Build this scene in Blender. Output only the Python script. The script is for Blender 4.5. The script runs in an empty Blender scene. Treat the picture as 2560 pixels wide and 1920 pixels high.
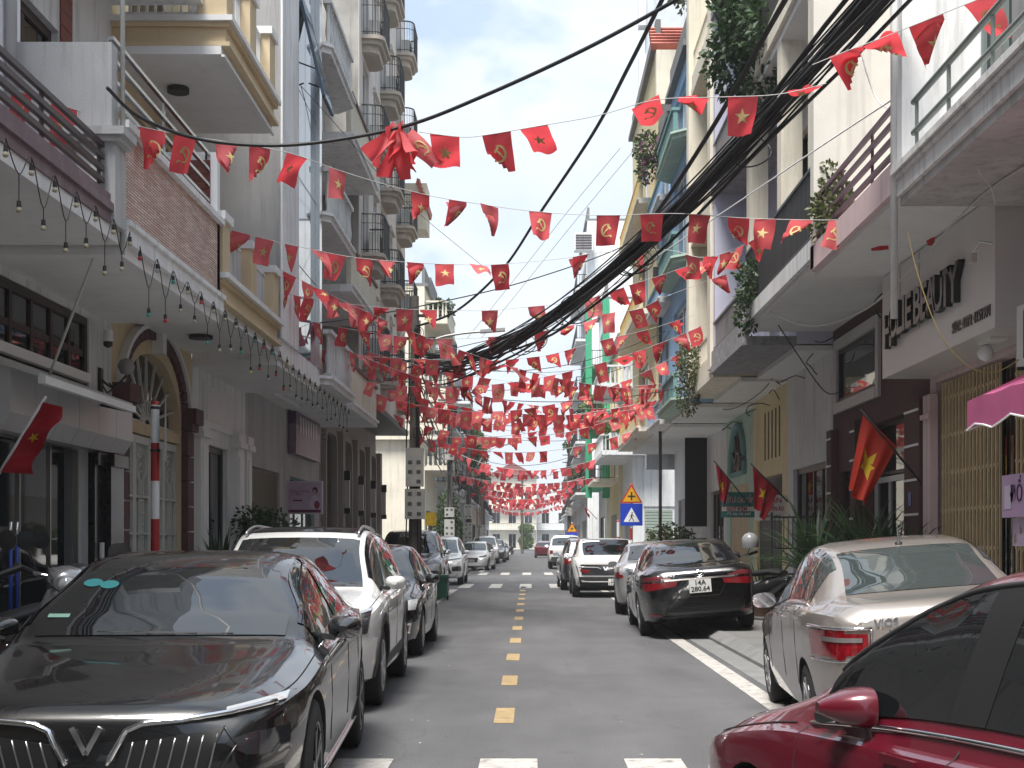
import bpy, bmesh, math, random
from mathutils import Vector, Matrix, noise
from mathutils.bvhtree import BVHTree
R = math.radians
rnd = random.Random(7)
SC = bpy.context.scene
COL = SC.collection

# ------------------------------------------------------------------ camera, sky, sun, exposure
FPX, VPX, VPY, CAMZ = 3440.0, 1325.0, 1352.0, 1.5
cam = bpy.data.cameras.new('camera')
cam.sensor_width = 36.0
cam.lens = FPX / 2560 * 36
cam.shift_x = -(VPX - 1280) / 2560
cam.shift_y = (VPY - 960) / 2560
cam.clip_end = 3000
cam.clip_start = 0.05
camo = bpy.data.objects.new('camera', cam)
COL.objects.link(camo)
camo.location = (0, 0, CAMZ)
camo.rotation_euler = (R(90), 0, 0)
SC.camera = camo

SUN_EL, SUN_AZ = 66, 204          # elevation, compass azimuth (0 = +Y, clockwise)
w = bpy.data.worlds.new('World')
SC.world = w
w.use_nodes = True
nt = w.node_tree
nt.nodes.clear()
def N(tree, typ, **kw):
    n = tree.nodes.new(typ)
    for k, v in kw.items():
        if k.startswith('i_'):
            n.inputs[k[2:].replace('_', ' ')].default_value = v
        else:
            setattr(n, k, v)
    return n
sky = N(nt, 'ShaderNodeTexSky', sky_type='NISHITA', sun_disc=False)
sky.sun_elevation = R(SUN_EL)
sky.sun_rotation = R(SUN_AZ)
sky.air_density = 1.3
sky.dust_density = 2.5
tc = N(nt, 'ShaderNodeTexCoord')
mp = N(nt, 'ShaderNodeMapping')
mp.inputs['Scale'].default_value = (1.0, 1.0, 1.7)
mp.inputs['Location'].default_value = (4.1, 1.1, 1.3)
n1 = N(nt, 'ShaderNodeTexNoise')
n1.inputs['Scale'].default_value = 3.6
n1.inputs['Detail'].default_value = 9.0
n1.inputs['Roughness'].default_value = 0.56
n1.inputs['Distortion'].default_value = 0.25
cr = N(nt, 'ShaderNodeValToRGB')
cr.color_ramp.elements[0].position = 0.455
cr.color_ramp.elements[0].color = (0.30, 0.30, 0.30, 1)
cr.color_ramp.elements[1].position = 0.525
cr.color_ramp.elements[1].color = (1, 1, 1, 1)
n2 = N(nt, 'ShaderNodeTexNoise')
n2.inputs['Scale'].default_value = 7.0
n2.inputs['Detail'].default_value = 6.0
cr2 = N(nt, 'ShaderNodeValToRGB')
cr2.color_ramp.elements[0].color = (4.0, 4.55, 5.3, 1)
cr2.color_ramp.elements[1].color = (5.0, 5.4, 5.8, 1)
cr2.color_ramp.elements[0].position = 0.3
cr2.color_ramp.elements[1].position = 0.7
hz = N(nt, 'ShaderNodeMixRGB', blend_type='MIX')
hz.inputs['Fac'].default_value = 0.75
hz.inputs['Color2'].default_value = (2.8, 3.7, 5.1, 1)
mx = N(nt, 'ShaderNodeMixRGB', blend_type='MIX')
bg = N(nt, 'ShaderNodeBackground')
bg.inputs['Strength'].default_value = 0.10
ow = N(nt, 'ShaderNodeOutputWorld')
L = nt.links.new
L(tc.outputs['Generated'], mp.inputs['Vector'])
L(mp.outputs['Vector'], n1.inputs['Vector'])
L(mp.outputs['Vector'], n2.inputs['Vector'])
L(n1.outputs['Fac'], cr.inputs['Fac'])
L(n2.outputs['Fac'], cr2.inputs['Fac'])
L(sky.outputs['Color'], hz.inputs['Color1'])
L(hz.outputs['Color'], mx.inputs['Color1'])
L(cr2.outputs['Color'], mx.inputs['Color2'])
L(cr.outputs['Color'], mx.inputs['Fac'])
L(mx.outputs['Color'], bg.inputs['Color'])
L(bg.outputs['Background'], ow.inputs['Surface'])

sl = bpy.data.lights.new('sun', 'SUN')
sl.energy = 4.0
sl.angle = R(24)
sl.color = (1.0, 0.96, 0.90)
so = bpy.data.objects.new('sun', sl)
COL.objects.link(so)
sd = Vector((math.sin(R(SUN_AZ)) * math.cos(R(SUN_EL)), math.cos(R(SUN_AZ)) * math.cos(R(SUN_EL)), math.sin(R(SUN_EL))))
so.rotation_euler = (-sd).to_track_quat('-Z', 'Y').to_euler()
so.location = (0, 0, 60)
SC.view_settings.view_transform = 'Standard'
SC.view_settings.look = 'None'
SC.view_settings.exposure = 1.08
SC.view_settings.gamma = 1.0
SC.view_settings.use_curve_mapping = False
SC.render.engine = 'CYCLES'
SC.cycles.max_bounces = 9
SC.cycles.diffuse_bounces = 7
SC.cycles.glossy_bounces = 4
SC.cycles.transparent_max_bounces = 9

# ------------------------------------------------------------------ pixel helpers (x, y in a 2212-wide view of the photograph)
DS = 2560 / 2212.0
def on_x(xd, X):
    "depth Y where the ray through column xd meets the street-parallel plane X"
    return FPX * X / (xd * DS - VPX)
def zat(yd, Y):
    return CAMZ + (VPY - yd * DS) * Y / FPX
def xat(xd, Y):
    return (xd * DS - VPX) * Y / FPX
def at(xd, yd, Y):
    return Vector((xat(xd, Y), Y, zat(yd, Y)))

# ------------------------------------------------------------------ materials
MATS = {}
def srgb(h):
    h = h.lstrip('#')
    c = [int(h[i:i+2], 16) / 255 for i in (0, 2, 4)]
    return tuple(x / 12.92 if x <= 0.04045 else ((x + 0.055) / 1.055) ** 2.4 for x in c)
def mat(name, col, rough=0.7, metal=0.0, var=0.0, vscale=3.0, streak=0.0, bump=0.0, bscale=40.0, coat=0.0, spec=0.5,
        dirt=(0.08, 0.075, 0.07), emit=0.0, alpha=1.0, translucent=0.0, stretch=None, ior=1.5):
    if name in MATS:
        return MATS[name]
    if isinstance(col, str):
        col = srgb(col)
    m = bpy.data.materials.new(name)
    m.use_nodes = True
    t = m.node_tree
    p = t.nodes['Principled BSDF']
    p.inputs['Base Color'].default_value = (*col, 1)
    p.inputs['Roughness'].default_value = rough
    p.inputs['Metallic'].default_value = metal
    p.inputs['Specular IOR Level'].default_value = spec
    p.inputs['IOR'].default_value = ior
    p.inputs['Coat Weight'].default_value = coat
    p.inputs['Coat Roughness'].default_value = 0.03
    if alpha < 1:
        p.inputs['Alpha'].default_value = alpha
    if emit:
        p.inputs['Emission Color'].default_value = (*col, 1)
        p.inputs['Emission Strength'].default_value = emit
    ln = t.links.new
    geo = N(t, 'ShaderNodeNewGeometry')
    last = None
    if var > 0:
        nz = N(t, 'ShaderNodeTexNoise')
        nz.inputs['Scale'].default_value = vscale
        nz.inputs['Detail'].default_value = 7
        nz.inputs['Roughness'].default_value = 0.62
        if stretch:
            mpn = N(t, 'ShaderNodeMapping')
            mpn.inputs['Scale'].default_value = stretch
            ln(geo.outputs['Position'], mpn.inputs['Vector'])
            ln(mpn.outputs['Vector'], nz.inputs['Vector'])
        else:
            ln(geo.outputs['Position'], nz.inputs['Vector'])
        r = N(t, 'ShaderNodeMapRange')
        r.inputs['From Min'].default_value = 0.25
        r.inputs['From Max'].default_value = 0.75
        r.inputs['To Min'].default_value = 1 - var
        r.inputs['To Max'].default_value = 1 + var * 0.6
        ln(nz.outputs['Fac'], r.inputs['Value'])
        mm = N(t, 'ShaderNodeMixRGB', blend_type='MULTIPLY')
        mm.inputs['Fac'].default_value = 1
        mm.inputs['Color1'].default_value = (*col, 1)
        ln(r.outputs['Result'], mm.inputs['Color2'])
        last = mm.outputs['Color']
    if streak > 0:                       # rain streaks and grime with a shape of their own
        mpn = N(t, 'ShaderNodeMapping')
        mpn.inputs['Scale'].default_value = (5.0, 5.0, 0.35)
        ln(geo.outputs['Position'], mpn.inputs['Vector'])
        nz = N(t, 'ShaderNodeTexNoise')
        nz.inputs['Scale'].default_value = 1.3
        nz.inputs['Detail'].default_value = 8
        nz.inputs['Roughness'].default_value = 0.7
        ln(mpn.outputs['Vector'], nz.inputs['Vector'])
        r = N(t, 'ShaderNodeMapRange')
        r.inputs['From Min'].default_value = 0.50
        r.inputs['From Max'].default_value = 0.74
        r.inputs['To Min'].default_value = 0
        r.inputs['To Max'].default_value = streak
        ln(nz.outputs['Fac'], r.inputs['Value'])
        mm = N(t, 'ShaderNodeMixRGB', blend_type='MIX')
        ln(r.outputs['Result'], mm.inputs['Fac'])
        if last:
            ln(last, mm.inputs['Color1'])
        else:
            mm.inputs['Color1'].default_value = (*col, 1)
        mm.inputs['Color2'].default_value = (*dirt, 1)
        last = mm.outputs['Color']
    if last:
        ln(last, p.inputs['Base Color'])
    if bump > 0:
        nz = N(t, 'ShaderNodeTexNoise')
        nz.inputs['Scale'].default_value = bscale
        nz.inputs['Detail'].default_value = 5
        ln(geo.outputs['Position'], nz.inputs['Vector'])
        b = N(t, 'ShaderNodeBump')
        b.inputs['Strength'].default_value = bump
        b.inputs['Distance'].default_value = 0.01
        ln(nz.outputs['Fac'], b.inputs['Height'])
        ln(b.outputs['Normal'], p.inputs['Normal'])
    if translucent > 0:
        tr = N(t, 'ShaderNodeBsdfTranslucent')
        tr.inputs['Color'].default_value = (*col, 1)
        ms = N(t, 'ShaderNodeMixShader')
        ms.inputs['Fac'].default_value = translucent
        ln(p.outputs['BSDF'], ms.inputs[1])
        ln(tr.outputs['BSDF'], ms.inputs[2])
        out = [n for n in t.nodes if n.type == 'OUTPUT_MATERIAL'][0]
        ln(ms.outputs['Shader'], out.inputs['Surface'])
    MATS[name] = m
    return m
def plaster(name, col, var=0.16, streak=0.45, rough=0.85):
    return mat(name, col, rough=rough, var=var, vscale=0.9, streak=streak, bump=0.25, bscale=55, spec=0.25)
def glassm(name, col=(0.012, 0.015, 0.018), rough=0.03, spec=0.9):
    return mat(name, col, rough=rough, spec=spec, ior=1.6)

# ------------------------------------------------------------------ mesh builder
class MB:
    def __init__(s):
        s.v = []; s.f = []; s.m = []; s.mi = 0
    def q(s, *pts):
        i = len(s.v)
        s.v += [tuple(p) for p in pts]
        s.f.append(tuple(range(i, i + len(pts)))); s.m.append(s.mi)
        return s
    def box(s, x0, x1, y0, y1, z0, z1):
        if x0 > x1: x0, x1 = x1, x0
        if y0 > y1: y0, y1 = y1, y0
        if z0 > z1: z0, z1 = z1, z0
        i = len(s.v)
        s.v += [(x0,y0,z0),(x1,y0,z0),(x1,y1,z0),(x0,y1,z0),(x0,y0,z1),(x1,y0,z1),(x1,y1,z1),(x0,y1,z1)]
        for f in ((0,3,2,1),(4,5,6,7),(0,1,5,4),(1,2,6,5),(2,3,7,6),(3,0,4,7)):
            s.f.append(tuple(i + k for k in f)); s.m.append(s.mi)
        return s
    def obox(s, c, ax, ay, az):
        "box about centre c with half-extent vectors"
        c, ax, ay, az = Vector(c), Vector(ax), Vector(ay), Vector(az)
        i = len(s.v)
        for sz in (-1, 1):
            for sx, sy in ((-1,-1),(1,-1),(1,1),(-1,1)):
                s.v.append(tuple(c + ax*sx + ay*sy + az*sz))
        for f in ((0,3,2,1),(4,5,6,7),(0,1,5,4),(1,2,6,5),(2,3,7,6),(3,0,4,7)):
            s.f.append(tuple(i + k for k in f)); s.m.append(s.mi)
        return s
    def bar(s, a, b, w, h=None, up=(0, 0, 1)):
        "rectangular bar from a to b"
        a, b = Vector(a), Vector(b)
        h = h or w
        d = (b - a)
        L = d.length
        if L < 1e-6: return s
        d.normalize()
        u = Vector(up)
        if abs(d.dot(u)) > 0.98: u = Vector((0, 1, 0))
        r = d.cross(u).normalized()
        u = r.cross(d).normalized()
        return s.obox((a + b) / 2, r * w / 2, d * L / 2, u * h / 2)
    def tube(s, pts, r, n=6, cap=True, r2=None):
        pts = [Vector(p) for p in pts]
        if len(pts) < 2: return s
        i0 = len(s.v)
        K = len(pts)
        up = Vector((0, 0, 1))
        for k, p in enumerate(pts):
            d = (pts[min(k + 1, K - 1)] - pts[max(k - 1, 0)])
            if d.length < 1e-9: d = Vector((0, 1, 0))
            d.normalize()
            u = up if abs(d.dot(up)) < 0.95 else Vector((0, 1, 0))
            a = d.cross(u).normalized(); b = a.cross(d).normalized()
            rr = r if r2 is None else r + (r2 - r) * k / (K - 1)
            for j in range(n):
                t = 2 * math.pi * j / n
                s.v.append(tuple(p + a * (math.cos(t) * rr) + b * (math.sin(t) * rr)))
        for k in range(K - 1):
            for j in range(n):
                a = i0 + k * n + j; b = i0 + k * n + (j + 1) % n
                s.f.append((a, b, b + n, a + n)); s.m.append(s.mi)
        if cap:
            s.f.append(tuple(i0 + j for j in reversed(range(n)))); s.m.append(s.mi)
            s.f.append(tuple(i0 + (K - 1) * n + j for j in range(n))); s.m.append(s.mi)
        return s
    def lathe(s, prof, c=(0, 0, 0), axis='z', n=16, a0=0.0, a1=2 * math.pi):
        "prof: list of (radius, height)"
        c = Vector(c)
        full = abs(a1 - a0 - 2 * math.pi) < 1e-6
        nn = n if full else n + 1
        i0 = len(s.v)
        for (r, h) in prof:
            for j in range(nn):
                t = a0 + (a1 - a0) * j / n
                x, y = r * math.cos(t), r * math.sin(t)
                p = {'z': (x, y, h), 'x': (h, x, y), 'y': (x, h, y)}[axis]
                s.v.append(tuple(c + Vector(p)))
        for k in range(len(prof) - 1):
            for j in range(n if full else n):
                a = i0 + k * nn + j; b = i0 + k * nn + (j + 1) % nn
                s.f.append((a, b, b + nn, a + nn)); s.m.append(s.mi)
        return s
    def grid(s, P, flip=False, closeu=False):
        "P: rows of points"
        i0 = len(s.v)
        nr, nc = len(P), len(P[0])
        for row in P:
            s.v += [tuple(p) for p in row]
        for i in range(nr - 1):
            for j in range(nc if closeu else nc - 1):
                a = i0 + i * nc + j; b = i0 + i * nc + (j + 1) % nc
                f = (a, b, b + nc, a + nc)
                s.f.append(f[::-1] if flip else f); s.m.append(s.mi)
        return s
    def prism(s, poly, fa, d0, d1):
        "extrude a 2D polygon; fa(a, b, d) gives the point"
        n = len(poly)
        i0 = len(s.v)
        for d in (d0, d1):
            s.v += [tuple(fa(a, b, d)) for a, b in poly]
        s.f.append(tuple(i0 + j for j in range(n))[::-1]); s.m.append(s.mi)
        s.f.append(tuple(i0 + n + j for j in range(n))); s.m.append(s.mi)
        for j in range(n):
            k = (j + 1) % n
            s.f.append((i0 + j, i0 + k, i0 + n + k, i0 + n + j)); s.m.append(s.mi)
        return s
    def mesh(s, name, mats, smooth=False, recalc=True):
        me = bpy.data.meshes.new(name)
        me.from_pydata(s.v, [], s.f)
        if not isinstance(mats, (list, tuple)): mats = [mats]
        for m in mats: me.materials.append(m)
        me.polygons.foreach_set('material_index', s.m)
        if recalc:
            b = bmesh.new(); b.from_mesh(me)
            bmesh.ops.recalc_face_normals(b, faces=b.faces)
            b.to_mesh(me); b.free()
        if smooth:
            me.polygons.foreach_set('use_smooth', [True] * len(me.polygons))
            if smooth is not True:
                me.set_sharp_from_angle(angle=R(smooth))
        me.update()
        return me

ORG = {}
def link(name, data, parent=None):
    o = bpy.data.objects.new(name, data)
    COL.objects.link(o)
    if parent: o.parent = parent
    return o
def thing(name, label, cat, loc=(0, 0, 0), group=None, rotz=0.0):
    o = link(name, None)
    o.empty_display_size = 0.2
    o.location = loc
    o.rotation_euler = (0, 0, rotz)
    o['label'] = label; o['category'] = cat
    if group: o['group'] = group
    ORG[o.name] = Vector(loc)
    return o
def tag(o, label=None, cat=None, group=None, kind=None):
    if label: o['label'] = label
    if cat: o['category'] = cat
    if group: o['group'] = group
    if kind: o['kind'] = kind
    return o
def part(name, mb, mats, parent=None, smooth=False, local=False, kind=None, recalc=True):
    "link a mesh; world coordinates are turned into the parent's unless local"
    me = mb.mesh(name, mats, smooth, recalc) if isinstance(mb, MB) else mb
    o = link(name, me, parent)
    if parent is not None:
        org = ORG.get(parent.name, Vector((0, 0, 0)))
        if not local and org.length > 0:
            me.transform(Matrix.Translation(-org))
        ORG[o.name] = org
    if kind: o['kind'] = kind
    return o
def single(name, mb, mats, label, cat, org=None, group=None, smooth=False):
    "a thing that is one mesh; its origin goes to org"
    me = mb.mesh(name, mats, smooth)
    if org is None:
        org = Vector((sum(v.co.x for v in me.vertices), sum(v.co.y for v in me.vertices), 0)) / max(1, len(me.vertices))
        org.z = min(v.co.z for v in me.vertices)
    org = Vector(org)
    me.transform(Matrix.Translation(-org))
    o = link(name, me)
    o.location = org
    ORG[o.name] = org
    tag(o, label, cat, group)
    return o
def struct(name, mb, mats, smooth=False):
    o = link(name, mb.mesh(name, mats, smooth))
    o['kind'] = 'structure'
    ORG[o.name] = Vector((0, 0, 0))
    return o
def text_mesh(s, size, extrude=0.004, align='CENTER', bold=0.0, sx=1.0, spacing=1.0, shear=0.0):
    cu = bpy.data.curves.new('t', 'FONT')
    cu.body = s; cu.size = size; cu.extrude = extrude; cu.align_x = align; cu.align_y = 'CENTER'
    cu.offset = bold; cu.space_character = spacing; cu.resolution_u = 2; cu.shear = shear
    o = bpy.data.objects.new('t', cu)
    COL.objects.link(o)
    dg = bpy.context.evaluated_depsgraph_get()
    me = bpy.data.meshes.new_from_object(o.evaluated_get(dg))
    bpy.data.objects.remove(o); bpy.data.curves.remove(cu)
    if sx != 1: me.transform(Matrix.Diagonal((sx, 1, 1, 1)))
    me.materials.clear()
    return me
def place_text(name, s, size, m, parent, loc, xdir, updir, local=False, **kw):
    "text lying in the plane of xdir / updir at loc"
    me = text_mesh(s, size, **kw)
    x = Vector(xdir).normalized(); u = Vector(updir).normalized(); n = x.cross(u)
    M = Matrix((x, u, n)).transposed().to_4x4()
    M.translation = Vector(loc)
    me.transform(M)
    me.materials.append(m)
    me.name = name
    return part(name, me, None, parent, local=local)
def spl(pts, n):
    "Catmull-Rom through pts, n samples per span"
    pts = [Vector(p) for p in pts]
    out = []
    for i in range(len(pts) - 1):
        p0 = pts[max(i - 1, 0)]; p1 = pts[i]; p2 = pts[i + 1]; p3 = pts[min(i + 2, len(pts) - 1)]
        for k in range(n):
            t = k / n
            out.append(0.5 * ((2 * p1) + (p2 - p0) * t + (2*p0 - 5*p1 + 4*p2 - p3) * t*t + (3*p1 - p0 - 3*p2 + p3) * t**3))
    out.append(pts[-1])
    return out
def lerp1(tab, x):
    "smooth (monotone-ish) interpolation in a table of (x, value)"
    if x <= tab[0][0]: return tab[0][1]
    if x >= tab[-1][0]: return tab[-1][1]
    for i in range(len(tab) - 1):
        if tab[i][0] <= x <= tab[i+1][0]:
            x0, y0 = tab[i]; x1, y1 = tab[i+1]
            def slope(k):
                if k <= 0 or k >= len(tab) - 1:
                    k0 = max(0, k - 1); k1 = min(len(tab) - 1, k + 1)
                    return (tab[k1][1] - tab[k0][1]) / (tab[k1][0] - tab[k0][0])
                a = (tab[k][1] - tab[k-1][1]) / (tab[k][0] - tab[k-1][0])
                b = (tab[k+1][1] - tab[k][1]) / (tab[k+1][0] - tab[k][0])
                return 0 if a * b <= 0 else 2 * a * b / (a + b)
            h = x1 - x0; t = (x - x0) / h
            m0, m1 = slope(i) * h, slope(i + 1) * h
            return (2*t**3-3*t**2+1)*y0 + (t**3-2*t**2+t)*m0 + (-2*t**3+3*t**2)*y1 + (t**3-t**2)*m1

# common materials
M_black = mat('black rubber', (0.012, 0.012, 0.013), rough=0.6)
M_cable = mat('cable sheath', (0.013, 0.013, 0.015), rough=0.55)
M_white = plaster('white plaster', (0.81, 0.82, 0.83))
M_whitep = mat('white paint', (0.72, 0.73, 0.73), rough=0.5, var=0.06)
M_steel = mat('brushed steel', (0.55, 0.55, 0.54), rough=0.22, metal=1.0)
M_chrome = mat('chrome', (0.75, 0.75, 0.76), rough=0.08, metal=1.0)
M_dark = mat('dark metal', (0.02, 0.02, 0.022), rough=0.45)
M_glass = glassm('window glass')
M_glassb = glassm('blue glass', (0.03, 0.06, 0.09))
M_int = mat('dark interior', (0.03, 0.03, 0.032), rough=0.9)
M_wood = mat('dark wood', (0.035, 0.018, 0.016), rough=0.45, var=0.3, vscale=8)
# ------------------------------------------------------------------ ground, road, pavements, markings
KL, KR = -2.75, 2.72                       # kerb lines
def asphalt():
    m = mat('asphalt', (0.098, 0.098, 0.102), rough=0.85, var=0.16, vscale=0.8, bump=0.5, bscale=120, spec=0.3)
    t = m.node_tree
    p = t.nodes['Principled BSDF']
    src = p.inputs['Base Color'].links[0].from_socket
    geo = [n for n in t.nodes if n.type == 'NEW_GEOMETRY'][0]
    nz = N(t, 'ShaderNodeTexNoise'); nz.inputs['Scale'].default_value = 110; nz.inputs['Detail'].default_value = 4
    r = N(t, 'ShaderNodeMapRange'); r.inputs['From Min'].default_value = 0.3; r.inputs['From Max'].default_value = 0.72
    r.inputs['To Min'].default_value = 0.42; r.inputs['To Max'].default_value = 1.75
    mm = N(t, 'ShaderNodeMixRGB', blend_type='MULTIPLY'); mm.inputs['Fac'].default_value = 1
    mp = N(t, 'ShaderNodeMapping'); mp.inputs['Scale'].default_value = (1.9, 0.35, 1)
    n3 = N(t, 'ShaderNodeTexNoise'); n3.inputs['Scale'].default_value = 1.0; n3.inputs['Detail'].default_value = 6
    r3 = N(t, 'ShaderNodeMapRange'); r3.inputs['From Min'].default_value = 0.3; r3.inputs['From Max'].default_value = 0.7
    r3.inputs['To Min'].default_value = 0.88; r3.inputs['To Max'].default_value = 1.13
    m2 = N(t, 'ShaderNodeMixRGB', blend_type='MULTIPLY'); m2.inputs['Fac'].default_value = 1
    ln = t.links.new
    ln(geo.outputs['Position'], nz.inputs['Vector']); ln(nz.outputs['Fac'], r.inputs['Value'])
    ln(geo.outputs['Position'], mp.inputs['Vector']); ln(mp.outputs['Vector'], n3.inputs['Vector']); ln(n3.outputs['Fac'], r3.inputs['Value'])
    ln(src, mm.inputs['Color1']); ln(r.outputs['Result'], mm.inputs['Color2'])
    ln(mm.outputs['Color'], m2.inputs['Color1']); ln(r3.outputs['Result'], m2.inputs['Color2'])
    # oil spots and hairline cracks
    n4 = N(t, 'ShaderNodeTexNoise'); n4.inputs['Scale'].default_value = 1.6; n4.inputs['Detail'].default_value = 6; n4.inputs['Roughness'].default_value = .65
    r4 = N(t, 'ShaderNodeMapRange'); r4.inputs['From Min'].default_value = .60; r4.inputs['From Max'].default_value = .74; r4.inputs['To Min'].default_value = 1; r4.inputs['To Max'].default_value = .74
    n5 = N(t, 'ShaderNodeTexNoise'); n5.inputs['Scale'].default_value = 1.1; n5.inputs['Detail'].default_value = 5
    mixv = N(t, 'ShaderNodeMixRGB', blend_type='ADD'); mixv.inputs['Fac'].default_value = .55
    vo = N(t, 'ShaderNodeTexVoronoi', feature='DISTANCE_TO_EDGE'); vo.inputs['Scale'].default_value = .42
    r5 = N(t, 'ShaderNodeMapRange'); r5.inputs['From Min'].default_value = .0; r5.inputs['From Max'].default_value = .006; r5.inputs['To Min'].default_value = .84; r5.inputs['To Max'].default_value = 1
    ln(geo.outputs['Position'], n4.inputs['Vector']); ln(n4.outputs['Fac'], r4.inputs['Value'])
    ln(geo.outputs['Position'], n5.inputs['Vector']); ln(geo.outputs['Position'], mixv.inputs['Color1']); ln(n5.outputs['Color'], mixv.inputs['Color2']); ln(mixv.outputs['Color'], vo.inputs['Vector']); ln(vo.outputs['Distance'], r5.inputs['Value'])
    m3 = N(t, 'ShaderNodeMixRGB', blend_type='MULTIPLY'); m3.inputs['Fac'].default_value = 1
    m4 = N(t, 'ShaderNodeMixRGB', blend_type='MULTIPLY'); m4.inputs['Fac'].default_value = 1
    ln(m2.outputs['Color'], m3.inputs['Color1']); ln(r4.outputs['Result'], m3.inputs['Color2']); ln(m3.outputs['Color'], m4.inputs['Color1']); ln(r5.outputs['Result'], m4.inputs['Color2'])
    ln(m4.outputs['Color'], p.inputs['Base Color'])
    return m
M_asph = asphalt()
M_conc = mat('grey concrete', (0.19, 0.19, 0.19), rough=0.85, var=0.25, vscale=2.5, bump=0.3, bscale=60)
M_slab = mat('paving slab', (0.17, 0.168, 0.165), rough=0.8, var=0.22, vscale=1.7, bump=0.25, bscale=80)
def worn(name, col, lo=.52, hi=.66):
    m = mat(name, col, rough=0.8, var=0.30, vscale=6, bump=0.3, bscale=130)
    t = m.node_tree; p = t.nodes['Principled BSDF']; ln = t.links.new
    src = p.inputs['Base Color'].links[0].from_socket
    geo = [n for n in t.nodes if n.type == 'NEW_GEOMETRY'][0]
    nz = N(t, 'ShaderNodeTexNoise'); nz.inputs['Scale'].default_value = 7; nz.inputs['Detail'].default_value = 9; nz.inputs['Roughness'].default_value = .75
    r = N(t, 'ShaderNodeMapRange'); r.inputs['From Min'].default_value = lo; r.inputs['From Max'].default_value = hi
    mm = N(t, 'ShaderNodeMixRGB'); mm.inputs['Color2'].default_value = (.13, .13, .13, 1)
    ln(geo.outputs['Position'], nz.inputs['Vector']); ln(nz.outputs['Fac'], r.inputs['Value']); ln(r.outputs['Result'], mm.inputs['Fac']); ln(src, mm.inputs['Color1']); ln(mm.outputs['Color'], p.inputs['Base Color'])
    return m
M_line = worn('white road paint', (0.44, 0.42, 0.395))
M_yel = worn('yellow road paint', (0.35, 0.25, 0.125), .53, .72)

g = MB(); g.q((-900, -400, -0.02), (900, -400, -0.02), (900, 1500, -0.02), (-900, 1500, -0.02))
struct('ground', g, mat('far ground', (0.16, 0.155, 0.15), rough=0.9, var=0.2, vscale=0.1))
g = MB()
g.q((KL, -130, 0), (KR, -130, 0), (KR, 330, 0), (KL, 330, 0))
g.q((-60, 48.6, -0.004), (60, 48.6, -0.004), (60, 59.2, -0.004), (-60, 59.2, -0.004))
road = struct('road', g, M_asph)
# gutter strip on the right
g = MB(); g.box(2.42, KR, -20, 48, 0.0, 0.006); gut = struct('gutter', g, M_conc)
for side in (-1, 1):
    for (y0, y1) in ((-110, 48.2), (59.6, 230)):
        k = KL if side < 0 else KR
        g = MB(); g.box(k + side * 0.18, side * 7.0, y0, y1, -0.01, 0.13)
        pv = struct('pavement', g, M_slab)
        if y0 < 0:
            # kerb stones of one metre with a sloped face, then paving slabs near the camera
            me = None
            for i in range(int((y1 - 6))):
                yy = 6 + i
                a = MB()
                a.prism([(0, -0.01), (0, 0.05), (0.13, 0.135), (0.18, 0.137), (0.18, -0.01)],
                        lambda p, q, d, kk=k, ss=side: (kk + ss * p, d, q), yy + 0.004, yy + 0.992)
                part('kerb_stone', a, M_conc, pv)
            for i in range(22):
                for j in range(5):
                    x = abs(k) + 0.2 + j * 0.42; yy = 8 + i * 0.42
                    a = MB(); a.box(side * x, side * (x + 0.412), yy, yy + 0.412, 0.12, 0.136 + rnd.uniform(-0.002, 0.003))
                    part('paving_slab', a, M_slab, pv)
# centre dashes (1 m, 2 m apart), from the photograph's nearest one
y = 11.35 - 3.0
while y < 44:
    if y > 9.9:
        a = MB(); a.box(-0.30, -0.135, y, y + 1.0, 0.001, 0.005); part('lane_dash', a, M_yel, road)
    y += 2.96
# zebra bars
for (y0, y1) in ((5.6, 9.45), (43.7, 47.7), (60.4, 64.8)):
    for i in range(-2, 3):
        x = -0.26 + i * 0.985 - 0.06
        a = MB(); a.box(x - 0.02, x + 0.37, y0, y1, 0.001, 0.005); part('crossing_bar', a, M_line, road)
# edge lines
a = MB(); a.box(2.12, 2.33, 10.5, 42.5, 0.001, 0.005); part('edge_line', a, M_line, road)
a = MB(); a.box(-2.45, -2.22, 10.5, 42.5, 0.001, 0.005); part('edge_line', a, M_line, road)
a = MB(); a.box(-2.50, -2.25, 66, 170, 0.001, 0.005); part('edge_line', a, M_line, road)
# traffic island at the far end
g = MB(); g.lathe([(0, 0.0), (3.2, 0.0), (3.2, 0.22), (0, 0.24)], (-0.6, 204, 0), n=24)
struct('traffic_island', g, M_conc)
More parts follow.
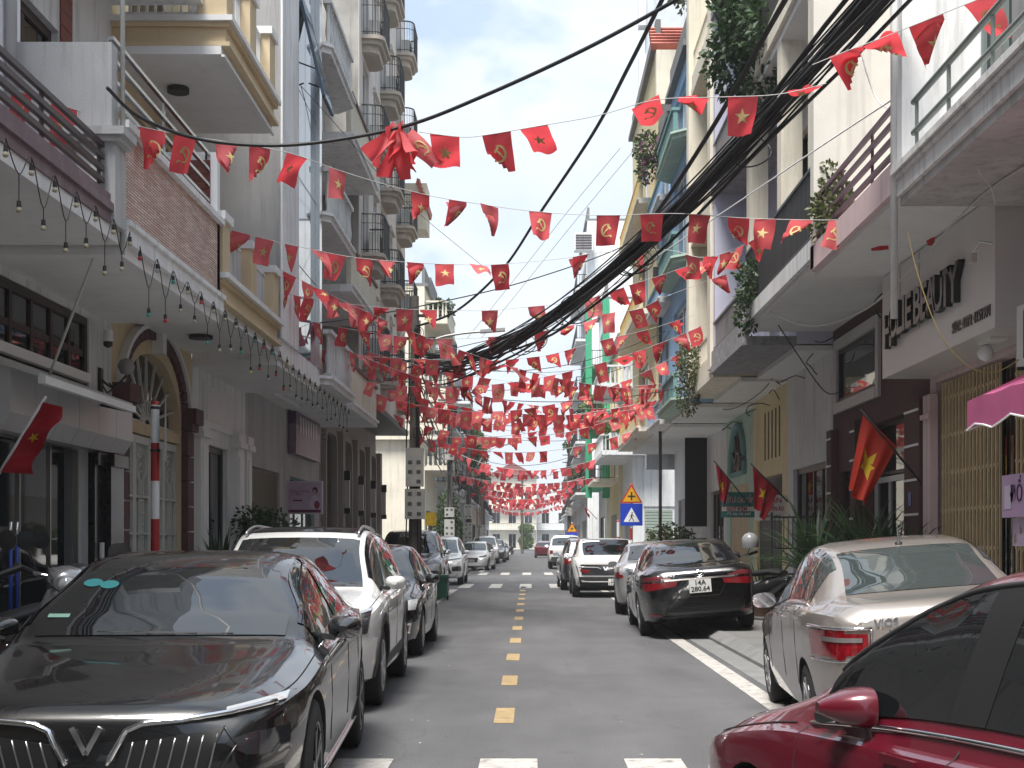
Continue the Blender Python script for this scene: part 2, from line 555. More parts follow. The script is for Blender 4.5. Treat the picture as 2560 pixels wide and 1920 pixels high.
# ------------------------------------------------------------------ building helpers
def bx(mb, fr, a0, a1, b0, b1, c0, c1):
    "box on a facade frame: a along, b up, c outward"
    if fr[0] == 'S':
        _, s, x = fr
        mb.box(s * (x - c0), s * (x - c1), a0, a1, b0, b1)
    elif fr[0] == 'N':
        _, s, y = fr
        mb.box(s * a0, s * a1, y - c0, y - c1, b0, b1)
    return mb
def fpt(fr, a, b, c):
    if fr[0] == 'S':
        return (fr[1] * (fr[2] - c), a, b)
    return (fr[1] * a, fr[2] - c, b)
def panel(mb, fr, a0, a1, b0, b1, holes=(), t=0.2):
    "wall sheet with openings, made of butted boxes"
    A = sorted({a0, a1, *[min(max(h[0], a0), a1) for h in holes], *[min(max(h[1], a0), a1) for h in holes]})
    Bz = sorted({b0, b1, *[min(max(h[2], b0), b1) for h in holes], *[min(max(h[3], b0), b1) for h in holes]})
    for i in range(len(A) - 1):
        run = None
        for j in range(len(Bz) - 1):
            ca, cb = (A[i] + A[i+1]) / 2, (Bz[j] + Bz[j+1]) / 2
            solid = not any(h[0] < ca < h[1] and h[2] < cb < h[3] for h in holes)
            if solid:
                run = [run[0], Bz[j+1]] if run else [Bz[j], Bz[j+1]]
            if (not solid or j == len(Bz) - 2) and run:
                bx(mb, fr, A[i], A[i+1], run[0], run[1], -t, 0); run = None
    return mb
def window(parent, fr, a0, a1, b0, b1, nx=2, ny=1, mf=None, mg=None, rec=0.10, bw=0.05, name='window', solid=0.0, trim=0.0, mt=None, louvre=False):
    mf = mf or M_whitep; mg = mg or M_glass
    m = MB()
    def bar(p0, p1, q0, q1, c=0.02):
        bx(m, fr, p0, p1, q0, q1, -rec - 0.03, -rec + c)
    bar(a0, a0 + bw, b0, b1); bar(a1 - bw, a1, b0, b1)
    bar(a0 + bw, a1 - bw, b0, b0 + bw); bar(a0 + bw, a1 - bw, b1 - bw, b1)
    for i in range(1, nx):
        x = a0 + (a1 - a0) * i / nx
        bar(x - bw * 0.4, x + bw * 0.4, b0 + bw, b1 - bw, 0.012)
    for j in range(1, ny):
        z = b0 + (b1 - b0) * j / ny
        bar(a0 + bw, a1 - bw, z - bw * 0.4, z + bw * 0.4, 0.006)
    if solid > 0:
        bx(m, fr, a0 + bw, a1 - bw, b0 + bw, b0 + (b1 - b0) * solid, -rec - 0.025, -rec + 0.004)
    if louvre:
        k = int((b1 - b0) / 0.07)
        for j in range(k):
            z = b0 + bw + j * 0.07
            bx(m, fr, a0 + bw, a1 - bw, z, z + 0.035, -rec - 0.02, -rec + 0.010)
    if trim > 0:
        m2 = MB()
        bx(m2, fr, a0 - trim, a0, b0 - trim, b1 + trim, 0.002, 0.05); bx(m2, fr, a1, a1 + trim, b0 - trim, b1 + trim, 0.002, 0.05)
        bx(m2, fr, a0, a1, b0 - trim, b0, 0.002, 0.06); bx(m2, fr, a0, a1, b1, b1 + trim, 0.002, 0.06)
        part('window_trim', m2, mt or M_whitep, parent)
    o = part(name, m, mf, parent)
    g = MB(); bx(g, fr, a0 + bw, a1 - bw, b0 + bw, b1 - bw, -rec - 0.022, -rec - 0.012)
    part('pane', g, mg, o)
    return o
def railing(parent, fr, a0, a1, b0, h, kind='vbars', m=None, sp=0.13, name='railing', top=0.05, d=0.02):
    m = m or M_dark
    r = MB()
    if kind == 'vbars':
        bx(r, fr, a0, a1, b0 + h - 0.04, b0 + h, -0.02, 0.02)
        bx(r, fr, a0, a1, b0 + 0.05, b0 + 0.08, -0.012, 0.012)
        n = max(2, int((a1 - a0) / sp))
        for i in range(n + 1):
            x = a0 + (a1 - a0) * i / n
            bx(r, fr, x - d / 2, x + d / 2, b0, b0 + h - 0.04, -0.009, 0.009)
    elif kind == 'hbars':
        n = 4
        for i in range(n):
            z = b0 + h * (i + 1) / n
            bx(r, fr, a0, a1, z - top / 2, z + top / 2, -0.02, 0.02)
        k = max(1, int((a1 - a0) / 1.3))
        for i in range(k + 1):
            x = a0 + (a1 - a0) * i / k
            bx(r, fr, x - 0.02, x + 0.02, b0, b0 + h, -0.045, -0.021)
    elif kind == 'baluster':
        bx(r, fr, a0, a1, b0 + h - 0.08, b0 + h, -0.08, 0.08)
        bx(r, fr, a0, a1, b0, b0 + 0.06, -0.07, 0.07)
        n = max(2, int((a1 - a0) / 0.2))
        for i in range(n):
            x = a0 + (a1 - a0) * (i + 0.5) / n
            hh = h - 0.14
            r.lathe([(0.03, 0), (0.045, 0.03 * hh), (0.03, 0.10 * hh), (0.055, 0.32 * hh), (0.03, 0.68 * hh), (0.03, 0.85 * hh), (0.05, hh)],
                    fpt(fr, x, b0 + 0.06, 0), n=7)
    return part(name, r, m, parent, smooth=40 if kind == 'baluster' else False)
def aircon(loc, side, label, group=None, face='S'):
    "outdoor unit on its bracket; loc is the back bottom centre"
    x, y, z = loc
    t = thing('air_conditioner', label, 'air conditioner', (x, y, z), group)
    fr = ('S', side, abs(x)) if face == 'S' else ('N', side, y)
    c = y if face == 'S' else abs(x)
    b = MB(); bx(b, fr, c - 0.38, c + 0.38, z, z + 0.54, 0.05, 0.31); part('casing', b, mat('aircon casing', (0.55, 0.55, 0.53), rough=0.5, var=0.1), t)
    g = MB()
    for i in range(9):
        bx(g, fr, c - 0.33, c + 0.15, z + 0.06 + i * 0.05, z + 0.075 + i * 0.05, 0.312, 0.325)
    for i in range(6):
        bx(g, fr, c - 0.33 + i * 0.096, c - 0.322 + i * 0.096, z + 0.06, z + 0.475, 0.326, 0.332)
    part('fan_grille', g, M_dark, t)
    k = MB()
    for q in (-0.28, 0.28):
        bx(k, fr, c + q - 0.015, c + q + 0.015, z - 0.03, z - 0.001, 0, 0.34)
        bx(k, fr, c + q - 0.015, c + q + 0.015, z - 0.25, z - 0.031, 0, 0.03)
    part('bracket', k, M_dark, t)
    return t

class House:
    "one lot: wall with openings on each storey, windows, balconies, roof"
    def __init__(s, name, label, side, y0, y1, depth=9.0):
        s.side = side; s.y0 = y0 + 0.006; s.y1 = y1 - 0.006; s.depth = depth
        s.t = thing(name, label, 'house', (side * 5.0, (y0 + y1) / 2, 0))
    def storey(s, z0, z1, x, m, holes=(), end=5.0, sidem=None, name='wall'):
        "front sheet at |x| with side walls back to depth"
        w = MB()
        fr = ('S', s.side, x)
        panel(w, fr, s.y0, s.y1, z0, z1, holes, 0.2)
        xb = end + s.depth
        s1 = w if sidem is None else MB()
        for yy in (s.y0, s.y1 - 0.15):
            s1.box(s.side * (x + 0.2), s.side * xb, yy, yy + 0.15, z0, z1)
        w.box(s.side * (xb - 0.1), s.side * xb, s.y0 + 0.15, s.y1 - 0.15, z0, z1)
        w.box(s.side * (x + 0.2), s.side * (xb - 0.1), s.y0 + 0.15, s.y1 - 0.15, z1 - 0.12, z1 - 0.004)
        o = part(name, w, m, s.t)
        if sidem is not None: part('side_wall', s1, sidem, s.t)
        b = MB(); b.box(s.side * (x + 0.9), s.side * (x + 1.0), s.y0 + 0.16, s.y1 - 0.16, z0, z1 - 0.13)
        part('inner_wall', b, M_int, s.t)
        return fr
    def slab(s, z0, z1, x0, x1, m, name='balcony', y0=None, y1=None, bands=(), cham=0.0):
        y0 = s.y0 if y0 is None else y0; y1 = s.y1 if y1 is None else y1
        b = MB()
        if cham > 0:
            S = s.side
            poly = [(x1, y0), (x0 + cham, y0), (x0, y0 + cham), (x0, y1 - cham), (x0 + cham, y1), (x1, y1)]
            b.prism(poly, lambda p, q, d: (S * p, q, d), z0, z1)
            for (bz0, bz1, pr) in bands:
                po = [(x1, y0 - pr), (x0 + cham - pr, y0 - pr), (x0 - pr, y0 + cham - pr), (x0 - pr, y1 - cham + pr), (x0 + cham - pr, y1 + pr), (x1, y1 + pr)]
                b.prism(po, lambda p, q, d: (S * p, q, d), z0 + bz0, z0 + bz1)
        else:
            b.box(s.side * x0, s.side * x1, y0, y1, z0, z1)
            for (bz0, bz1, pr) in bands:
                b.box(s.side * (x0 - pr), s.side * (x0 + 0.05), y0 + 0.002, y1 - 0.002, z0 + bz0, z0 + bz1)
        return part(name, b, m, s.t)
    def roof(s, z, x, m=None, over=0.15, h=0.14):
        b = MB(); b.box(s.side * (x - over), s.side * (5 + s.depth), s.y0, s.y1, z, z + h)
        b.box(s.side * (x - 0.02), s.side * (x + 0.12), s.y0 + 0.01, s.y1 - 0.01, z + h, z + h + 0.7)
        return part('roof', b, m or M_conc, s.t)

P_grey = plaster('grey plaster', (0.48, 0.485, 0.49))
P_lgrey = plaster('light grey plaster', (0.68, 0.69, 0.69))
P_soffit = mat('soffit paint', (0.74, 0.74, 0.74), rough=0.85, var=0.08, vscale=1.5, streak=0.12)
P_cream = plaster('cream plaster', (0.62, 0.50, 0.33), streak=0.15)
P_creamw = plaster('pale cream plaster', (0.73, 0.68, 0.57), streak=0.35)
P_pink = plaster('pink plaster', (0.66, 0.51, 0.52), streak=0.35)
P_beige = plaster('beige plaster', (0.68, 0.65, 0.60), streak=0.25)
P_yellow = plaster('yellow plaster', (0.70, 0.61, 0.38), streak=0.3)
P_blue = plaster('blue plaster', (0.33, 0.52, 0.76), streak=0.15)
P_lav = plaster('lavender plaster', (0.56, 0.56, 0.68), streak=0.2)
P_teal = plaster('teal plaster', (0.16, 0.30, 0.30), streak=0.3)
P_mint = plaster('mint plaster', (0.42, 0.55, 0.47), streak=0.25)
P_brown = plaster('maroon brown plaster', (0.11, 0.062, 0.065), streak=0.1)
P_green = plaster('green paint', (0.06, 0.36, 0.20), streak=0.1)
P_burg = mat('burgundy stone', (0.095, 0.040, 0.043), rough=0.7, var=0.15, vscale=4, bump=0.2)
P_stain = mat('stained concrete', (0.40, 0.385, 0.36), rough=0.9, var=0.35, vscale=0.8, streak=0.8, bump=0.4, bscale=30, dirt=(0.10, 0.095, 0.085))
P_hotel = plaster('hotel plaster', (0.70, 0.65, 0.61), streak=0.3)
P_taupe = plaster('taupe stone', (0.34, 0.31, 0.285), streak=0.1)
P_purple = mat('purple paint', (0.19, 0.135, 0.155), rough=0.6, var=0.2, vscale=2, streak=0.25, dirt=(0.5, 0.48, 0.48))
M_brownm = mat('brown metal', (0.045, 0.033, 0.035), rough=0.4)
M_mauve = mat('mauve metal', (0.13, 0.07, 0.09), rough=0.5, var=0.15)
M_redpl = mat('red brown boards', (0.20, 0.055, 0.040), rough=0.55, var=0.2, vscale=5)
M_gran = mat('black granite', (0.018, 0.017, 0.02), rough=0.18, var=0.5, vscale=14)
M_tile = mat('grey cladding', (0.46, 0.46, 0.47), rough=0.35, var=0.06)
M_tilered = mat('red roof tile', (0.48, 0.13, 0.09), rough=0.6, var=0.25, vscale=6)
M_gate = mat('white gate metal', (0.52, 0.53, 0.50), rough=0.5, var=0.1)
M_ygate = mat('cream gate metal', (0.56, 0.44, 0.27), rough=0.5, var=0.2, vscale=4)
M_shut = mat('shutter metal', (0.38, 0.38, 0.37), rough=0.45, metal=0.3, var=0.1)
def stone_strip():
    m = mat('split stone strips', (0.70, 0.56, 0.50), rough=0.9, var=0.45, vscale=2.2)
    t = m.node_tree; p = t.nodes['Principled BSDF']
    geo = [n for n in t.nodes if n.type == 'NEW_GEOMETRY'][0]
    mp = N(t, 'ShaderNodeMapping'); mp.inputs['Rotation'].default_value = (R(90), 0, R(90))
    br = N(t, 'ShaderNodeTexBrick')
    br.inputs['Scale'].default_value = 1.0
    br.inputs['Brick Width'].default_value = 0.22; br.inputs['Row Height'].default_value = 0.028
    br.inputs['Mortar Size'].default_value = 0.004; br.inputs['Bias'].default_value = 0.0
    br.inputs['Color1'].default_value = (0.74, 0.52, 0.45, 1); br.inputs['Color2'].default_value = (1.0, 0.93, 0.88, 1)
    br.inputs['Mortar'].default_value = (0.13, 0.08, 0.07, 1)
    mm = N(t, 'ShaderNodeMixRGB', blend_type='MULTIPLY'); mm.inputs['Fac'].default_value = 0.85
    src = p.inputs['Base Color'].links[0].from_socket
    ln = t.links.new
    sx = N(t, 'ShaderNodeSeparateXYZ'); cx = N(t, 'ShaderNodeCombineXYZ')
    ln(geo.outputs['Position'], sx.inputs['Vector']); ln(sx.outputs['Y'], cx.inputs['X']); ln(sx.outputs['Z'], cx.inputs['Y'])
    ln(cx.outputs['Vector'], br.inputs['Vector'])
    sc = N(t, 'ShaderNodeMixRGB', blend_type='MULTIPLY'); sc.inputs['Fac'].default_value = 0.0
    ln(br.outputs['Color'], mm.inputs['Color2'])
    bsc = N(t, 'ShaderNodeMixRGB', blend_type='MIX'); bsc.inputs['Fac'].default_value = 0.45
    bsc.inputs['Color2'].default_value = (0.9, 0.85, 0.8, 1)
    ln(src, bsc.inputs['Color1']); ln(bsc.outputs['Color'], mm.inputs['Color1'])
    ln(mm.outputs['Color'], p.inputs['Base Color'])
    b = N(t, 'ShaderNodeBump'); b.inputs['Strength'].default_value = 0.8; b.inputs['Distance'].default_value = 0.012
    ln(br.outputs['Fac'], b.inputs['Height']); b.invert = True
    ln(b.outputs['Normal'], p.inputs['Normal'])
    return m
M_strip = stone_strip()

# ================================================================== LEFT SIDE
# L1: white house with purple-edged balcony (its far half is in view)
h = House('townhouse', 'white townhouse with purple-edged balcony and brown bar railing', -1, 5.0, 12.48)
fr = h.storey(0.0, 4.18, 5.0, P_lgrey, [(6, 8, 0.2, 2.8), (9, 12, 0.2, 3.0)])
window(h.t, fr, 9, 12, 0.2, 3.0, 3, 1, M_dark)
fr = h.storey(4.55, 8.2, 4.62, M_white, [(8.5, 10.6, 4.8, 7.0)])
window(h.t, fr, 8.5, 10.6, 4.8, 7.0, 2, 2, M_brownm)
h.storey(8.2, 12.5, 4.62, M_white)
h.slab(4.18, 4.30, 3.72, 5.2, P_soffit, 'balcony_slab')
h.slab(4.302, 4.56, 3.70, 4.6, P_purple, 'balcony_edge', bands=((0.10, 0.17, 0.03),))
railing(h.t, ('S', -1, 3.76), 5.0, 12.1, 4.56, 0.42, 'hbars', M_brownm, top=0.045)
b = MB(); b.box(-3.66, -4.0, 12.14, 12.46, 4.30, 5.02); b.box(-3.60, -4.06, 12.10, 12.46, 5.02, 5.07); b.box(-3.56, -4.1, 12.06, 12.46, 5.07, 5.14)
o = part('balcony_post', b, P_grey, h.t)
b = MB(); b.lathe([(0.0, 0.0), (0.05, 0.0), (0.062, 0.012), (0.05, 0.02), (0, 0.02)], (-3.83, 12.125, 4.72), 'y', n=14)
b2 = b.mesh('post_oval', M_whitep); b2.transform(Matrix.Translation((3.83, -12.1, -4.72))); b2.transform(Matrix.Diagonal((0.9, 1, 2.9, 1))); b2.transform(Matrix.Translation((-3.83, 12.1, 4.72)))
part('post_oval', b2, None, o)
b = MB(); b.box(-3.74, -5.2, 12.30, 12.475, 4.30, 5.96); part('screen_wall', b, P_grey, h.t)
b = MB(); b.tube([(-3.70, 12.50, 4.1), (-3.70, 12.50, 11)], 0.022, 8); part('drain_pipe', b, M_gate, h.t, smooth=True)
b = MB(); b.tube([(-4.56, 12.1, 4.5), (-4.56, 12.1, 11)], 0.05, 8); part('drain_pipe', b, P_grey, h.t, smooth=True)

# L2: house with split-stone balcony, dark wooden transom and glass shop front
h = House('townhouse', 'townhouse with split-stone balcony, steel rail and dark wooden upper window', -1, 12.5, 16.45)
fr = h.storey(0.0, 4.10, 5.0, P_lgrey, [(12.9, 15.55, 0.16, 2.55), (12.75, 15.6, 3.2, 4.02)])
window(h.t, fr, 12.75, 15.6, 3.2, 4.02, 5, 2, M_wood, rec=0.04, bw=0.09)
w_ = window(h.t, fr, 12.9, 15.55, 0.16, 2.55, 3, 1, M_steel, rec=0.12, bw=0.03, name='shop_front')
for yy in (12.98, 13.14):
    b = MB(); b.tube([(-4.90, yy, 0.75), (-4.90, yy, 1.50)], 0.017, 8); part('door_handle', b, mat('blue handle wrap', (0.02, 0.07, 0.42), rough=0.3), w_, smooth=True)
    b = MB(); b.tube([(-4.90, yy, 1.501), (-4.90, yy, 1.68)], 0.0172, 8); part('door_handle', b, M_chrome, w_, smooth=True)
for (a0, a1, o_) in ((15.56, 15.86, 0.08), (15.90, 16.40, 0.16)):
    b = MB(); bx(b, fr, a0, a1, 0.13, 2.5, 0.002, o_); bx(b, fr, a0 - 0.03, a1 + 0.03, 2.36, 2.5, o_, o_ + 0.05); part('granite_pier', b, M_gran, h.t)
b = MB()
S2 = ('S', -1, 5.0)
for i in range(6):
    a0 = 12.55 + i * 0.645
    b.prism([(0.002, 2.52), (0.16, 2.52), (0.26, 2.68), (0.26, 3.14), (0.002, 3.14)], lambda p, q, d: (-(5.0 - p), d, q), a0, a0 + 0.635)
part('cladding_panels', b, M_tile, h.t)
b = MB(); bx(b, S2, 15.7, 15.78, 1.3, 1.48, 0.09, 0.12); part('door_bell', b, M_whitep, h.t)
# retractable awning, rolled nearly in
aw = thing('awning', 'white retractable awning above the glass shop front', 'awning', (-5.0, 14, 3.0))
b = MB(); b.prism([(0, 3.16), (0.0, 3.24), (0.52, 3.03), (0.52, 2.995)], lambda p, q, d: (-(4.98 - p), d, q), 12.5, 15.35)
part('awning_cloth', b, mat('awning cloth', (0.50, 0.50, 0.48), rough=0.8, var=0.15), aw)
b = MB(); b.box(-4.40, -4.47, 12.5, 15.37, 2.93, 3.0); b.box(-4.98, -4.9, 12.5, 15.35, 3.26, 3.36); part('awning_bar', b, M_whitep, aw)
b = MB(); b.bar((-4.98, 15.2, 3.05), (-4.46, 15.2, 2.94), 0.03); part('awning_arm', b, M_dark, aw)
h.slab(4.10, 4.22, 3.72, 5.2, P_soffit, 'balcony_slab')
h.slab(4.222, 4.42, 3.66, 5.0, M_white, 'balcony_edge', bands=((0.15, 0.2, 0.03),))
b = MB(); b.box(-3.70, -3.86, h.y0, h.y1, 4.42, 5.26); part('stone_parapet', b, M_strip, h.t)
b = MB(); b.box(-3.64, -3.92, h.y0, h.y1, 5.26, 5.33); part('coping', b, M_white, h.t)
railing(h.t, ('S', -1, 3.80), 12.5, 16.3, 5.33, 0.74, 'hbars', M_steel, top=0.035)
fr = h.storey(4.42, 8.0, 5.0, P_lgrey, [(13.0, 14.6, 4.5, 6.9), (15.0, 16.0, 5.2, 6.8)])
window(h.t, fr, 13.0, 14.6, 4.5, 6.9, 2, 2, M_wood, bw=0.1); window(h.t, fr, 15.0, 16.0, 5.2, 6.8, 1, 2, M_wood, bw=0.08)
for i in range(20):
    b = MB(); zz = 4.6 + i * 0.16; bx(b, fr, 14.62, 14.98, zz, zz + 0.15, 0.002, 0.02); part('board', b, M_redpl, h.t)
b = MB(); b.box(-3.70, -5.0, 16.28, 16.42, 4.43, 6.10); part('screen_wall', b, M_white, h.t)
for i in range(14):
    b = MB(); zz = 4.9 + i * 0.085
    if zz + .08 > 6.08: break
    b.box(-3.78, -4.95, 16.255, 16.279, zz, zz + 0.078); part('board', b, M_redpl, h.t)
h.slab(7.9, 8.1, 3.9, 5.0, P_lgrey, 'balcony_slab')
h.storey(8.1, 12.5, 4.9, P_lgrey)

# L3: cream house with arched white gate
h = House('townhouse', 'cream townhouse with burgundy arched gateway and balustraded balconies', -1, 16.45, 20.33)
fr = ('S', -1, 5.0)
AC, AHW, AZ, ARISE = 18.28, 1.42, 3.05, 0.92
gw = MB()
panel(gw, fr, h.y0, h.y1, 0, AZ, [(AC - AHW, AC + AHW, 0, AZ)])
n = 20
prev = None
for i in range(n):                                   # spandrel above the arch
    t0, t1 = math.pi * i / n, math.pi * (i + 1) / n
    a0, a1 = AC - AHW * math.cos(t0), AC - AHW * math.cos(t1)
    z0, z1 = AZ + ARISE * math.sin(t0), AZ + ARISE * math.sin(t1)
    gw.prism([(a0, z0), (a1, z1), (a1, 4.25), (a0, 4.25)], lambda p, q, d: fpt(fr, p, q, d), -0.2, 0.0)
bx(gw, fr, h.y0, AC - AHW, AZ, 4.25, -0.2, 0); bx(gw, fr, AC + AHW, h.y1, AZ, 4.25, -0.2, 0)
for yy in (h.y0, h.y1 - 0.15): gw.box(-5.2, -14, yy, yy + 0.15, 0, 4.25)
part('wall', gw, P_cream, h.t)
b = MB(); b.box(-5.9, -6.0, h.y0 + .16, h.y1 - .16, 0, 4.2); part('inner_wall', b, M_int, h.t)
for (a0, a1) in ((h.y0, AC - AHW - 0.02), (AC + AHW + 0.02, AC + AHW + 0.36)):
    for i in range(7):
        b = MB(); z = 0.55 + i * 0.36; bx(b, fr, a0, a1, z + 0.012, z + 0.352, 0.002, 0.10); part('quoin', b, P_burg, h.t)
    b = MB(); bx(b, fr, a0 - 0.0, a1 + 0.06, 0.13, 0.55, 0.002, 0.16); part('plinth', b, P_burg, h.t)
    b = MB(); bx(b, fr, a0, a1 + 0.05, 3.08, 3.18, 0.002, 0.16); bx(b, fr, a0, a1 + 0.10, 3.18, 3.40, 0.002, 0.22); part('capital', b, P_burg, h.t)
# voussoirs and white hood mould
nv = 19
for i in range(nv):
    t0, t1 = math.pi * (i + 0.06) / nv, math.pi * (i + 0.94) / nv
    def ap(t, k): return (AC - (AHW + k) * math.cos(t), AZ + 0.30 + (ARISE - 0.12 + k * 0.75) * math.sin(t))
    b = MB(); b.prism([ap(t0, 0.0), ap(t1, 0.0), ap(t1, 0.19), ap(t0, 0.19)], lambda p, q, d: fpt(fr, p, q, d), 0.002, 0.06); part('voussoir', b, P_burg, h.t)
b = MB()
for i in range(28):
    t0, t1 = math.pi * i / 28, math.pi * (i + 1) / 28
    b.prism([ap(t0, 0.195), ap(t1, 0.195), ap(t1, 0.27), ap(t0, 0.27)], lambda p, q, d: fpt(fr, p, q, d), 0.002, 0.10)
bx(b, fr, AC - 0.09, AC + 0.09, 3.98, 4.30, 0.002, 0.15)
part('hood_mould', b, M_whitep, h.t)
b = MB(); bx(b, fr, AC - AHW, AC + AHW, 2.88, 3.03, -0.16, -0.02); part('transom', b, P_cream, h.t)
b = MB()
for i in range(11):
    t = math.pi * i / 10
    b.bar(fpt(fr, AC, 3.06, -0.1), fpt(fr, AC - AHW * 0.98 * math.cos(t), 3.06 + ARISE * 0.96 * math.sin(t), -0.1), 0.03)
pts = [fpt(fr, AC - 0.3 * math.cos(math.pi * i / 12), 3.06 + 0.3 * math.sin(math.pi * i / 12), -0.09) for i in range(13)]
b.tube(pts, 0.016, 6)
part('fan_bars', b, M_gate, h.t)
b = MB(); bx(b, fr, AC - AHW, AC + AHW, 3.04, 4.0, -0.19, -0.17); part('fan_pane', b, M_glass, h.t)
for i in range(4):
    a0 = AC - AHW + 0.02 + i * (2 * AHW - 0.04) / 4; a1 = a0 + (2 * AHW - 0.04) / 4 - 0.012
    b = MB(); F = lambda p0, p1, q0, q1, c0=-0.09, c1=-0.05: bx(b, fr, p0, p1, q0, q1, c0, c1)
    F(a0, a0 + 0.06, 0.16, 2.86); F(a1 - 0.06, a1, 0.16, 2.86); F(a0 + .06, a1 - .06, 0.16, 0.42); F(a0 + .06, a1 - .06, 2.76, 2.86)
    for z in (0.62, 1.10, 1.58, 2.06): F(a0 + .06, a1 - .06, z, z + 0.03)
    for q in (0.30, 0.40, 0.50): pass
    mid = (a0 + a1) / 2
    F(mid - 0.07, mid - 0.045, 0.65, 2.3); F(mid + 0.045, mid + 0.07, 0.65, 2.3)
    for k in range(8): F(mid - 0.045, mid + 0.045, 0.9 + k * 0.16, 0.915 + k * 0.16)
    for k in range(4):                             # fanned tips at the top of the panel
        rr = 0.10 + k * 0.05
        b.tube([fpt(fr, mid - rr * math.cos(math.pi * j / 8), 2.28 + k * 0.03 + rr * 1.3 * math.sin(math.pi * j / 8), -0.07) for j in range(9)], 0.010, 5)
    for k in range(3): F(a0 + .08, a1 - .08, 0.46 + k * 0.05, 0.475 + k * 0.05)
    o = part('gate_leaf', b, M_gate, h.t)
    b = MB(); bx(b, fr, a0 + .06, a1 - .06, 0.42, 2.76, -0.10, -0.094); part('gate_sheet', b, mat('gate sheet', (0.40, 0.405, 0.38), rough=0.5, var=0.1), o)
b = MB(); b.lathe([(0, 0), (0.16, 0), (0.16, 0.04), (0.10, 0.05), (0, 0.05)], (-4.4, 18.4, 4.20), n=16); part('ceiling_light', b, M_dark, h.t)
def cream_balcony(z, x0, ztop, y0, y1, big=False):
    h.slab(z, z + 0.10, x0 + 0.12, 5.2, P_soffit, 'balcony_slab', y0, y1)
    b = MB()
    for (q0, q1, pr) in ((0.0, 0.05, 0.10), (0.05, 0.24, 0.04), (0.24, 0.29, 0.09)):
        b.box(-(x0 - pr + 0.12), -5.0, y0 - pr + .1, y1 + pr - .1, z + 0.102 + q0, z + 0.102 + q1)
    part('balcony_fascia', b, P_cream, h.t)
    b = MB(); b.box(-(x0 - 0.02), -5.0, y0 - 0.04, y1 - 0.0, z + 0.394, z + 0.46); b.box(-(x0 + 0.08), -(x0 + 0.12), y0, y1, z - 0.03, z - 0.002); part('white_moulding', b, M_whitep, h.t)
    zz = z + 0.46
    for yy in (y0 + 0.22, (y0 + y1) / 2, y1 - 0.26):
        b = MB(); b.box(-(x0 + 0.06), -(x0 + 0.40), yy - 0.2, yy + 0.2, zz, ztop - 0.1); o = part('balcony_pier', b, P_cream, h.t)
        b = MB(); b.box(-(x0 + 0.02), -(x0 + 0.44), yy - 0.24, yy + 0.24, ztop - 0.1, ztop); part('pier_cap', b, M_whitep, o)
    railing(h.t, ('S', -1, x0 + 0.2), y0 + 0.42, (y0 + y1) / 2 - 0.2, zz, ztop - zz - 0.12, 'vbars', P_lgrey, sp=0.1, d=0.03)
    railing(h.t, ('S', -1, x0 + 0.2), (y0 + y1) / 2 + 0.2, y1 - 0.46, zz, ztop - zz - 0.12, 'vbars', P_lgrey, sp=0.1, d=0.03)
    railing(h.t, ('N', -1, y0 + 0.1), x0 + 0.42, 4.9, zz, ztop - zz - 0.12, 'vbars', P_lgrey, sp=0.1, d=0.03)
cream_balcony(4.25, 3.62, 5.45, 16.46, 20.2)
fr2 = h.storey(4.26, 7.3, 5.0, P_cream, [(17.2, 19.6, 4.8, 6.9)])
window(h.t, fr2, 17.2, 19.6, 4.8, 6.9, 3, 1, M_wood)
cream_balcony(7.30, 3.56, 8.65, 16.40, 19.6)
b = MB(); b.lathe([(0, 0), (0.14, 0), (0.14, 0.06), (0, 0.06)], (-4.5, 17.6, 7.23), n=16); part('ceiling_light', b, M_dark, h.t)
h.storey(7.301, 12.0, 5.0, P_cream, [(17.2, 19.6, 7.6, 9.9)])
# L4: grey and glass block
h = House('townhouse', 'grey townhouse with blue glass curtain wall and open top-hung vents', -1, 20.35, 24.2)
fr = h.storey(0, 4.1, 5.0, M_white, [(21.15, 22.75, 0.16, 3.0)])
window(h.t, fr, 21.15, 22.75, 0.16, 3.0, 2, 1, M_dark, bw=0.09, name='glass_door')
for (a0, a1) in ((20.4, 20.9), (23.0, 23.5), (23.75, 24.15)):
    b = MB(); bx(b, fr, a0, a1, 0.13, 3.05, 0.002, 0.12); bx(b, fr, a0 + 0.08, a1 - 0.08, 0.6, 2.9, 0.12, 0.14)
    bx(b, fr, a0 - 0.05, a1 + 0.05, 3.05, 3.15, 0.002, 0.18); bx(b, fr, a0 - 0.02, a1 + 0.02, 3.15, 3.3, 0.002, 0.15); part('pilaster', b, M_whitep, h.t)
b = MB(); bx(b, fr, 20.95, 22.95, 3.25, 3.9, 0.002, 0.05); bx(b, fr, 21.05, 22.85, 3.35, 3.8, 0.05, 0.07); part('fascia_panel', b, M_whitep, h.t)
h.slab(4.10, 4.2, 3.74, 5.3, P_soffit, 'overhang_soffit')
h.slab(4.202, 4.5, 3.70, 5.0, M_white, 'overhang_edge')
w_ = MB(); w_.box(-3.69, -12, h.y0 - 0.004, h.y0 + 0.2, 4.5, 16); part('side_wall', w_, plaster('mid grey plaster', (0.36, 0.36, 0.365)), h.t)
w_ = MB(); w_.box(-3.66, -3.9, h.y0, 21.8, 4.5, 16); part('corner_pilaster', w_, M_white, h.t)
w_ = MB(); w_.box(-3.66, -3.9, 23.95, h.y1, 4.5, 16); w_.box(-3.72, -5, h.y1 - 0.15, h.y1, 4.5, 16); part('edge_frame', w_, M_steel, h.t)
b = MB(); b.box(-5.0, -5.1, 21.8, 23.95, 4.5, 16); part('inner_wall', b, M_int, h.t)
M_curt = glassm('curtain glass', (0.10, 0.15, 0.20), spec=1.0)
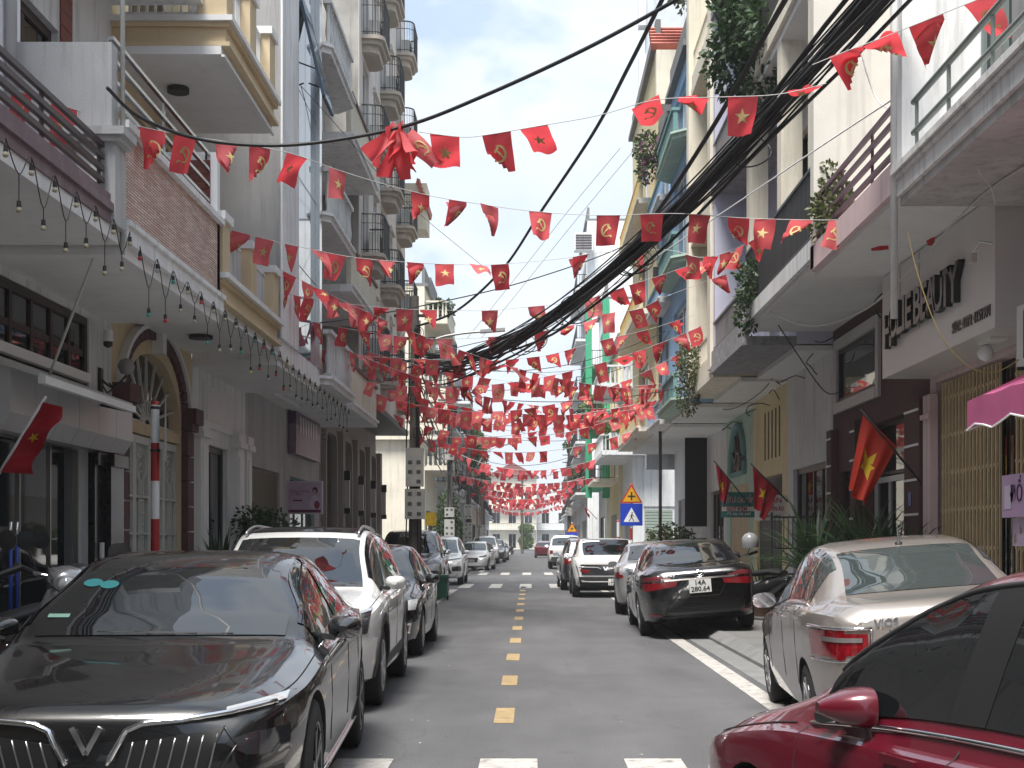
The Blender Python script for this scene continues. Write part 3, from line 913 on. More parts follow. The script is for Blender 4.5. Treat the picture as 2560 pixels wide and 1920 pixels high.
for k in range(8):
    for j in range(2):
        z = 4.55 + k * 1.42; a0 = 21.82 + j * 1.065
        b = MB(); b.box(-3.74, -3.76, a0 + 0.012, a0 + 1.053, z, z + 1.40); part('glass_panel', b, M_curt, h.t)
M_vent = glassm('blue vent glass', (0.035, 0.12, 0.19))
for (a0, z, wid) in ((22.0, 8.55, 1.0),):
    sgn = -1
    top = Vector((-3.70, a0, z + 1.75)); ou = Vector((0.40, 0, -1.68)); al = Vector((0, wid, 0))
    b = MB(); c = top + ou * 0.5 + al * 0.5; b.obox(c, ou * 0.5, al * 0.5, Vector((0.02, 0, 0.008)))
    o = part('vent_flap', b, M_vent, h.t)
    b = MB(); b.bar(top, top + ou, 0.05); b.bar(top + al, top + al + ou, 0.05); b.bar(top + ou, top + ou + al, 0.05); part('flap_frame', b, mat('navy frame', (0.02, 0.05, 0.09), rough=0.4), o)
    b = MB(); b.bar((-3.70, a0, z + 0.6), top + ou * 0.75, 0.02); part('flap_stay', b, M_dark, h.t); b = MB(); b.bar((-3.70, a0 + wid, z + 0.6), top + ou * 0.75 + al, 0.02); part('flap_stay', b, M_dark, h.t)

# L5: pale grey house with ornate chamfered balconies
def small_house(label, side, y0, y1, xf, xb, floors, mw, mb_, rail, mr, ztop, ground, gm, edge=None, xup=None, cham=0.0, ng=1, wn=(2, 1), ground_m=None, mwin=None, roofm=None, parapet=None, sidem=None, hole_w=0.62):
    h = House('townhouse', label, side, y0, y1)
    xup = xup or xf
    zz = [0] + list(floors)
    wd = y1 - y0
    # ground storey
    ga0, ga1 = y0 + wd * 0.14, y1 - wd * 0.14
    fr = h.storey(0, floors[0], xf, ground_m or mw, [(ga0, ga1, 0.16, 2.85)] if ground else [])
    if ground == 'shutter':
        b = MB()
        for k in range(24): bx(b, fr, ga0, ga1, 0.8 + k * 0.086, 0.8 + k * 0.086 + 0.07, -0.12, -0.085)
        bx(b, fr, ga0, ga1, 0.2, 2.85, -0.13, -0.121)
        part('roller_shutter', b, gm, h.t)
    elif ground == 'door':
        window(h.t, fr, ga0, ga1, 0.16, 2.85, 4, 2, gm, bw=0.1, name='door', solid=0.38)
    elif ground == 'gate':
        window(h.t, fr, ga0, ga1, 0.16, 2.85, 2, 1, gm, bw=0.06, name='door')
        b = MB()
        kk = int((ga1 - ga0) / 0.06)
        for k in range(kk):
            a = ga0 + (ga1 - ga0) * k / kk; bx(b, fr, a, a + 0.03, 0.2, 2.8, -0.07, -0.045)
        part('gate_bars', b, gm, h.t, kind='stuff')
    elif ground == 'shop':
        window(h.t, fr, ga0, ga1, 0.16, 2.85, 3, 1, gm, bw=0.05, name='shop_front')
    for i, z in enumerate(floors):
        z1 = floors[i + 1] if i + 1 < len(floors) else ztop
        if z1 - z < 1.5: continue
        hw = wd * hole_w / 2; mid = (y0 + y1) / 2
        holes = [(mid - hw, mid + hw, z + 0.35, z + min(2.5, z1 - z - 0.4))]
        f2 = h.storey(z, z1, xup, mw, holes, sidem=sidem)
        window(h.t, f2, *holes[0], wn[0], wn[1], mwin or M_whitep, bw=0.07, solid=0.0)
        if xb:
            h.slab(z - 0.02, z + 0.13, xb, xup, mb_, 'balcony', cham=cham, bands=((0.10, 0.15, 0.05),) if edge else ())
            if parapet:
                b = MB(); b.box(side * (xb + 0.02), side * (xb + 0.12), h.y0 + cham, h.y1 - cham, z + 0.13, z + 0.13 + parapet); part('parapet', b, edge or mb_, h.t)
                if rail != 'solid':
                    railing(h.t, ('S', side, xb + 0.07), h.y0 + cham, h.y1 - cham, z + 0.13 + parapet, 0.85 - parapet, rail, mr)
                else:
                    b = MB(); b.box(side * (xb - 0.02), side * (xb + 0.16), h.y0 + cham - .02, h.y1 - cham + .02, z + 0.13 + parapet, z + 0.2 + parapet); part('coping', b, mr, h.t)
            else:
                railing(h.t, ('S', side, xb + 0.07), h.y0 + cham, h.y1 - cham, z + 0.13, 0.85, rail, mr)
                if xup - xb > 0.6:
                    railing(h.t, ('N', side, y0 + 0.08), xb + 0.1 + cham, xup - 0.05, z + 0.13, 0.85, rail, mr)
    if xup < xf - .1:
        h.slab(floors[0] - .11, floors[0] - .024, xup, xf + .3, P_soffit, 'overhang_soffit')
    h.roof(ztop, xup, roofm)
    return h
h = small_house('pale grey townhouse with chamfered moulded balconies and lacy parapets', -1, 24.2, 28.0, 5.0, 3.55, (4.3, 7.2, 10.2, 13.2), M_white, M_white, 'baluster', P_lgrey, 16.4, 'gate', mat('dull brass', (0.16, 0.14, 0.10), rough=0.5), cham=0.35, edge=M_white, xup=4.7, ground_m=P_grey)
h = small_house('pinkish townhouse with brown-coped solid balconies beside the tall hotel', -1, 28.0, 32.6, 5.0, 3.62, (4.2, 6.6, 9.7), P_hotel, M_white, 'solid', mat('brown coping', (0.12, 0.05, 0.04), rough=0.6), 11.9, 'shop', P_teal, edge=P_creamw, xup=4.9, ground_m=P_grey, parapet=0.75, cham=0.0)

# L7: tall hotel with rounded balconies
h = House('hotel', 'tall pale pink hotel with rounded balconies and black railings', -1, 32.6, 44.6, 8.0)
fr = ('S', -1, 5.0)
gw = MB(); panel(gw, fr, h.y0, h.y1, 0, 4.9, [(33.0 + i * 2.95, 34.9 + i * 2.95, 1.3, 4.2) for i in range(4)], 0.3)
gw.box(-5.3, -13, h.y0, h.y0 + .15, 0, 4.9); gw.box(-5.3, -13, h.y1 - .15, h.y1, 0, 4.9)
part('wall', gw, P_taupe, h.t)
b = MB(); b.box(-5.8, -5.9, h.y0 + .2, h.y1 - .2, 0, 4.8); part('inner_wall', b, M_int, h.t)
for i in range(4):
    a0, a1 = 33.0 + i * 2.95, 34.9 + i * 2.95
    window(h.t, fr, a0, a1, 1.3, 4.2, 2, 2, M_dark, rec=0.2)
    b = MB(); rr = 0.42
    pts = [(a0, 1.0), (a0, 3.8)] + [(a0 + rr - rr * math.cos(t * math.pi / 12), 3.8 + rr * math.sin(t * math.pi / 12)) for t in range(1, 7)] + [(a1 - rr + rr * math.sin(t * math.pi / 12), 3.8 + rr * math.cos(t * math.pi / 12)) for t in range(0, 7)] + [(a1, 1.0)]
    for p, q in zip(pts[:-1], pts[1:]): b.bar(fpt(fr, p[0], p[1], 0.04), fpt(fr, q[0], q[1], 0.04), 0.16, 0.16)
    part('arch_moulding', b, P_taupe, h.t)
    b = MB(); bx(b, fr, a0, a1, 0.7, 1.3, 0.002, 0.18); part('sill_box', b, plaster('dark taupe', (0.10, 0.09, 0.085)), h.t)
    b = MB(); bx(b, fr, a1 + 0.3, a1 + 0.75, 0.1, 4.3, 0.002, 0.22); part('pilaster', b, P_taupe, h.t)
    lt = thing('wall_lantern', ('slim black lantern on the first hotel pilaster, beside the purple shop board', 'slim black lantern on the second hotel pilaster from the purple shop board', 'slim black lantern on the third hotel pilaster from the purple shop board', 'slim black lantern on the last hotel pilaster by the junction')[i], 'lantern', (-4.7, a1 + 0.5, 2.4), 'lanterns on the hotel pilasters')
    b = MB(); bx(b, fr, a1 + 0.44, a1 + 0.6, 2.2, 2.34, 0.23, 0.38); part('lantern_base', b, M_dark, lt); b = MB(); bx(b, fr, a1 + 0.44, a1 + 0.6, 3.06, 3.3, 0.23, 0.38); part('lantern_cap', b, M_dark, lt)
    b = MB(); bx(b, fr, a1 + 0.46, a1 + 0.58, 2.34, 3.06, 0.25, 0.36); part('lantern_glass', b, mat('frosted lamp glass', (0.45, 0.44, 0.40), rough=0.3), lt)
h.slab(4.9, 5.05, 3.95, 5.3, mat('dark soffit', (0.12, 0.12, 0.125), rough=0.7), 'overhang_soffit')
XH = 4.05
FZ = [5.75 + 2.62 * k for k in range(6)]
holes = []
COLS = (33.35, 37.45, 41.9)
for z in FZ:
    for c in COLS: holes.append((c, c + 1.2, z + 0.15, z + 2.15))
    for c in (35.6, 39.8): holes.append((c, c + 0.75, z + 0.8, z + 2.0))
gw = MB(); panel(gw, ('S', -1, XH), h.y0, h.y1, 5.05, 21, holes, 0.2)
gw.box(-(XH + .2), -12, h.y1 - .15, h.y1, 5.05, 21)
part('wall', gw, P_hotel, h.t)
gw = MB(); gw.box(-(XH + .012), -12, h.y0 - 0.004, h.y0 + .19, 5.05, 21); part('side_wall', gw, P_stain, h.t)
b = MB(); b.box(-4.9, -5.0, h.y0 + .25, h.y1 - .2, 5.1, 21); part('inner_wall', b, M_int, h.t)
frH = ('S', -1, XH)
ac_n = 0
for fi, z in enumerate(FZ[:5]):
    for c in (35.6, 39.8):
        window(h.t, frH, c, c + 0.75, z + 0.8, z + 2.0, 1, 2, M_whitep, rec=0.08)
        b = MB(); bx(b, frH, c - 0.1, c + 0.85, z + 2.08, z + 2.16, 0.002, 0.09); bx(b, frH, c - 0.06, c + 0.81, z + 2.2, z + 2.25, 0.002, 0.06); bx(b, frH, c - 0.1, c + 0.85, z + 0.68, z + 0.74, 0.002, 0.08); part('window_hood', b, P_hotel, h.t)
    for ci, c in enumerate(COLS):
        window(h.t, frH, c, c + 1.2, z + 0.15, z + 2.15, 2, 1, M_whitep, rec=0.1)
        y0, y1 = c - 0.25, c + 1.45
        def bal(off, z0, z1):
            o = off; pts = []
            x1 = XH - 0.0; xo = XH - 0.52 - o; rr = 0.26
            pts = [(x1, y0 - o)]
            for t in range(0, 7): pts.append((xo + rr - rr * math.sin(t * math.pi / 12), y0 - o + rr - rr * math.cos(t * math.pi / 12)))
            for t in range(0, 7): pts.append((xo + rr - rr * math.cos(t * math.pi / 12), y1 + o - rr + rr * math.sin(t * math.pi / 12)))
            pts.append((x1, y1 + o))
            return pts
        b = MB()
        for (o, z0, z1) in ((-0.14, z - 0.30, z - 0.12), (-0.05, z - 0.12, z - 0.02), (0.02, z - 0.02, z + 0.07)):
            b.prism(bal(o, 0, 0), lambda p, q, d: (-p, q, d), z0, z1)
        part('balcony', b, mat('balcony stone', (0.45, 0.40, 0.345), rough=0.8, var=0.12, vscale=2, streak=0.25), h.t)
        r = MB(); P = bal(0.0, 0, 0)
        path = [Vector((-p, q, 0)) for p, q in P]
        for (zz, rr) in ((z + 1.0, 0.022), (z + 0.14, 0.012), (z + 0.78, 0.010)):
            r.tube([v + Vector((0, 0, zz)) for v in path], rr, 5)
        tot = 0
        for p, q in zip(path[:-1], path[1:]):
            n_ = max(1, int((q - p).length / 0.12))
            for k in range(n_):
                v = p.lerp(q, k / n_)
                r.bar((v.x, v.y, z + 0.07), (v.x, v.y, z + 1.0), 0.016)
        part('railing', r, M_dark, h.t)
        if (ac_n % 5) != 2:
            aircon((-(XH - 0.02), c + 1.02, z + 0.22), -1, 'grey air conditioner on the %s-row hotel balcony, %s stack from the stained side wall' % (('lowest', 'second', 'third', 'fourth', 'fifth')[fi], ('first', 'second', 'third')[ci]), 'air conditioners on the hotel balconies')
        ac_n += 1
h.roof(21, XH)
# small tiled bay at the far end of the hotel
b = MB(); b.box(-3.35, -4.2, 44.62, 45.9, 11.6, 13.1); o = single('tiled_bay', b, P_creamw, 'cream bay with red tiled hood at the far hotel corner', 'bay')
b = MB()
for k in range(7): b.obox((-3.33 - k * 0.05, 45.25, 12.3 + k * 0.14), (0.05, 0, -0.02), (0, 0.70, 0), (0.02, 0, 0.09))
part('roof_tiles', b, M_tilered, o)
# ================================================================== RIGHT SIDE
# R0: white house with cracked balcony (only its far end is in view)
h = House('townhouse', 'white townhouse with cracked balcony edge and green pipe rail', 1, 4.0, 13.0)
fr = h.storey(0, 4.82, 5.0, P_lgrey, [(8, 12.5, 0.16, 3.0)])
window(h.t, fr, 8, 12.5, 0.16, 3.0, 5, 1, M_dark)
fr = h.storey(4.9, 9.5, 4.18, M_white, [(9.0, 12.75, 5.5, 8.4)])
window(h.t, fr, 9.0, 12.75, 5.5, 8.4, 6, 1, mat('grey green frame', (0.16, 0.20, 0.20), rough=0.5), rec=0.02, bw=0.07)
b = MB(); b.box(3.46, 4.18, 12.8, 12.99, 4.9, 9.5); part('wing_wall', b, M_white, h.t)
cr_ = mat('cracked white render', (0.66, 0.66, 0.65), rough=0.85, var=0.15, vscale=1.2, streak=0.55, bump=0.3, bscale=45)
h.slab(4.66, 4.74, 3.5, 5.3, mat('peeling soffit', (0.50, 0.49, 0.48), rough=0.9, var=0.3, vscale=1.5, streak=0.5), 'balcony_slab')
h.slab(4.742, 5.0, 3.46, 4.2, cr_, 'balcony_edge', bands=((0.16, 0.19, 0.03), (0.20, 0.26, 0.06)))
r = MB()
for z in (5.22, 5.5):
    r.tube([(3.5, 5, z), (3.5, 9.3, z), (3.5, 12.55, z)], 0.03, 8)
for y in (6, 7.5, 9.0, 10.4, 11.5, 12.45): r.tube([(3.5, y, 5.0), (3.5, y, 5.5)], 0.018, 6)
part('railing', r, mat('grey green pipe', (0.17, 0.20, 0.19), rough=0.5, var=0.2), h.t, smooth=30)
b = MB(); b.tube([(3.44, 13.0, 3.6), (3.44, 13.0, 9.5)], 0.035, 8); part('drain_pipe', b, P_lgrey, h.t, smooth=True)
# pink awning
aw = thing('awning', 'pink fabric awning with white-edged scalloped valance', 'awning', (4.4, 9.5, 2.5))
M_pinkc = mat('pink canvas', (0.46, 0.10, 0.23), rough=0.8, var=0.2, vscale=3, translucent=0.25)
ypts = [7.0 + i * 0.2 for i in range(21)]; ypts = [y for y in ypts if y < 11.0] + [11.0]
b = MB()
rows = []
for k in range(7):
    t = k / 6
    rows.append([Vector((4.7 - 1.2 * t, y, 3.20 - 0.58 * t - 0.04 * math.sin(math.pi * t) + 0.008 * math.sin(y * 9 + k))) for y in ypts])
b.grid(rows)
val = [[rows[-1][i] + Vector((-0.004, 0, 0)) for i in range(len(ypts))], [rows[-1][i] + Vector((-0.006, 0, -0.23 - 0.025 * math.cos(ypts[i] * 2 * math.pi / 0.8))) for i in range(len(ypts))]]
b.grid(val)
b.q(rows[0][-1], rows[-1][-1], rows[-1][-1] + Vector((0, 0.001, -0.23)), Vector((4.7, 11.001, 2.90)))
part('awning_cloth', b, M_pinkc, aw, smooth=True)
b = MB(); b.tube([v + Vector((-0.004, 0, 0)) for v in val[1]], 0.008, 5); b.tube([rows[-1][-1] + Vector((0, 0.004, -0.23)), Vector((4.7, 11.005, 2.90))], 0.008, 5); part('white_piping', b, M_whitep, aw)
b = MB(); b.tube([(3.55, 10.9, 2.58), (4.9, 10.9, 2.7)], 0.015, 6); b.tube([(3.53, 7, 2.58), (3.53, 10.9, 2.58)], 0.018, 6); part('awning_frame', b, M_steel, aw)
# lilac shop sign and poster
sg = thing('shop_sign', 'lilac shop board lettered in dark purple beside the folding gate', 'sign', (4.5, 12.3, 1.4))
M_lil = mat('lilac board', (0.50, 0.34, 0.54), rough=0.6, var=0.1)
b = MB(); b.box(4.50, 4.56, 11.2, 13.12, 1.72, 2.12); part('board', b, M_lil, sg)
place_text('lettering', 'ĐỒ', 0.22, mat('dark purple print', (0.06, 0.02, 0.10), rough=0.6), sg, (4.494, 12.72, 1.93), (0, -1, 0), (0, 0, 1), extrude=0.002)
b = MB(); b.box(4.494, 4.498, 12.86, 13.04, 1.80, 2.02); part('pale_patch', b, mat('pale lilac print', (0.62, 0.55, 0.68), rough=0.6), sg)
b = MB(); b.box(4.56, 4.60, 11.3, 13.0, 1.45, 1.715); part('poster', b, mat('lilac poster', (0.52, 0.42, 0.58), rough=0.5, var=0.2, vscale=6), sg)
for (y, z, s_) in ((12.93, 1.52, 1.0), (12.78, 1.60, 0.8)):
    b = MB()
    for k in range(6):
        t = k * math.pi / 3
        b.q((4.557, y, z), (4.555, y + 0.03 * s_ * math.cos(t) - .01 * math.sin(t), z + 0.05 * s_ * math.sin(t)), (4.556, y + 0.045 * s_ * math.cos(t + .4), z + 0.065 * s_ * math.sin(t + .4)), (4.555, y + 0.02 * s_ * math.cos(t + .8), z + 0.04 * s_ * math.sin(t + .8)))
    part('flower_print', b, mat('gold print', (0.30, 0.25, 0.10), rough=0.6), sg)
aircon((4.6, 11.75, 3.02), 1, 'grey air conditioner unit hung beside the lettered shop fascia')

# R1: pink balcony over the lettered fascia and cream folding gate
h = House('townhouse', 'townhouse with pink balcony, mauve bar railing and cream folding gate', 1, 13.0, 17.2)
fr = h.storey(0, 4.8, 5.0, P_pink, [(13.15, 16.95, 0.14, 3.45)])
b = MB(); bx(b, fr, 16.86, 17.16, 0.13, 3.3, 0.002, 0.1); bx(b, fr, 16.8, 17.16, 3.0, 3.06, 0.1, 0.14); part('pilaster', b, P_pink, h.t)
b = MB()
def foldgate(b, y0, y1):
    n = int((y1 - y0) / 0.062)
    for k in range(n):
        y = y0 + (y1 - y0) * k / n; off = 0.02 if k % 2 else 0.0
        bx(b, fr, y, y + 0.030, 0.15, 3.42, -0.06 + off, -0.035 + off)
    for z in (0.5, 0.95, 1.4, 1.85, 2.3, 2.75, 3.2):
        for k in range(n - 1):
            y = y0 + (y1 - y0) * k / n
            b.bar(fpt(fr, y + .015, z - 0.04 * (1 if k % 2 else -1), -0.026), fpt(fr, y + .077, z + 0.04 * (1 if k % 2 else -1), -0.026), 0.008, 0.018)
foldgate(b, 14.75, 16.85); 
part('folding_gate', b, M_ygate, h.t, kind='stuff')
b = MB(); foldgate(b, 13.2, 14.30); part('folding_gate', b, M_ygate, h.t, kind='stuff')
window(h.t, fr, 13.16, 16.94, 0.15, 3.44, 4, 1, M_dark, rec=0.17, bw=0.04, name='shop_front')
b = MB(); bx(b, fr, 14.33, 14.36, 0.2, 2.6, -0.05, -0.02); bx(b, fr, 14.5, 14.52, 0.2, 2.6, -0.05, -0.02); part('door_pull', b, M_chrome, h.t)
sb = thing('shop_fascia', 'grey box fascia with raised black shop lettering under the pink balcony', 'sign', (4.7, 15.1, 3.5))
b = MB(); b.box(4.4, 4.98, 13.02, 17.18, 3.52, 4.78); part('fascia_box', b, mat('grey composite panel', (0.60, 0.59, 0.58), rough=0.35, var=0.05), sb)
b = MB()
for y in (15.55, 16.35): b.box(4.397, 4.401, y, y + 0.008, 3.9, 4.76)
part('panel_joint', b, M_dark, sb)
M_let = mat('black acrylic letters', (0.010, 0.010, 0.012), rough=0.25)
for ch, y, z, s_ in (('H', 16.66, 3.90, 0.5), ('O', 16.40, 3.98, 0.5), ('L', 16.14, 3.99, 0.46), ('I', 15.95, 4.0, 0.46), ('E', 15.76, 4.0, 0.46)):
    place_text('letter', ch, 0.56, M_let, sb, (4.36, y, z + 0.12), (0, -1, 0), (0, 0, 1), extrude=0.036, bold=0.012)
for i, ch in enumerate('BEAUTY'):
    place_text('letter', ch, 0.56, M_let, sb, (4.36, 15.40 - i * 0.262, 4.12), (0, -1, 0), (0, 0, 1), extrude=0.036, bold=0.012)
place_text('phone_line', 'SĐT: 0372 4151991', 0.15, M_let, sb, (4.394, 13.72, 3.70), (0, -1, 0), (0, 0, 1), extrude=0.006, bold=0.004)
b = MB(); b.lathe([(0, -0.085), (0.06, -0.06), (0.085, 0), (0.06, 0.06), (0.02, 0.085), (0, 0.085)], (4.62, 13.95, 3.40), n=18)
lp = single('globe_lamp', b, mat('opal glass', (0.75, 0.76, 0.78), rough=0.25), 'round white globe lamp under the lettered fascia', 'lamp', smooth=True)
b = MB(); b.box(4.55, 4.72, 13.6, 13.98, 3.487, 3.518); part('lamp_base', b, M_whitep, lp)
sp_ = thing('spotlight', 'small clear bracket spotlight on the fascia end', 'spotlight', (4.38, 13.05, 4.2))
b = MB(); b.tube([(4.4, 13.1, 4.33), (4.30, 13.15, 4.36), (4.26, 13.2, 4.28)], 0.012, 6); part('bracket', b, M_steel, sp_)
b = MB(); b.lathe([(0, 0), (0.04, 0), (0.045, 0.09), (0, 0.1)], (4.25, 13.22, 4.17), n=10); part('lamp_head', b, mat('pale lamp plastic', (0.5, 0.48, 0.45), rough=0.3), sp_)
h.slab(4.80, 4.86, 3.56, 5.3, P_soffit, 'balcony_slab')
h.slab(4.862, 5.16, 3.5, 3.7, P_pink, 'balcony_edge')
railing(h.t, ('S', 1, 3.55), h.y0 + .02, h.y1 - .05, 5.12, 0.62, 'hbars', M_mauve, top=0.05)
fr = h.storey(4.862, 8.2, 4.5, P_beige, [(14.0, 16.2, 5.0, 7.3)])
window(h.t, fr, 14.0, 16.2, 5.0, 7.3, 2, 2, M_dark, trim=0.12)
h.storey(8.2, 12, 4.5, P_beige)
b = MB(); b.box(3.5, 4.5, 16.98, 17.18, 4.87, 8.2); part('wing_wall', b, P_beige, h.t)

# R2: maroon-brown front
h = House('townhouse', 'maroon-brown fronted townhouse with white stripes on its piers', 1, 17.2, 22.7)
fr = h.storey(0, 4.95, 5.0, P_brown, [(18.2, 20.6, 0.14, 3.2), (19.75, 22.3, 3.72, 4.58), (21.1, 22.2, 0.14, 2.6)])
window(h.t, fr, 18.2, 20.6, 2.45, 3.2, 1, 1, M_wood, rec=0.18)
window(h.t, fr, 18.2, 20.6, 0.14, 2.43, 3, 1, mat('white door frame', (0.5, 0.5, 0.5), rough=0.4), rec=0.18, bw=0.08, name='door')
window(h.t, fr, 21.1, 22.2, 0.14, 2.6, 2, 1, M_wood, rec=0.1, bw=0.1, name='door')
window(h.t, fr, 19.75, 22.3, 3.72, 4.58, 1, 1, M_dark, rec=0.02, trim=0.16, mt=mat('grey white trim', (0.5, 0.5, 0.5), rough=0.5), bw=0.07)
for (a0, a1) in ((17.25, 17.95), (20.68, 21.0), (22.3, 22.66)):
    b = MB(); bx(b, fr, a0, a1, 0.13, 3.3, 0.002, 0.12); o = part('pier', b, P_brown, h.t)
    for k in range(7):
        b = MB(); bx(b, fr, a0 + 0.03, a1 - 0.03, 0.5 + k * 0.44, 0.53 + k * 0.44, 0.121, 0.135); part('white_stripe', b, M_whitep, o)
b = MB(); bx(b, fr, 17.6, 17.72, 1.95, 2.12, 0.121, 0.13); part('number_plate', b, mat('blue enamel', (0.03, 0.07, 0.30), rough=0.4), h.t)
h.slab(4.95, 5.02, 3.56, 5.3, P_soffit, 'balcony_slab')
h.slab(5.022, 5.26, 3.5, 5.0, P_lgrey, 'balcony_edge')
railing(h.t, ('S', 1, 3.55), h.y0 + .1, h.y1 - .1, 5.26, 0.95, 'vbars', M_dark, sp=0.085)
fr = h.storey(5.022, 8.6, 4.2, P_beige, [(17.9, 19.3, 5.3, 7.6), (20.2, 21.6, 5.3, 7.8)])
window(h.t, fr, 17.9, 19.3, 5.3, 7.6, 2, 2, M_dark, trim=0.14); window(h.t, fr, 20.2, 21.6, 5.3, 7.8, 1, 2, M_wood)
for y in (17.3, 19.5, 22.3):
    b = MB(); b.box(3.56, 3.86, y, y + 0.32, 5.27, 8.6); part('pillar', b, P_creamw, h.t)
h.slab(8.6, 8.72, 3.56, 5.2, P_soffit, 'balcony_slab')
h.slab(8.722, 9.1, 3.5, 5.0, P_creamw, 'balcony_edge')
h.storey(8.723, 13, 4.3, P_beige)
railing(h.t, ('S', 1, 3.55), h.y0 + .1, h.y1 - .1, 9.1, 0.9, 'vbars', M_dark, sp=0.085)
# R3 .. R7
h3 = small_house('lavender-grey townhouse with wrought-iron balcony over a stone relief edge', 1, 22.7, 26.7, 5.0, 3.5, (4.75, 8.2, 11.6), P_lav, mat('grey relief stone', (0.30, 0.30, 0.31), rough=0.8, var=0.45, vscale=9, bump=0.8, bscale=25), 'vbars', mat('pewter iron', (0.16, 0.15, 0.15), rough=0.5), 15, 'door', M_wood, xup=4.4, ground_m=P_lgrey, edge=None, parapet=0.28)
b = MB(); b.box(3.56, 4.4, 26.5, 26.69, 4.9, 14.6); part('wing_wall', b, P_lav, h3.t)
h4 = small_house('pale yellow townhouse with tall cream corner pillars and slotted ground wall', 1, 26.7, 30.8, 5.0, 3.55, (4.7, 8.0, 11.3), P_yellow, P_creamw, 'vbars', P_creamw, 15.5, 'gate', M_dark, xup=4.1, ground_m=P_yellow, parapet=0.3)
for y in (26.75, 30.35):
    b = MB(); b.box(3.5, 3.95, y, y + 0.42, 4.85, 15.5); part('corner_pillar', b, P_creamw, h4.t)
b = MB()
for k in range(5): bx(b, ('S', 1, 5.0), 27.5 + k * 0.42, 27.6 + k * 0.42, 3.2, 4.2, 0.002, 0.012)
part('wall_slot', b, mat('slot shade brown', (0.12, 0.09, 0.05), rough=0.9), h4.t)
h5 = small_house('blue townhouse with teal moulded balconies over a mint ground floor', 1, 30.8, 35.0, 5.0, 3.22, (4.6, 7.8, 10.6), P_blue, P_mint, 'solid', P_teal, 12.6, 'gate', M_ygate, xup=3.58, ground_m=P_mint, parapet=0.5, cham=0.3, edge=P_teal)
fr = ('S', 1, 5.0)
b = MB(); AC5 = 32.9
pts = [fpt(fr, AC5 - 1.1 * math.cos(math.pi * i / 16), 3.1 + 1.15 * math.sin(math.pi * i / 16), 0.03) for i in range(17)]
b.tube(pts, 0.09, 6); b.bar(fpt(fr, AC5 - 1.1, 3.1, 0.03), fpt(fr, AC5 + 1.1, 3.1, 0.03), 0.1); part('arch_trim', b, P_teal, h5.t)
b = MB(); b.prism([(AC5 - 1.05 * math.cos(math.pi * i / 16), 3.1 + 1.1 * math.sin(math.pi * i / 16)) for i in range(17)], lambda p, q, d: fpt(fr, p, q, d), 0.002, 0.012); part('fan_pane', b, M_glass, h5.t)
b = MB()
for i in range(1, 6): b.bar(fpt(fr, AC5, 3.1, 0.02), fpt(fr, AC5 - 1.05 * math.cos(math.pi * i / 6), 3.1 + 1.1 * math.sin(math.pi * i / 6), 0.02), 0.05)
b.tube([fpt(fr, AC5 - 0.5 * math.cos(math.pi * i / 12), 3.1 + 0.5 * math.sin(math.pi * i / 12), 0.03) for i in range(13)], 0.03, 5)
part('fan_bars', b, M_wood, h5.t)
h6 = small_house('narrow blue townhouse with dark timber doors under a grey overhang', 1, 35.0, 38.6, 5.0, 3.3, (4.5, 7.6, 10.2), P_blue, P_lgrey, 'solid', P_teal, 12.3, 'door', M_wood, xup=3.62, parapet=0.4, edge=P_blue, ground_m=P_lgrey)
h7 = small_house('tall yellow corner townhouse with red tiled hood on its top storey', 1, 38.6, 47.6, 5.0, 3.05, (4.6, 7.9, 11.0), P_yellow, P_creamw, 'vbars', mat('gilt cream iron', (0.50, 0.36, 0.14), rough=0.5), 15.3, 'shutter', M_shut, xup=3.55, ground_m=P_lgrey, parapet=0.35, edge=P_yellow, hole_w=0.4)
b = MB()                                             # tiled hood facing the camera
for k in range(6):
    for j in range(9):
        b.obox((3.45 + j * 0.165, 38.5 - 0.13 * k + 0.4, 15.9 - 0.13 * k), (0.085, 0, 0), (0, 0.09, -0.07), (0, 0.012, 0.02))
part('hood_tiles', b, M_tilered, h7.t)
b = MB(); b.box(3.5, 5.0, 38.1, 38.58, 13.6, 15.1); part('bay', b, P_creamw, h7.t)
bn = MB(); bn.box(4.35, 4.97, 38.62, 38.66, 1.9, 4.5)
single('banner', bn, mat('black banner cloth', (0.006, 0.007, 0.012), rough=0.8), 'tall black banner hanging on the grey ground floor by the shutter', 'banner')

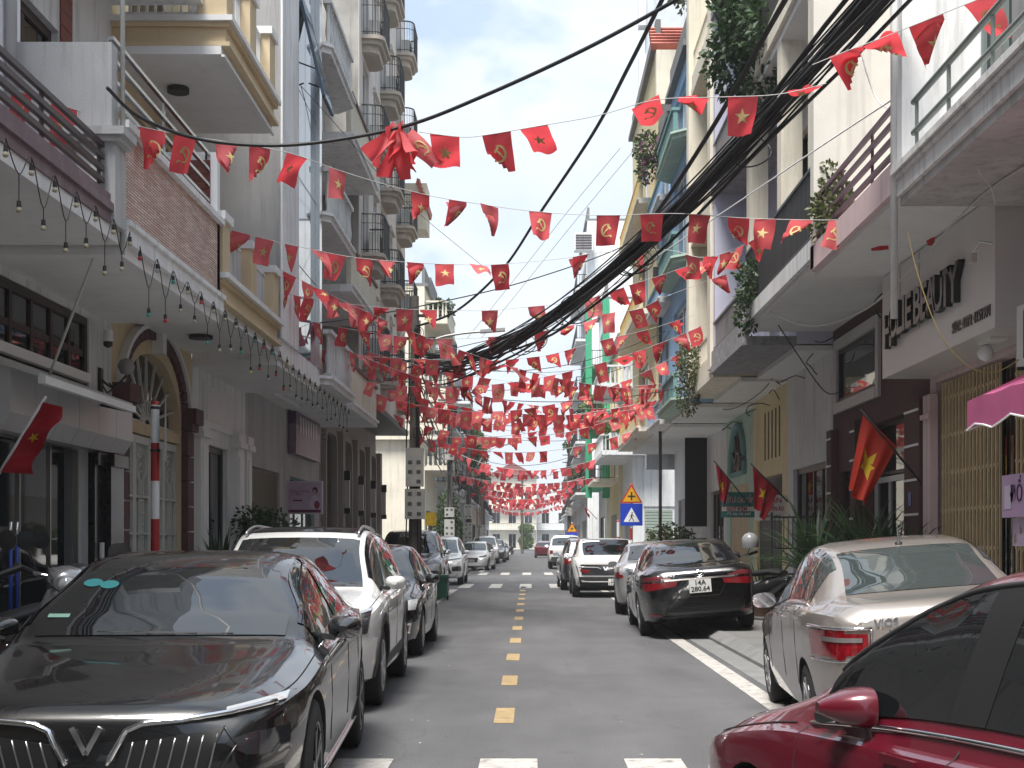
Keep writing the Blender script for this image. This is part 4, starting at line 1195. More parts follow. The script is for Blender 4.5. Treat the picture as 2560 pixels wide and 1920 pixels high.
# ================================================================== FAR LOTS beyond the cross street
def arow(side, lots):
    for L_ in lots:
        small_house(*L_)
iron = M_dark
FAR_L = [
 ('cream corner building with banded quoins and moulded balcony past the crossing', 60.0, 66.5, 4.6, 3.6, (4.6, 8.0, 11.0), P_creamw, P_creamw, 'baluster', P_creamw, 12.6, 'shop', M_dark),
 ('narrow white townhouse with grey iron balconies after the cream corner building', 66.5, 71.0, 4.8, 3.7, (4.2, 7.4, 10.6), M_white, P_lgrey, 'vbars', iron, 13.4, 'shutter', M_shut),
 ('light grey townhouse with a concrete front and folding shutters', 71.0, 76.0, 4.9, 3.8, (4.0, 7.2), P_lgrey, P_lgrey, 'vbars', iron, 10.4, 'shutter', M_shut),
 ('white townhouse with thin dark railings beside the concrete front', 76.0, 81.0, 4.9, 3.7, (4.2, 7.4, 10.4), M_white, M_white, 'vbars', iron, 13.0, 'gate', M_shut),
 ('beige townhouse with a red hanging sign on its balcony', 81.0, 87.0, 4.8, 3.7, (4.1, 7.2), P_beige, P_lgrey, 'vbars', iron, 10.2, 'shop', M_dark),
 ('pale yellow townhouse with plain balconies far down the street', 87.0, 93.0, 4.8, 3.8, (4.1, 7.2, 10.2), P_creamw, M_white, 'vbars', iron, 12.4, 'shutter', M_shut),
 ('grey townhouse with stained parapet far down the street', 93.0, 100.0, 4.8, 3.9, (4.1, 7.2), P_lgrey, P_grey, 'vbars', iron, 9.8, 'shop', M_dark),
 ('white three-storey townhouse opposite the green-edged block', 100.0, 108.0, 4.7, 3.9, (4.1, 7.2), M_white, M_white, 'vbars', iron, 10.5, 'shutter', M_shut),
 ('cream townhouse with brown doors near the far end of the street', 108.0, 118.0, 4.6, 3.8, (4.1, 7.2), P_creamw, P_creamw, 'vbars', iron, 10.0, 'door', M_wood),
 ('light pink townhouse near the far end of the street', 118.0, 130.0, 4.6, 3.9, (4.1, 7.2), P_pink, M_white, 'vbars', iron, 11.0, 'shop', M_dark),
 ('long low grey row before the traffic island', 130.0, 150.0, 4.8, 4.1, (4.0, 6.8), P_lgrey, M_white, 'vbars', iron, 9.0, 'shutter', M_shut),
 ('long low white row beside the traffic island', 150.0, 175.0, 5.2, 4.6, (4.0, 6.8), M_white, M_white, 'vbars', iron, 8.6, 'shop', M_dark),
]
FAR_R = [
 ('grey corner house with baluster balcony and green striped roller shutter', 60.0, 67.0, 4.5, 3.1, (5.2, 8.2), P_lgrey, P_lgrey, 'baluster', P_lgrey, 11.2, 'shutter', M_shut),
 ('cream townhouse with yellow underside balconies past the grey corner house', 67.0, 74.0, 4.3, 3.1, (4.4, 7.6), P_yellow, P_creamw, 'vbars', iron, 10.8, 'gate', M_shut),
 ('white townhouse with bottle-green pilasters and rounded balcony ends', 74.0, 82.0, 4.1, 3.0, (4.4, 7.6, 10.8), M_white, P_green, 'vbars', iron, 14.5, 'shop', M_dark),
 ('tall plain white block with a louvred vent box high on its blank wall', 86.0, 98.0, 3.6, 2.85, (4.4, 7.6, 10.8, 14.0, 17.2), M_white, P_lgrey, 'vbars', iron, 21.5, 'shutter', M_shut),
 ('light grey townhouse with iron balconies behind the tall white block', 98.0, 108.0, 3.9, 3.1, (4.2, 7.3, 10.4), P_lgrey, M_white, 'vbars', iron, 13.0, 'shop', M_dark),
 ('white townhouse with a red vertical sign far down the right', 108.0, 118.0, 4.0, 3.1, (4.2, 7.3), M_white, P_lgrey, 'vbars', iron, 11.4, 'shutter', M_shut),
 ('beige townhouse far down the right with brown doors', 118.0, 130.0, 4.1, 3.3, (4.2, 7.3), P_beige, M_white, 'vbars', iron, 10.4, 'door', M_wood),
 ('long pale blue row far down the right', 130.0, 150.0, 4.2, 3.4, (4.0, 6.8), plaster('pale blue plaster', (0.45, 0.52, 0.60)), M_white, 'vbars', iron, 9.4, 'shutter', M_shut),
 ('long white row on the right beside the traffic island', 150.0, 178.0, 4.4, 3.8, (4.0, 6.8), M_white, M_white, 'vbars', iron, 8.8, 'shop', M_dark),
]
for (lb, y0, y1, xf, xb, fl, mw, mb_, ra, mr, zt, gr, gm) in FAR_L:
    small_house(lb, -1, y0, y1, xf, xb, fl, mw, mb_, ra, mr, zt, gr, gm)
HR = {}
for (lb, y0, y1, xf, xb, fl, mw, mb_, ra, mr, zt, gr, gm) in FAR_R:
    HR[lb] = small_house(lb, 1, y0, y1, xf, xb, fl, mw, mb_, ra, mr, zt, gr, gm)
# near-facing details on the two corner houses beyond the cross street
tq = HR[FAR_R[0][0]].t
fN = ('N', 1, 60.0)
b = MB()
for k in range(16): bx(b, fN, 5.0, 6.2, 0.8 + k * 0.13, 0.9 + k * 0.13, 0.002, 0.03)
part('side_shutter', b, mat('green shutter slats', (0.30, 0.36, 0.30), rough=0.6), tq)
b = MB(); bx(b, fN, 4.95, 6.4, 3.0, 4.9, 0.002, 0.05); part('side_panel', b, P_lgrey, tq)
b = MB(); bx(b, fN, 3.1, 5.6, 5.2, 5.4, 0.002, 0.9); bx(b, fN, 3.4, 4.4, 5.45, 6.15, 0.8, 0.88); part('side_balcony', b, P_lgrey, tq)
railing(tq, ('N', 1, 59.16), 4.4, 5.6, 5.4, 0.85, 'baluster', P_lgrey)
tg = HR[FAR_R[2][0]].t
for x in (2.98, 3.9):
    b = MB(); b.box(x, x + 0.35, 73.9, 73.99, 3.8, 14.5); part('green_pilaster', b, P_green, tg)
tw = HR[FAR_R[3][0]].t
b = MB(); b.box(2.75, 3.9, 85.2, 85.98, 19.5, 20.6); part('vent_box', b, M_white, tw)
b = MB()
for k in range(6): b.box(2.82, 3.82, 85.16, 85.2, 19.58 + k * 0.16, 19.66 + k * 0.16)
part('louvre', b, mat('brown louvre', (0.06, 0.035, 0.03), rough=0.6), tw)
# tall pale tower on the right beyond the crossing, set back
small_house('slim bluish white tower with stacked window hoods beyond the crossing', 1, 62.0, 62.01 + 9.0, 9.9, None, (5, 8, 11, 14, 17, 20, 23), plaster('bluish white render', (0.60, 0.63, 0.67)), M_white, 'vbars', iron, 27.0, None, None) if False else None
tb = House('tower_house', 'tall bluish white house with stacked window hoods above the yellow corner house', 1, 47.8, 48.0 + 0.4)
tb.storey(4, 24, 4.05, plaster('bluish white render', (0.58, 0.62, 0.67)))
for k in range(6):
    b = MB(); b.box(3.78, 4.04, 47.75, 48.25, 9.0 + k * 2.6, 10.6 + k * 2.6); part('window_hood', b, M_white, tb.t)
# quoins on the left cream corner
b = MB()
for k in range(4): b.box(-3.6, -9, 59.85, 59.99, 6.3 + k * 0.42, 6.62 + k * 0.42)
b.box(-3.55, -9, 59.7, 59.98, 5.9, 6.1)
single('banded_cornice', b, P_creamw, 'cream banded cornice courses round the corner building past the crossing', 'cornice')
# the street behind the camera
for (lb, sd_, y0, y1, fl, mw, zt) in (('cream townhouse behind the viewpoint on the left', -1, -12, 4.9, (4.3, 7.6), P_creamw, 12), ('grey townhouse farther behind the viewpoint on the left', -1, -34, -12, (4.3, 7.6), P_lgrey, 13), ('white row far behind the viewpoint on the left', -1, -80, -34, (4.3, 7.6), M_white, 12),
        ('beige townhouse behind the viewpoint on the right', 1, -14, 3.9, (4.4, 7.6), P_beige, 12), ('yellow townhouse farther behind the viewpoint on the right', 1, -36, -14, (4.3, 7.6), P_yellow, 12), ('grey row far behind the viewpoint on the right', 1, -80, -36, (4.3, 7.6), P_lgrey, 13)):
    small_house(lb, sd_, y0, y1, 5.0, 3.7, fl, mw, mw, 'vbars', M_dark, zt, 'shop', M_dark)
# end of the street: buildings facing the camera
def end_house(label, x0, x1, y, z, mw, roof=None):
    t = thing('end_house', label, 'house', ((x0 + x1) / 2, y, 0))
    fr = ('N', 1, y)
    b = MB(); nfl = max(1, int(z / 3.3)); holes = []
    nb = max(2, int((x1 - x0) / 2.2))
    for k in range(nfl):
        for j in range(nb):
            c = x0 + (x1 - x0) * (j + .5) / nb
            holes.append((c - 0.6, c + 0.6, k * 3.3 + (0.3 if k == 0 else 0.9), k * 3.3 + 2.6))
    panel(b, fr, x0, x1, 0, z, holes, 0.2); b.box(x0, x1, y + 1.5, y + 8, 0, z)
    part('wall', b, mw, t)
    for hh in holes: window(t, fr, *hh, 2, 1, M_whitep, rec=0.1)
    for k in range(1, nfl):
        b = MB(); b.box(x0, x1, y - 0.9, y - 0.01, k * 3.3 - 0.12, k * 3.3); part('balcony', b, P_lgrey, t)
        railing(t, ('N', 1, y - 0.85), x0, x1, k * 3.3, 0.9, 'vbars', M_dark, sp=0.3)
    if roof:
        b = MB(); b.prism([(x0 - 0.4, z), ((x0 + x1) / 2, z + 2.2), (x1 + 0.4, z)], lambda p, q, d: (p, d, q), y - 0.5, y + 8.5); part('roof', b, roof, t)
end_house('far end house under a wide dull red tin roof', -6.5, 1.0, 214, 11.5, P_creamw, mat('dull red tin', (0.22, 0.07, 0.06), rough=0.5, var=0.2))
end_house('far end house with pale walls and three rows of balconies', 1.1, 9, 216, 9.6, P_lgrey)
end_house('far end grey house on the left edge of the junction', -15, -6.6, 215, 11, M_white)
end_house('far end white house on the right edge of the junction', 9.1, 18, 215, 11, M_white)
# ------------------------------------------------------------------ cars
def paint(name, col, metal=0.0, rough=0.25):
    return mat(name, col, rough=rough, metal=metal, coat=1.0, spec=0.5)
C_black = paint('black car paint', (0.003, 0.003, 0.0035))
C_white = paint('white car paint', (0.66, 0.66, 0.65), rough=0.3)
C_silver = paint('silver car paint', (0.46, 0.46, 0.46), metal=0.65, rough=0.32)
C_champ = paint('champagne car paint', (0.36, 0.325, 0.30), metal=0.6, rough=0.32)
C_grey = paint('graphite car paint', (0.050, 0.050, 0.053), metal=0.5, rough=0.3)
C_red = paint('crimson car paint', (0.105, 0.006, 0.016), metal=0.2, rough=0.28)
M_cglass = mat('car glass', (0.006, 0.007, 0.008), rough=0.01, ior=2.2)
M_cglass2 = mat('pale car glass', (0.035, 0.045, 0.045), rough=0.01, ior=2.2)
M_lens = mat('lamp lens', (0.35, 0.36, 0.37), rough=0.05, coat=1.0)
M_lensd = mat('dark lamp lens', (0.03, 0.03, 0.035), rough=0.05, coat=1.0)
M_redl = mat('red lamp lens', (0.20, 0.005, 0.010), rough=0.08, coat=1.0, var=0.5, vscale=30)
M_tyre = mat('tyre rubber', (0.016, 0.016, 0.017), rough=0.85, bump=0.3, bscale=60)
M_rim = mat('alloy rim', (0.42, 0.42, 0.43), rough=0.28, metal=0.9)
M_rimd = mat('dark alloy rim', (0.10, 0.10, 0.105), rough=0.3, metal=0.9)
M_clad = mat('grey plastic cladding', (0.035, 0.035, 0.037), rough=0.6)
M_seam = mat('panel gap', (0.004, 0.004, 0.004), rough=0.8)
M_plate = mat('number plate white', (0.62, 0.62, 0.60), rough=0.5)

SEDAN = dict(L=4.75, W=1.82, H=1.46,
  top=[(0, .56), (.008, .62), (.03, .70), (.10, .79), (.20, .87), (.285, .945), (.31, .985), (.44, 1.345), (.50, 1.43), (.57, 1.46), (.66, 1.435), (.74, 1.36), (.83, 1.16), (.865, 1.085), (.90, 1.065), (.97, 1.045), (.99, 1.0), (1, .93)],
  sh=[(0, .56), (.03, .665), (.10, .74), (.285, .87), (.5, .93), (.75, .985), (.9, 1.0), (.97, .985), (1, .93)],
  hw=[(0, .62), (.012, .70), (.03, .765), (.07, .835), (.14, .885), (.25, .905), (.5, .91), (.75, .905), (.88, .87), (.95, .815), (.985, .75), (1, .66)],
  bot=[(0, .24), (.05, .19), (.2, .17), (.8, .17), (.93, .22), (1, .34)],
  rw=[(0, .6), (.10, .76), (.285, .80), (.33, .80), (.44, .66), (.6, .64), (.75, .64), (.865, .74), (.9, .78), (1, .7)],
  cowl=.30, ws_top=.445, rg_top=.72, rg_bot=.862, wins=[(.325, .52), (.535, .685), (.70, .775)],
  wf=.195, wr=.775, r=.335)
SUV = dict(L=4.46, W=1.825, H=1.64,
  top=[(0, .66), (.008, .74), (.03, .84), (.08, .93), (.16, .98), (.25, 1.03), (.275, 1.07), (.40, 1.45), (.47, 1.575), (.56, 1.615), (.75, 1.595), (.87, 1.55), (.905, 1.50), (.955, 1.18), (.975, 1.07), (.99, 1.0), (1, .90)],
  sh=[(0, .66), (.03, .80), (.10, .885), (.25, .965), (.5, 1.0), (.8, 1.06), (.95, 1.06), (1, .90)],
  hw=[(0, .66), (.012, .74), (.03, .80), (.07, .86), (.14, .90), (.25, .912), (.5, .912), (.8, .905), (.92, .865), (.97, .82), (1, .72)],
  bot=[(0, .30), (.05, .24), (.2, .22), (.8, .22), (.93, .28), (1, .42)],
  rw=[(0, .65), (.10, .78), (.25, .82), (.40, .70), (.55, .68), (.85, .67), (.95, .76), (1, .70)],
  cowl=.268, ws_top=.425, rg_top=.905, rg_bot=.957, wins=[(.30, .50), (.515, .70), (.715, .85)],
  wf=.205, wr=.80, r=.36)
PICKUP = dict(L=5.25, W=1.88, H=1.82,
  top=[(0, .80), (.008, .90), (.02, .98), (.06, 1.06), (.20, 1.12), (.25, 1.16), (.34, 1.58), (.39, 1.74), (.48, 1.80), (.57, 1.77), (.605, 1.68), (.63, 1.2), (.64, 1.11), (.98, 1.11), (.99, 1.05), (1, 1.0)],
  sh=[(0, .80), (.02, .94), (.10, 1.02), (.25, 1.07), (.6, 1.09), (.98, 1.09), (1, 1.0)],
  hw=[(0, .70), (.012, .80), (.03, .86), (.08, .91), (.25, .93), (.5, .935), (.9, .93), (.98, .90), (1, .86)],
  bot=[(0, .42), (.05, .34), (.2, .32), (.8, .34), (.95, .42), (1, .50)],
  rw=[(0, .72), (.10, .84), (.25, .86), (.38, .72), (.58, .70), (.63, .84), (1, .88)],
  cowl=.245, ws_top=.372, rg_top=.595, rg_bot=.628, wins=[(.275, .43), (.44, .585)],
  wf=.19, wr=.80, r=.385)
HATCH = dict(SEDAN); HATCH.update(L=4.0, W=1.72, H=1.48,
  top=[(0, .56), (.01, .64), (.04, .73), (.10, .81), (.2, .90), (.27, .98), (.29, 1.02), (.42, 1.36), (.49, 1.45), (.57, 1.48), (.75, 1.43), (.87, 1.33), (.94, 1.05), (.97, .98), (1, .85)],
  rg_top=.87, rg_bot=.94, wins=[(.31, .52), (.535, .72), (.735, .84)], cowl=.285, ws_top=.43, wf=.2, wr=.81, r=.31)
BOXY = dict(SUV); BOXY.update(L=4.0, W=1.74, H=1.58,
  top=[(0, .70), (.01, .80), (.03, .92), (.08, .98), (.2, 1.03), (.24, 1.08), (.37, 1.45), (.43, 1.54), (.55, 1.575), (.85, 1.56), (.935, 1.54), (.952, 1.50), (.978, 1.18), (.988, 1.06), (1, .95)],
  rw=[(0, .65), (.10, .78), (.25, .84), (.40, .79), (.55, .79), (.9, .79), (.97, .84), (1, .76)],
  rg_top=.94, rg_bot=.982, cowl=.235, ws_top=.385, wins=[(.27, .48), (.495, .70), (.715, .88)], wf=.19, wr=.82)

class Car:
    def __init__(s, label, spec, col, pos, yaw=0.0, roll=0.0, group=None, z=0.0, **kw):
        "front at local +y; pos is the ground point under the body centre"
        sp = dict(spec); sp.update(kw.get('spec_up', {}))
        s.sp = sp; s.L = sp['L']; s.kw = kw
        s.ws = sp['W'] / 1.82; 
        s.hs = sp['H'] / max(v for _, v in sp['top'])
        s.t = thing('parked_car', label, 'car', (pos[0], pos[1], z), group)
        s.t.rotation_euler = (0, R(roll), R(yaw))
        s.col = col
        tp = list(sp['top'])
        for sgn in (1, -1):
            i = max(range(1, len(tp) - 3) if sgn > 0 else range(len(tp) // 2, len(tp) - 3), key=lambda q: sgn * (tp[q+1][1] - tp[q][1]) * (1 if (tp[q+1][0] - tp[q][0]) > .03 else 0))
            (x0, y0), (x1, y1) = tp[i], tp[i+1]
            tp[i+1:i+1] = [(x0 + (x1 - x0) * f, y0 + (y1 - y0) * f + .007) for f in (.25, .5, .75)]
        sp['top'] = tp
        ORG[s.t.name] = Vector((0, 0, 0))
        s.body()
    def prm(s, u):
        sp = s.sp
        return (lerp1(sp['bot'], u), lerp1(sp['hw'], u) * s.ws, lerp1(sp['sh'], u) * s.hs, lerp1(sp['top'], u) * s.hs, lerp1(sp['rw'], u))
    def sec(s, u):
        b, h, zs, zt, rwf = s.prm(u)
        g = max(zt - zs, 0.004); rw = rwf * h
        lo = min(.925 * h, .945 * h)
        e = s.sp.get('edge', 0.0)
        k = s.sp.get('bulge', 0.0) * max(0, math.sin(math.pi * min(1, u / s.sp['cowl'])))
        return [(0, b), (.55 * h, b), (.86 * h, b + .01), (.955 * h, b + .06), (.99 * h, b + .30 * (zs - b)), (1.0 * h, b + .62 * (zs - b)), (.992 * h, zs - .055), (.975 * h, zs - .018), (.935 * h, zs + .0),
                (lo + (rw - lo) * .12, zs + .16 * g), (lo + (rw - lo) * .46, zs + .52 * g), (lo + (rw - lo) * .80, zs + .83 * g), (rw * .97, zs + .93 * g), (.80 * rw, zs + .975 * g + k), (.42 * rw, zs + .995 * g - k * .3), (0, zt - k * .8)]
    def P(s, u, t, side=1):
        "surface point: u along (0 front .. 1 rear), t round the half section (0 bottom .. 15 top centre)"
        q = s.sec(u)
        t = max(0, min(t, 14.9999)); i = int(t); f = t - i
        x = q[i][0] + (q[i+1][0] - q[i][0]) * f; z = q[i][1] + (q[i+1][1] - q[i][1]) * f
        # rounded plan: push section forward/back by its lateral position near the ends
        return Vector((side * x, s.L / 2 - u * s.L, z))
    def body(s):
        us = sorted({*[i / 56 for i in range(57)], .004, .008, .013, .022, .03, .05, .95, .965, .978, .985, .992, .996, *[k for k, _ in s.sp['top']]})
        m = MB(); rows = []
        for u in us:
            q = s.sec(u); y = s.L / 2 - u * s.L
            row = [Vector((x, y, z)) for x, z in q] + [Vector((-x, y, z)) for x, z in q[-2:0:-1]]
            rows.append(row)
        m.grid(rows, closeu=True)
        nr = len(rows[0])
        i0 = 0
        m.f.append(tuple(range(nr))[::-1]); m.m.append(0)
        base = (len(us) - 1) * nr
        m.f.append(tuple(base + k for k in range(nr))); m.m.append(0)
        me = m.mesh('body', [s.col, M_black])
        s.bvh = BVHTree.FromPolygons([v.co.copy() for v in me.vertices], [tuple(p.vertices) for p in me.polygons])
        # wheel openings
        tmp = bpy.data.objects.new('tmp', me); COL.objects.link(tmp)
        c = MB(); r = s.sp['r']
        for wu in (s.sp['wf'], s.sp['wr']):
            yy = s.L / 2 - wu * s.L
            n = 28; rr = r + s.sp.get('gap', .045)
            ring = [(yy + rr * math.cos(2 * math.pi * k / n), r + rr * math.sin(2 * math.pi * k / n)) for k in range(n)]
            for sg in (-1, 1):
                c.prism(ring, lambda p, q, d: (d, p, q), sg * 0.42 * s.sp['W'] - sg * 0.13, sg * 1.4)
        cme = c.mesh('cut', [M_black]); co = bpy.data.objects.new('cut', cme); COL.objects.link(co)
        md = tmp.modifiers.new('b', 'BOOLEAN'); md.operation = 'DIFFERENCE'; md.object = co; md.solver = 'EXACT'; md.material_mode = 'TRANSFER'
        dg = bpy.context.evaluated_depsgraph_get()
        res = bpy.data.meshes.new_from_object(tmp.evaluated_get(dg))
        bpy.data.objects.remove(tmp); bpy.data.objects.remove(co)
        res.polygons.foreach_set('use_smooth', [True] * len(res.polygons)); res.set_sharp_from_angle(angle=R(38))
        if len(res.materials) == 0: res.materials.append(s.col)
        s.b = part('body', res, None, s.t, local=True)
        low = s.kw.get('low', False)
        # glass
        sp = s.sp
        gl = s.kw.get('glass', M_cglass); gs = s.kw.get('sideglass', gl)
        s.uv('windshield', sp['cowl'], sp['ws_top'], gl, n=10)
        s.uv('rear_window', sp['rg_top'], sp['rg_bot'], gl, n=10)
        for side in (-1, 1):
            for (u0, u1) in sp['wins']:
                s.uv('side_window', u0, u1, gs, t0=9.0, t1=s.kw.get('t1', 11.85), side=side, n=8)
            if not low and s.kw.get('trim', True):
                b = MB(); b.tube([s.off(u / 40, 8.55, side, .004) for u in range(int(sp['wins'][0][0] * 40), int(sp['wins'][-1][1] * 40) + 1)], .010, 5); part('window_trim', b, M_chrome, s.t, local=True, smooth=True)
        # wheels
        wh = None
        for wu in (sp['wf'], sp['wr']):
            for side in (-1, 1):
                s.wheel(wu, side, low)
        if not low: s.seams()
        for side in (-1, 1): s.mirror(side)
        if not low:
            for side in (-1, 1):
                for u in (s.sp['wins'][0][1] - .045, s.sp['wins'][1][1] - .02):
                    b = MB(); c = s.off(u, 6.4, side, .022); b.obox(c, (.008 * side, 0, 0), (0, .10, 0), (0, 0, .013)); part('door_handle', b, M_chrome if s.kw.get('chrome_handles') else s.col, s.t, local=True)
    def off(s, u, t, side, d):
        p = s.P(u, t, side)
        n = (s.P(u, t + .3, side) - s.P(u, max(t - .3, 0), side)).cross(s.P(min(u + .01, 1), t, side) - s.P(max(u - .01, 0), t, side))
        if n.length > 0: n.normalize()
        if n.dot(Vector((p.x, 0, p.z - .6))) < 0: n = -n
        return p + n * d
    def uv(s, name, u0, u1, m, t0=None, t1=None, side=0, n=8, d=.006):
        "glass patch laid on the loft"
        b = MB(); rows = []
        if side:
            for i in range(n + 1):
                u = u0 + (u1 - u0) * i / n
                rows.append([s.off(u, t0 + (t1 - t0) * j / 5, side, d) for j in range(6)])
        else:
            tm = [12.35, 12.7, 13, 13.5, 14, 14.5, 14.99]
            for i in range(n + 1):
                u = u0 + (u1 - u0) * i / n
                k = 0.55 * (1 - i / n) if name == 'windshield' else 0.45 * (i / n)
                tt = [t - (12.4 - 11.9) * k * 0 for t in tm]
                l = [s.off(u, t, -1, d) for t in tt]; r = [s.off(u, t, 1, d) for t in tt]
                rows.append(l + r[::-1])
        b.grid(rows)
        return part(name, b, m, s.t, local=True, smooth=True)
    def wheel(s, wu, side, low):
        r = s.sp['r']; y = s.L / 2 - wu * s.L; x = side * (s.sp['W'] / 2 - .012); wdt = .21
        c = (0, 0, 0)
        w_ = MB(); sg = side
        prof = [(r * .64, -wdt), (r * .90, -wdt), (r, -wdt * .86), (r, -wdt * .14), (r * .95, -.012), (r * .80, 0), (r * .67, -.006), (r * .64, -.03)]
        w_.lathe([(a, sg * h) for a, h in prof], c, 'x', n=18 if low else 32)
        tk = 'wheel%s%d' % (s.sp['L'], side)
        o = part('wheel', w_, M_tyre, s.t, local=True, smooth=50)
        o.location = (x, y, r)
        rm = MB(); m = s.kw.get('rim', M_rim)
        rm.lathe([(a, sg * h) for a, h in [(r * .66, -.02), (r * .66, -.005), (r * .62, -.008), (r * .60, -.05), (r * .60, -.14)]], c, 'x', n=18 if low else 32)
        ns = s.kw.get('spokes', 5)
        for k in range(ns):
            t = 2 * math.pi * k / ns
            for dt in ((-.10, .10) if ns <= 6 else (0,)):
                a = Vector((sg * -.022, math.cos(t + dt * .3) * r * .10, math.sin(t + dt * .3) * r * .10)); e = Vector((sg * -.012, math.cos(t + dt * 1.6) * r * .61, math.sin(t + dt * 1.6) * r * .61))
                rm.bar(a, e, .034 if ns <= 6 else .04, .02, up=(1, 0, 0))
        rm.lathe([(0, sg * -.008), (r * .13, sg * -.010), (r * .15, sg * -.03)], c, 'x', n=12)
        part('rim', rm, m, o, local=True, smooth=35)
        dk = MB(); dk.lathe([(0, sg * -.12), (r * .60, sg * -.12)], c, 'x', n=16); part('brake_disc', dk, M_dark, o, local=True)
    def seams(s):
        sp = s.sp
        for side in (-1, 1):
            for u in (sp['wins'][0][0] - .015, sp['wins'][0][1] + .008, min(sp['wins'][1][1] + .012, sp['wr'] - .02)):
                b = MB(); b.tube([s.off(u, t, side, -.001) for t in (4.0, 4.6, 5.2, 5.8, 6.4, 7, 7.6, 8.2)], .004, 4, cap=False); part('door_seam', b, M_seam, s.t, local=True)
        b = MB(); b.tube([s.off(u / 100, 8.6, -1, 0) for u in range(5, int(sp['cowl'] * 100))], .0045, 4, cap=False); part('bonnet_seam', b, M_seam, s.t, local=True)
        b = MB(); b.tube([s.off(u / 100, 8.6, 1, 0) for u in range(5, int(sp['cowl'] * 100))], .0045, 4, cap=False); part('bonnet_seam', b, M_seam, s.t, local=True)
    def mirror(s, side):
        u = s.sp['wins'][0][0] + .045
        p = s.P(u, 9.2, side)
        b = MB(); rows = []
        cx, cy, cz = p.x + side * .14, p.y + .03, p.z + .030
        for k in range(7):
            t = k / 6; sc = math.sin(math.pi * (0.08 + .46 * t)) 
            yy = cy + .10 - .17 * t
            rows.append([Vector((cx + side * .100 * sc * (abs(math.cos(a)) ** .7) * (1 if math.cos(a) > 0 else -1), yy, cz + .066 * sc * (abs(math.sin(a)) ** .7) * (1 if math.sin(a) > 0 else -1))) for a in [2 * math.pi * q / 16 for q in range(16)]])
        b.grid(rows, closeu=True)
        b.f.append(tuple(range(16))[::-1]); b.m.append(0)
        o = part('mirror', b, s.kw.get('mirror', s.col), s.t, local=True, smooth=50)
        if s.kw.get('fold'):
            M_ = Matrix.Translation(p) @ Matrix.Rotation(R(-side * 78), 4, 'Z') @ Matrix.Translation(-p + Vector((-side * .02, .02, 0)))
            o.matrix_basis = Matrix.Translation((-0.0, -.03, 0)) @ M_
        b = MB(); b.v = [tuple(v + Vector((0, -.001, 0))) for v in rows[-1]]; b.f = [tuple(range(16))]; b.m = [0]; part('mirror_glass', b, M_black if s.kw.get('fold') else M_chrome, o, local=True)
        b = MB(); b.bar((p.x - side * .03, p.y + .03, p.z - .01), (cx - side * .05, cy + .01, cz - .055), .06, .03); part('mirror_arm', b, M_black, s.t, local=True)
    # projected patches -------------------------------------------------
    def hit(s, face, a, z):
        if face in 'FB':
            sy = 1 if face == 'F' else -1
            r = s.bvh.ray_cast(Vector((a, sy * 6, z)), Vector((0, -sy, 0)))
        elif face == 'T':
            r = s.bvh.ray_cast(Vector((a, z, 4)), Vector((0, 0, -1)))
        else:
            sx = 1 if face == 'R' else -1
            r = s.bvh.ray_cast(Vector((sx * 4, a, z)), Vector((-sx, 0, 0)))
        if r[0] is None:
            q = {'F': (a, s.L / 2, z), 'B': (a, -s.L / 2, z), 'T': (a, z, 1.4)}.get(face, ((1 if face == 'R' else -1) * .9, a, z))
            r = s.bvh.find_nearest(Vector(q))
        return r[0], r[1]
    def patch(s, name, face, upper, lower, m, d=.006, n=10, k=4, parent=None, smooth=True):
        "patch between two polylines given in the projection plane"
        def rs(pl):
            pl = [Vector((p[0], p[1])) for p in pl]; Ls = [0]
            for a, c in zip(pl[:-1], pl[1:]): Ls.append(Ls[-1] + (c - a).length)
            out = []
            for i in range(n + 1):
                t = Ls[-1] * i / n
                for j in range(len(pl) - 1):
                    if t <= Ls[j+1] + 1e-9:
                        f = (t - Ls[j]) / max(1e-9, Ls[j+1] - Ls[j]); out.append(pl[j].lerp(pl[j+1], f)); break
            return out
        U, W_ = rs(upper), rs(lower)
        rows = []
        for i in range(n + 1):
            row = []
            for j in range(k + 1):
                q = U[i].lerp(W_[i], j / k)
                p, nn = s.hit(face, q.x, q.y)
                row.append(p + nn * d)
            rows.append(row)
        b = MB(); b.grid(rows)
        # skirt so the piece has depth
        edge = [rows[i][0] for i in range(n + 1)] + [rows[n][j] for j in range(1, k + 1)] + [rows[i][k] for i in range(n - 1, -1, -1)] + [rows[0][j] for j in range(k - 1, 0, -1)]
        cen = Vector((0, 0, .6))
        inn = []
        for p in edge:
            pp, nn, *_ = s.bvh.find_nearest(p); inn.append(p - nn * (d + .012))
        b.grid([edge, inn], closeu=True)
        return part(name, b, m, parent or s.t, local=True, smooth=40 if smooth else False)
    def both(s, name, face, upper, lower, m, **k):
        for sg in (-1, 1):
            s.patch(name, face, [(sg * p, q) for p, q in upper], [(sg * p, q) for p, q in lower], m, **k)
    def strip(s, name, face, pts, r, m, n=6, lift=0.0):
        pts2 = []
        pl = pts
        for (a, c) in zip(pl[:-1], pl[1:]):
            for i in range(n): pts2.append((a[0] + (c[0] - a[0]) * i / n, a[1] + (c[1] - a[1]) * i / n))
        pts2.append(pl[-1])
        q = [s.hit(face, *p) for p in pts2]
        b = MB(); b.tube([p + nn * (r * .5 + lift) for p, nn in q], r, 6); return part(name, b, m, s.t, local=True, smooth=True)
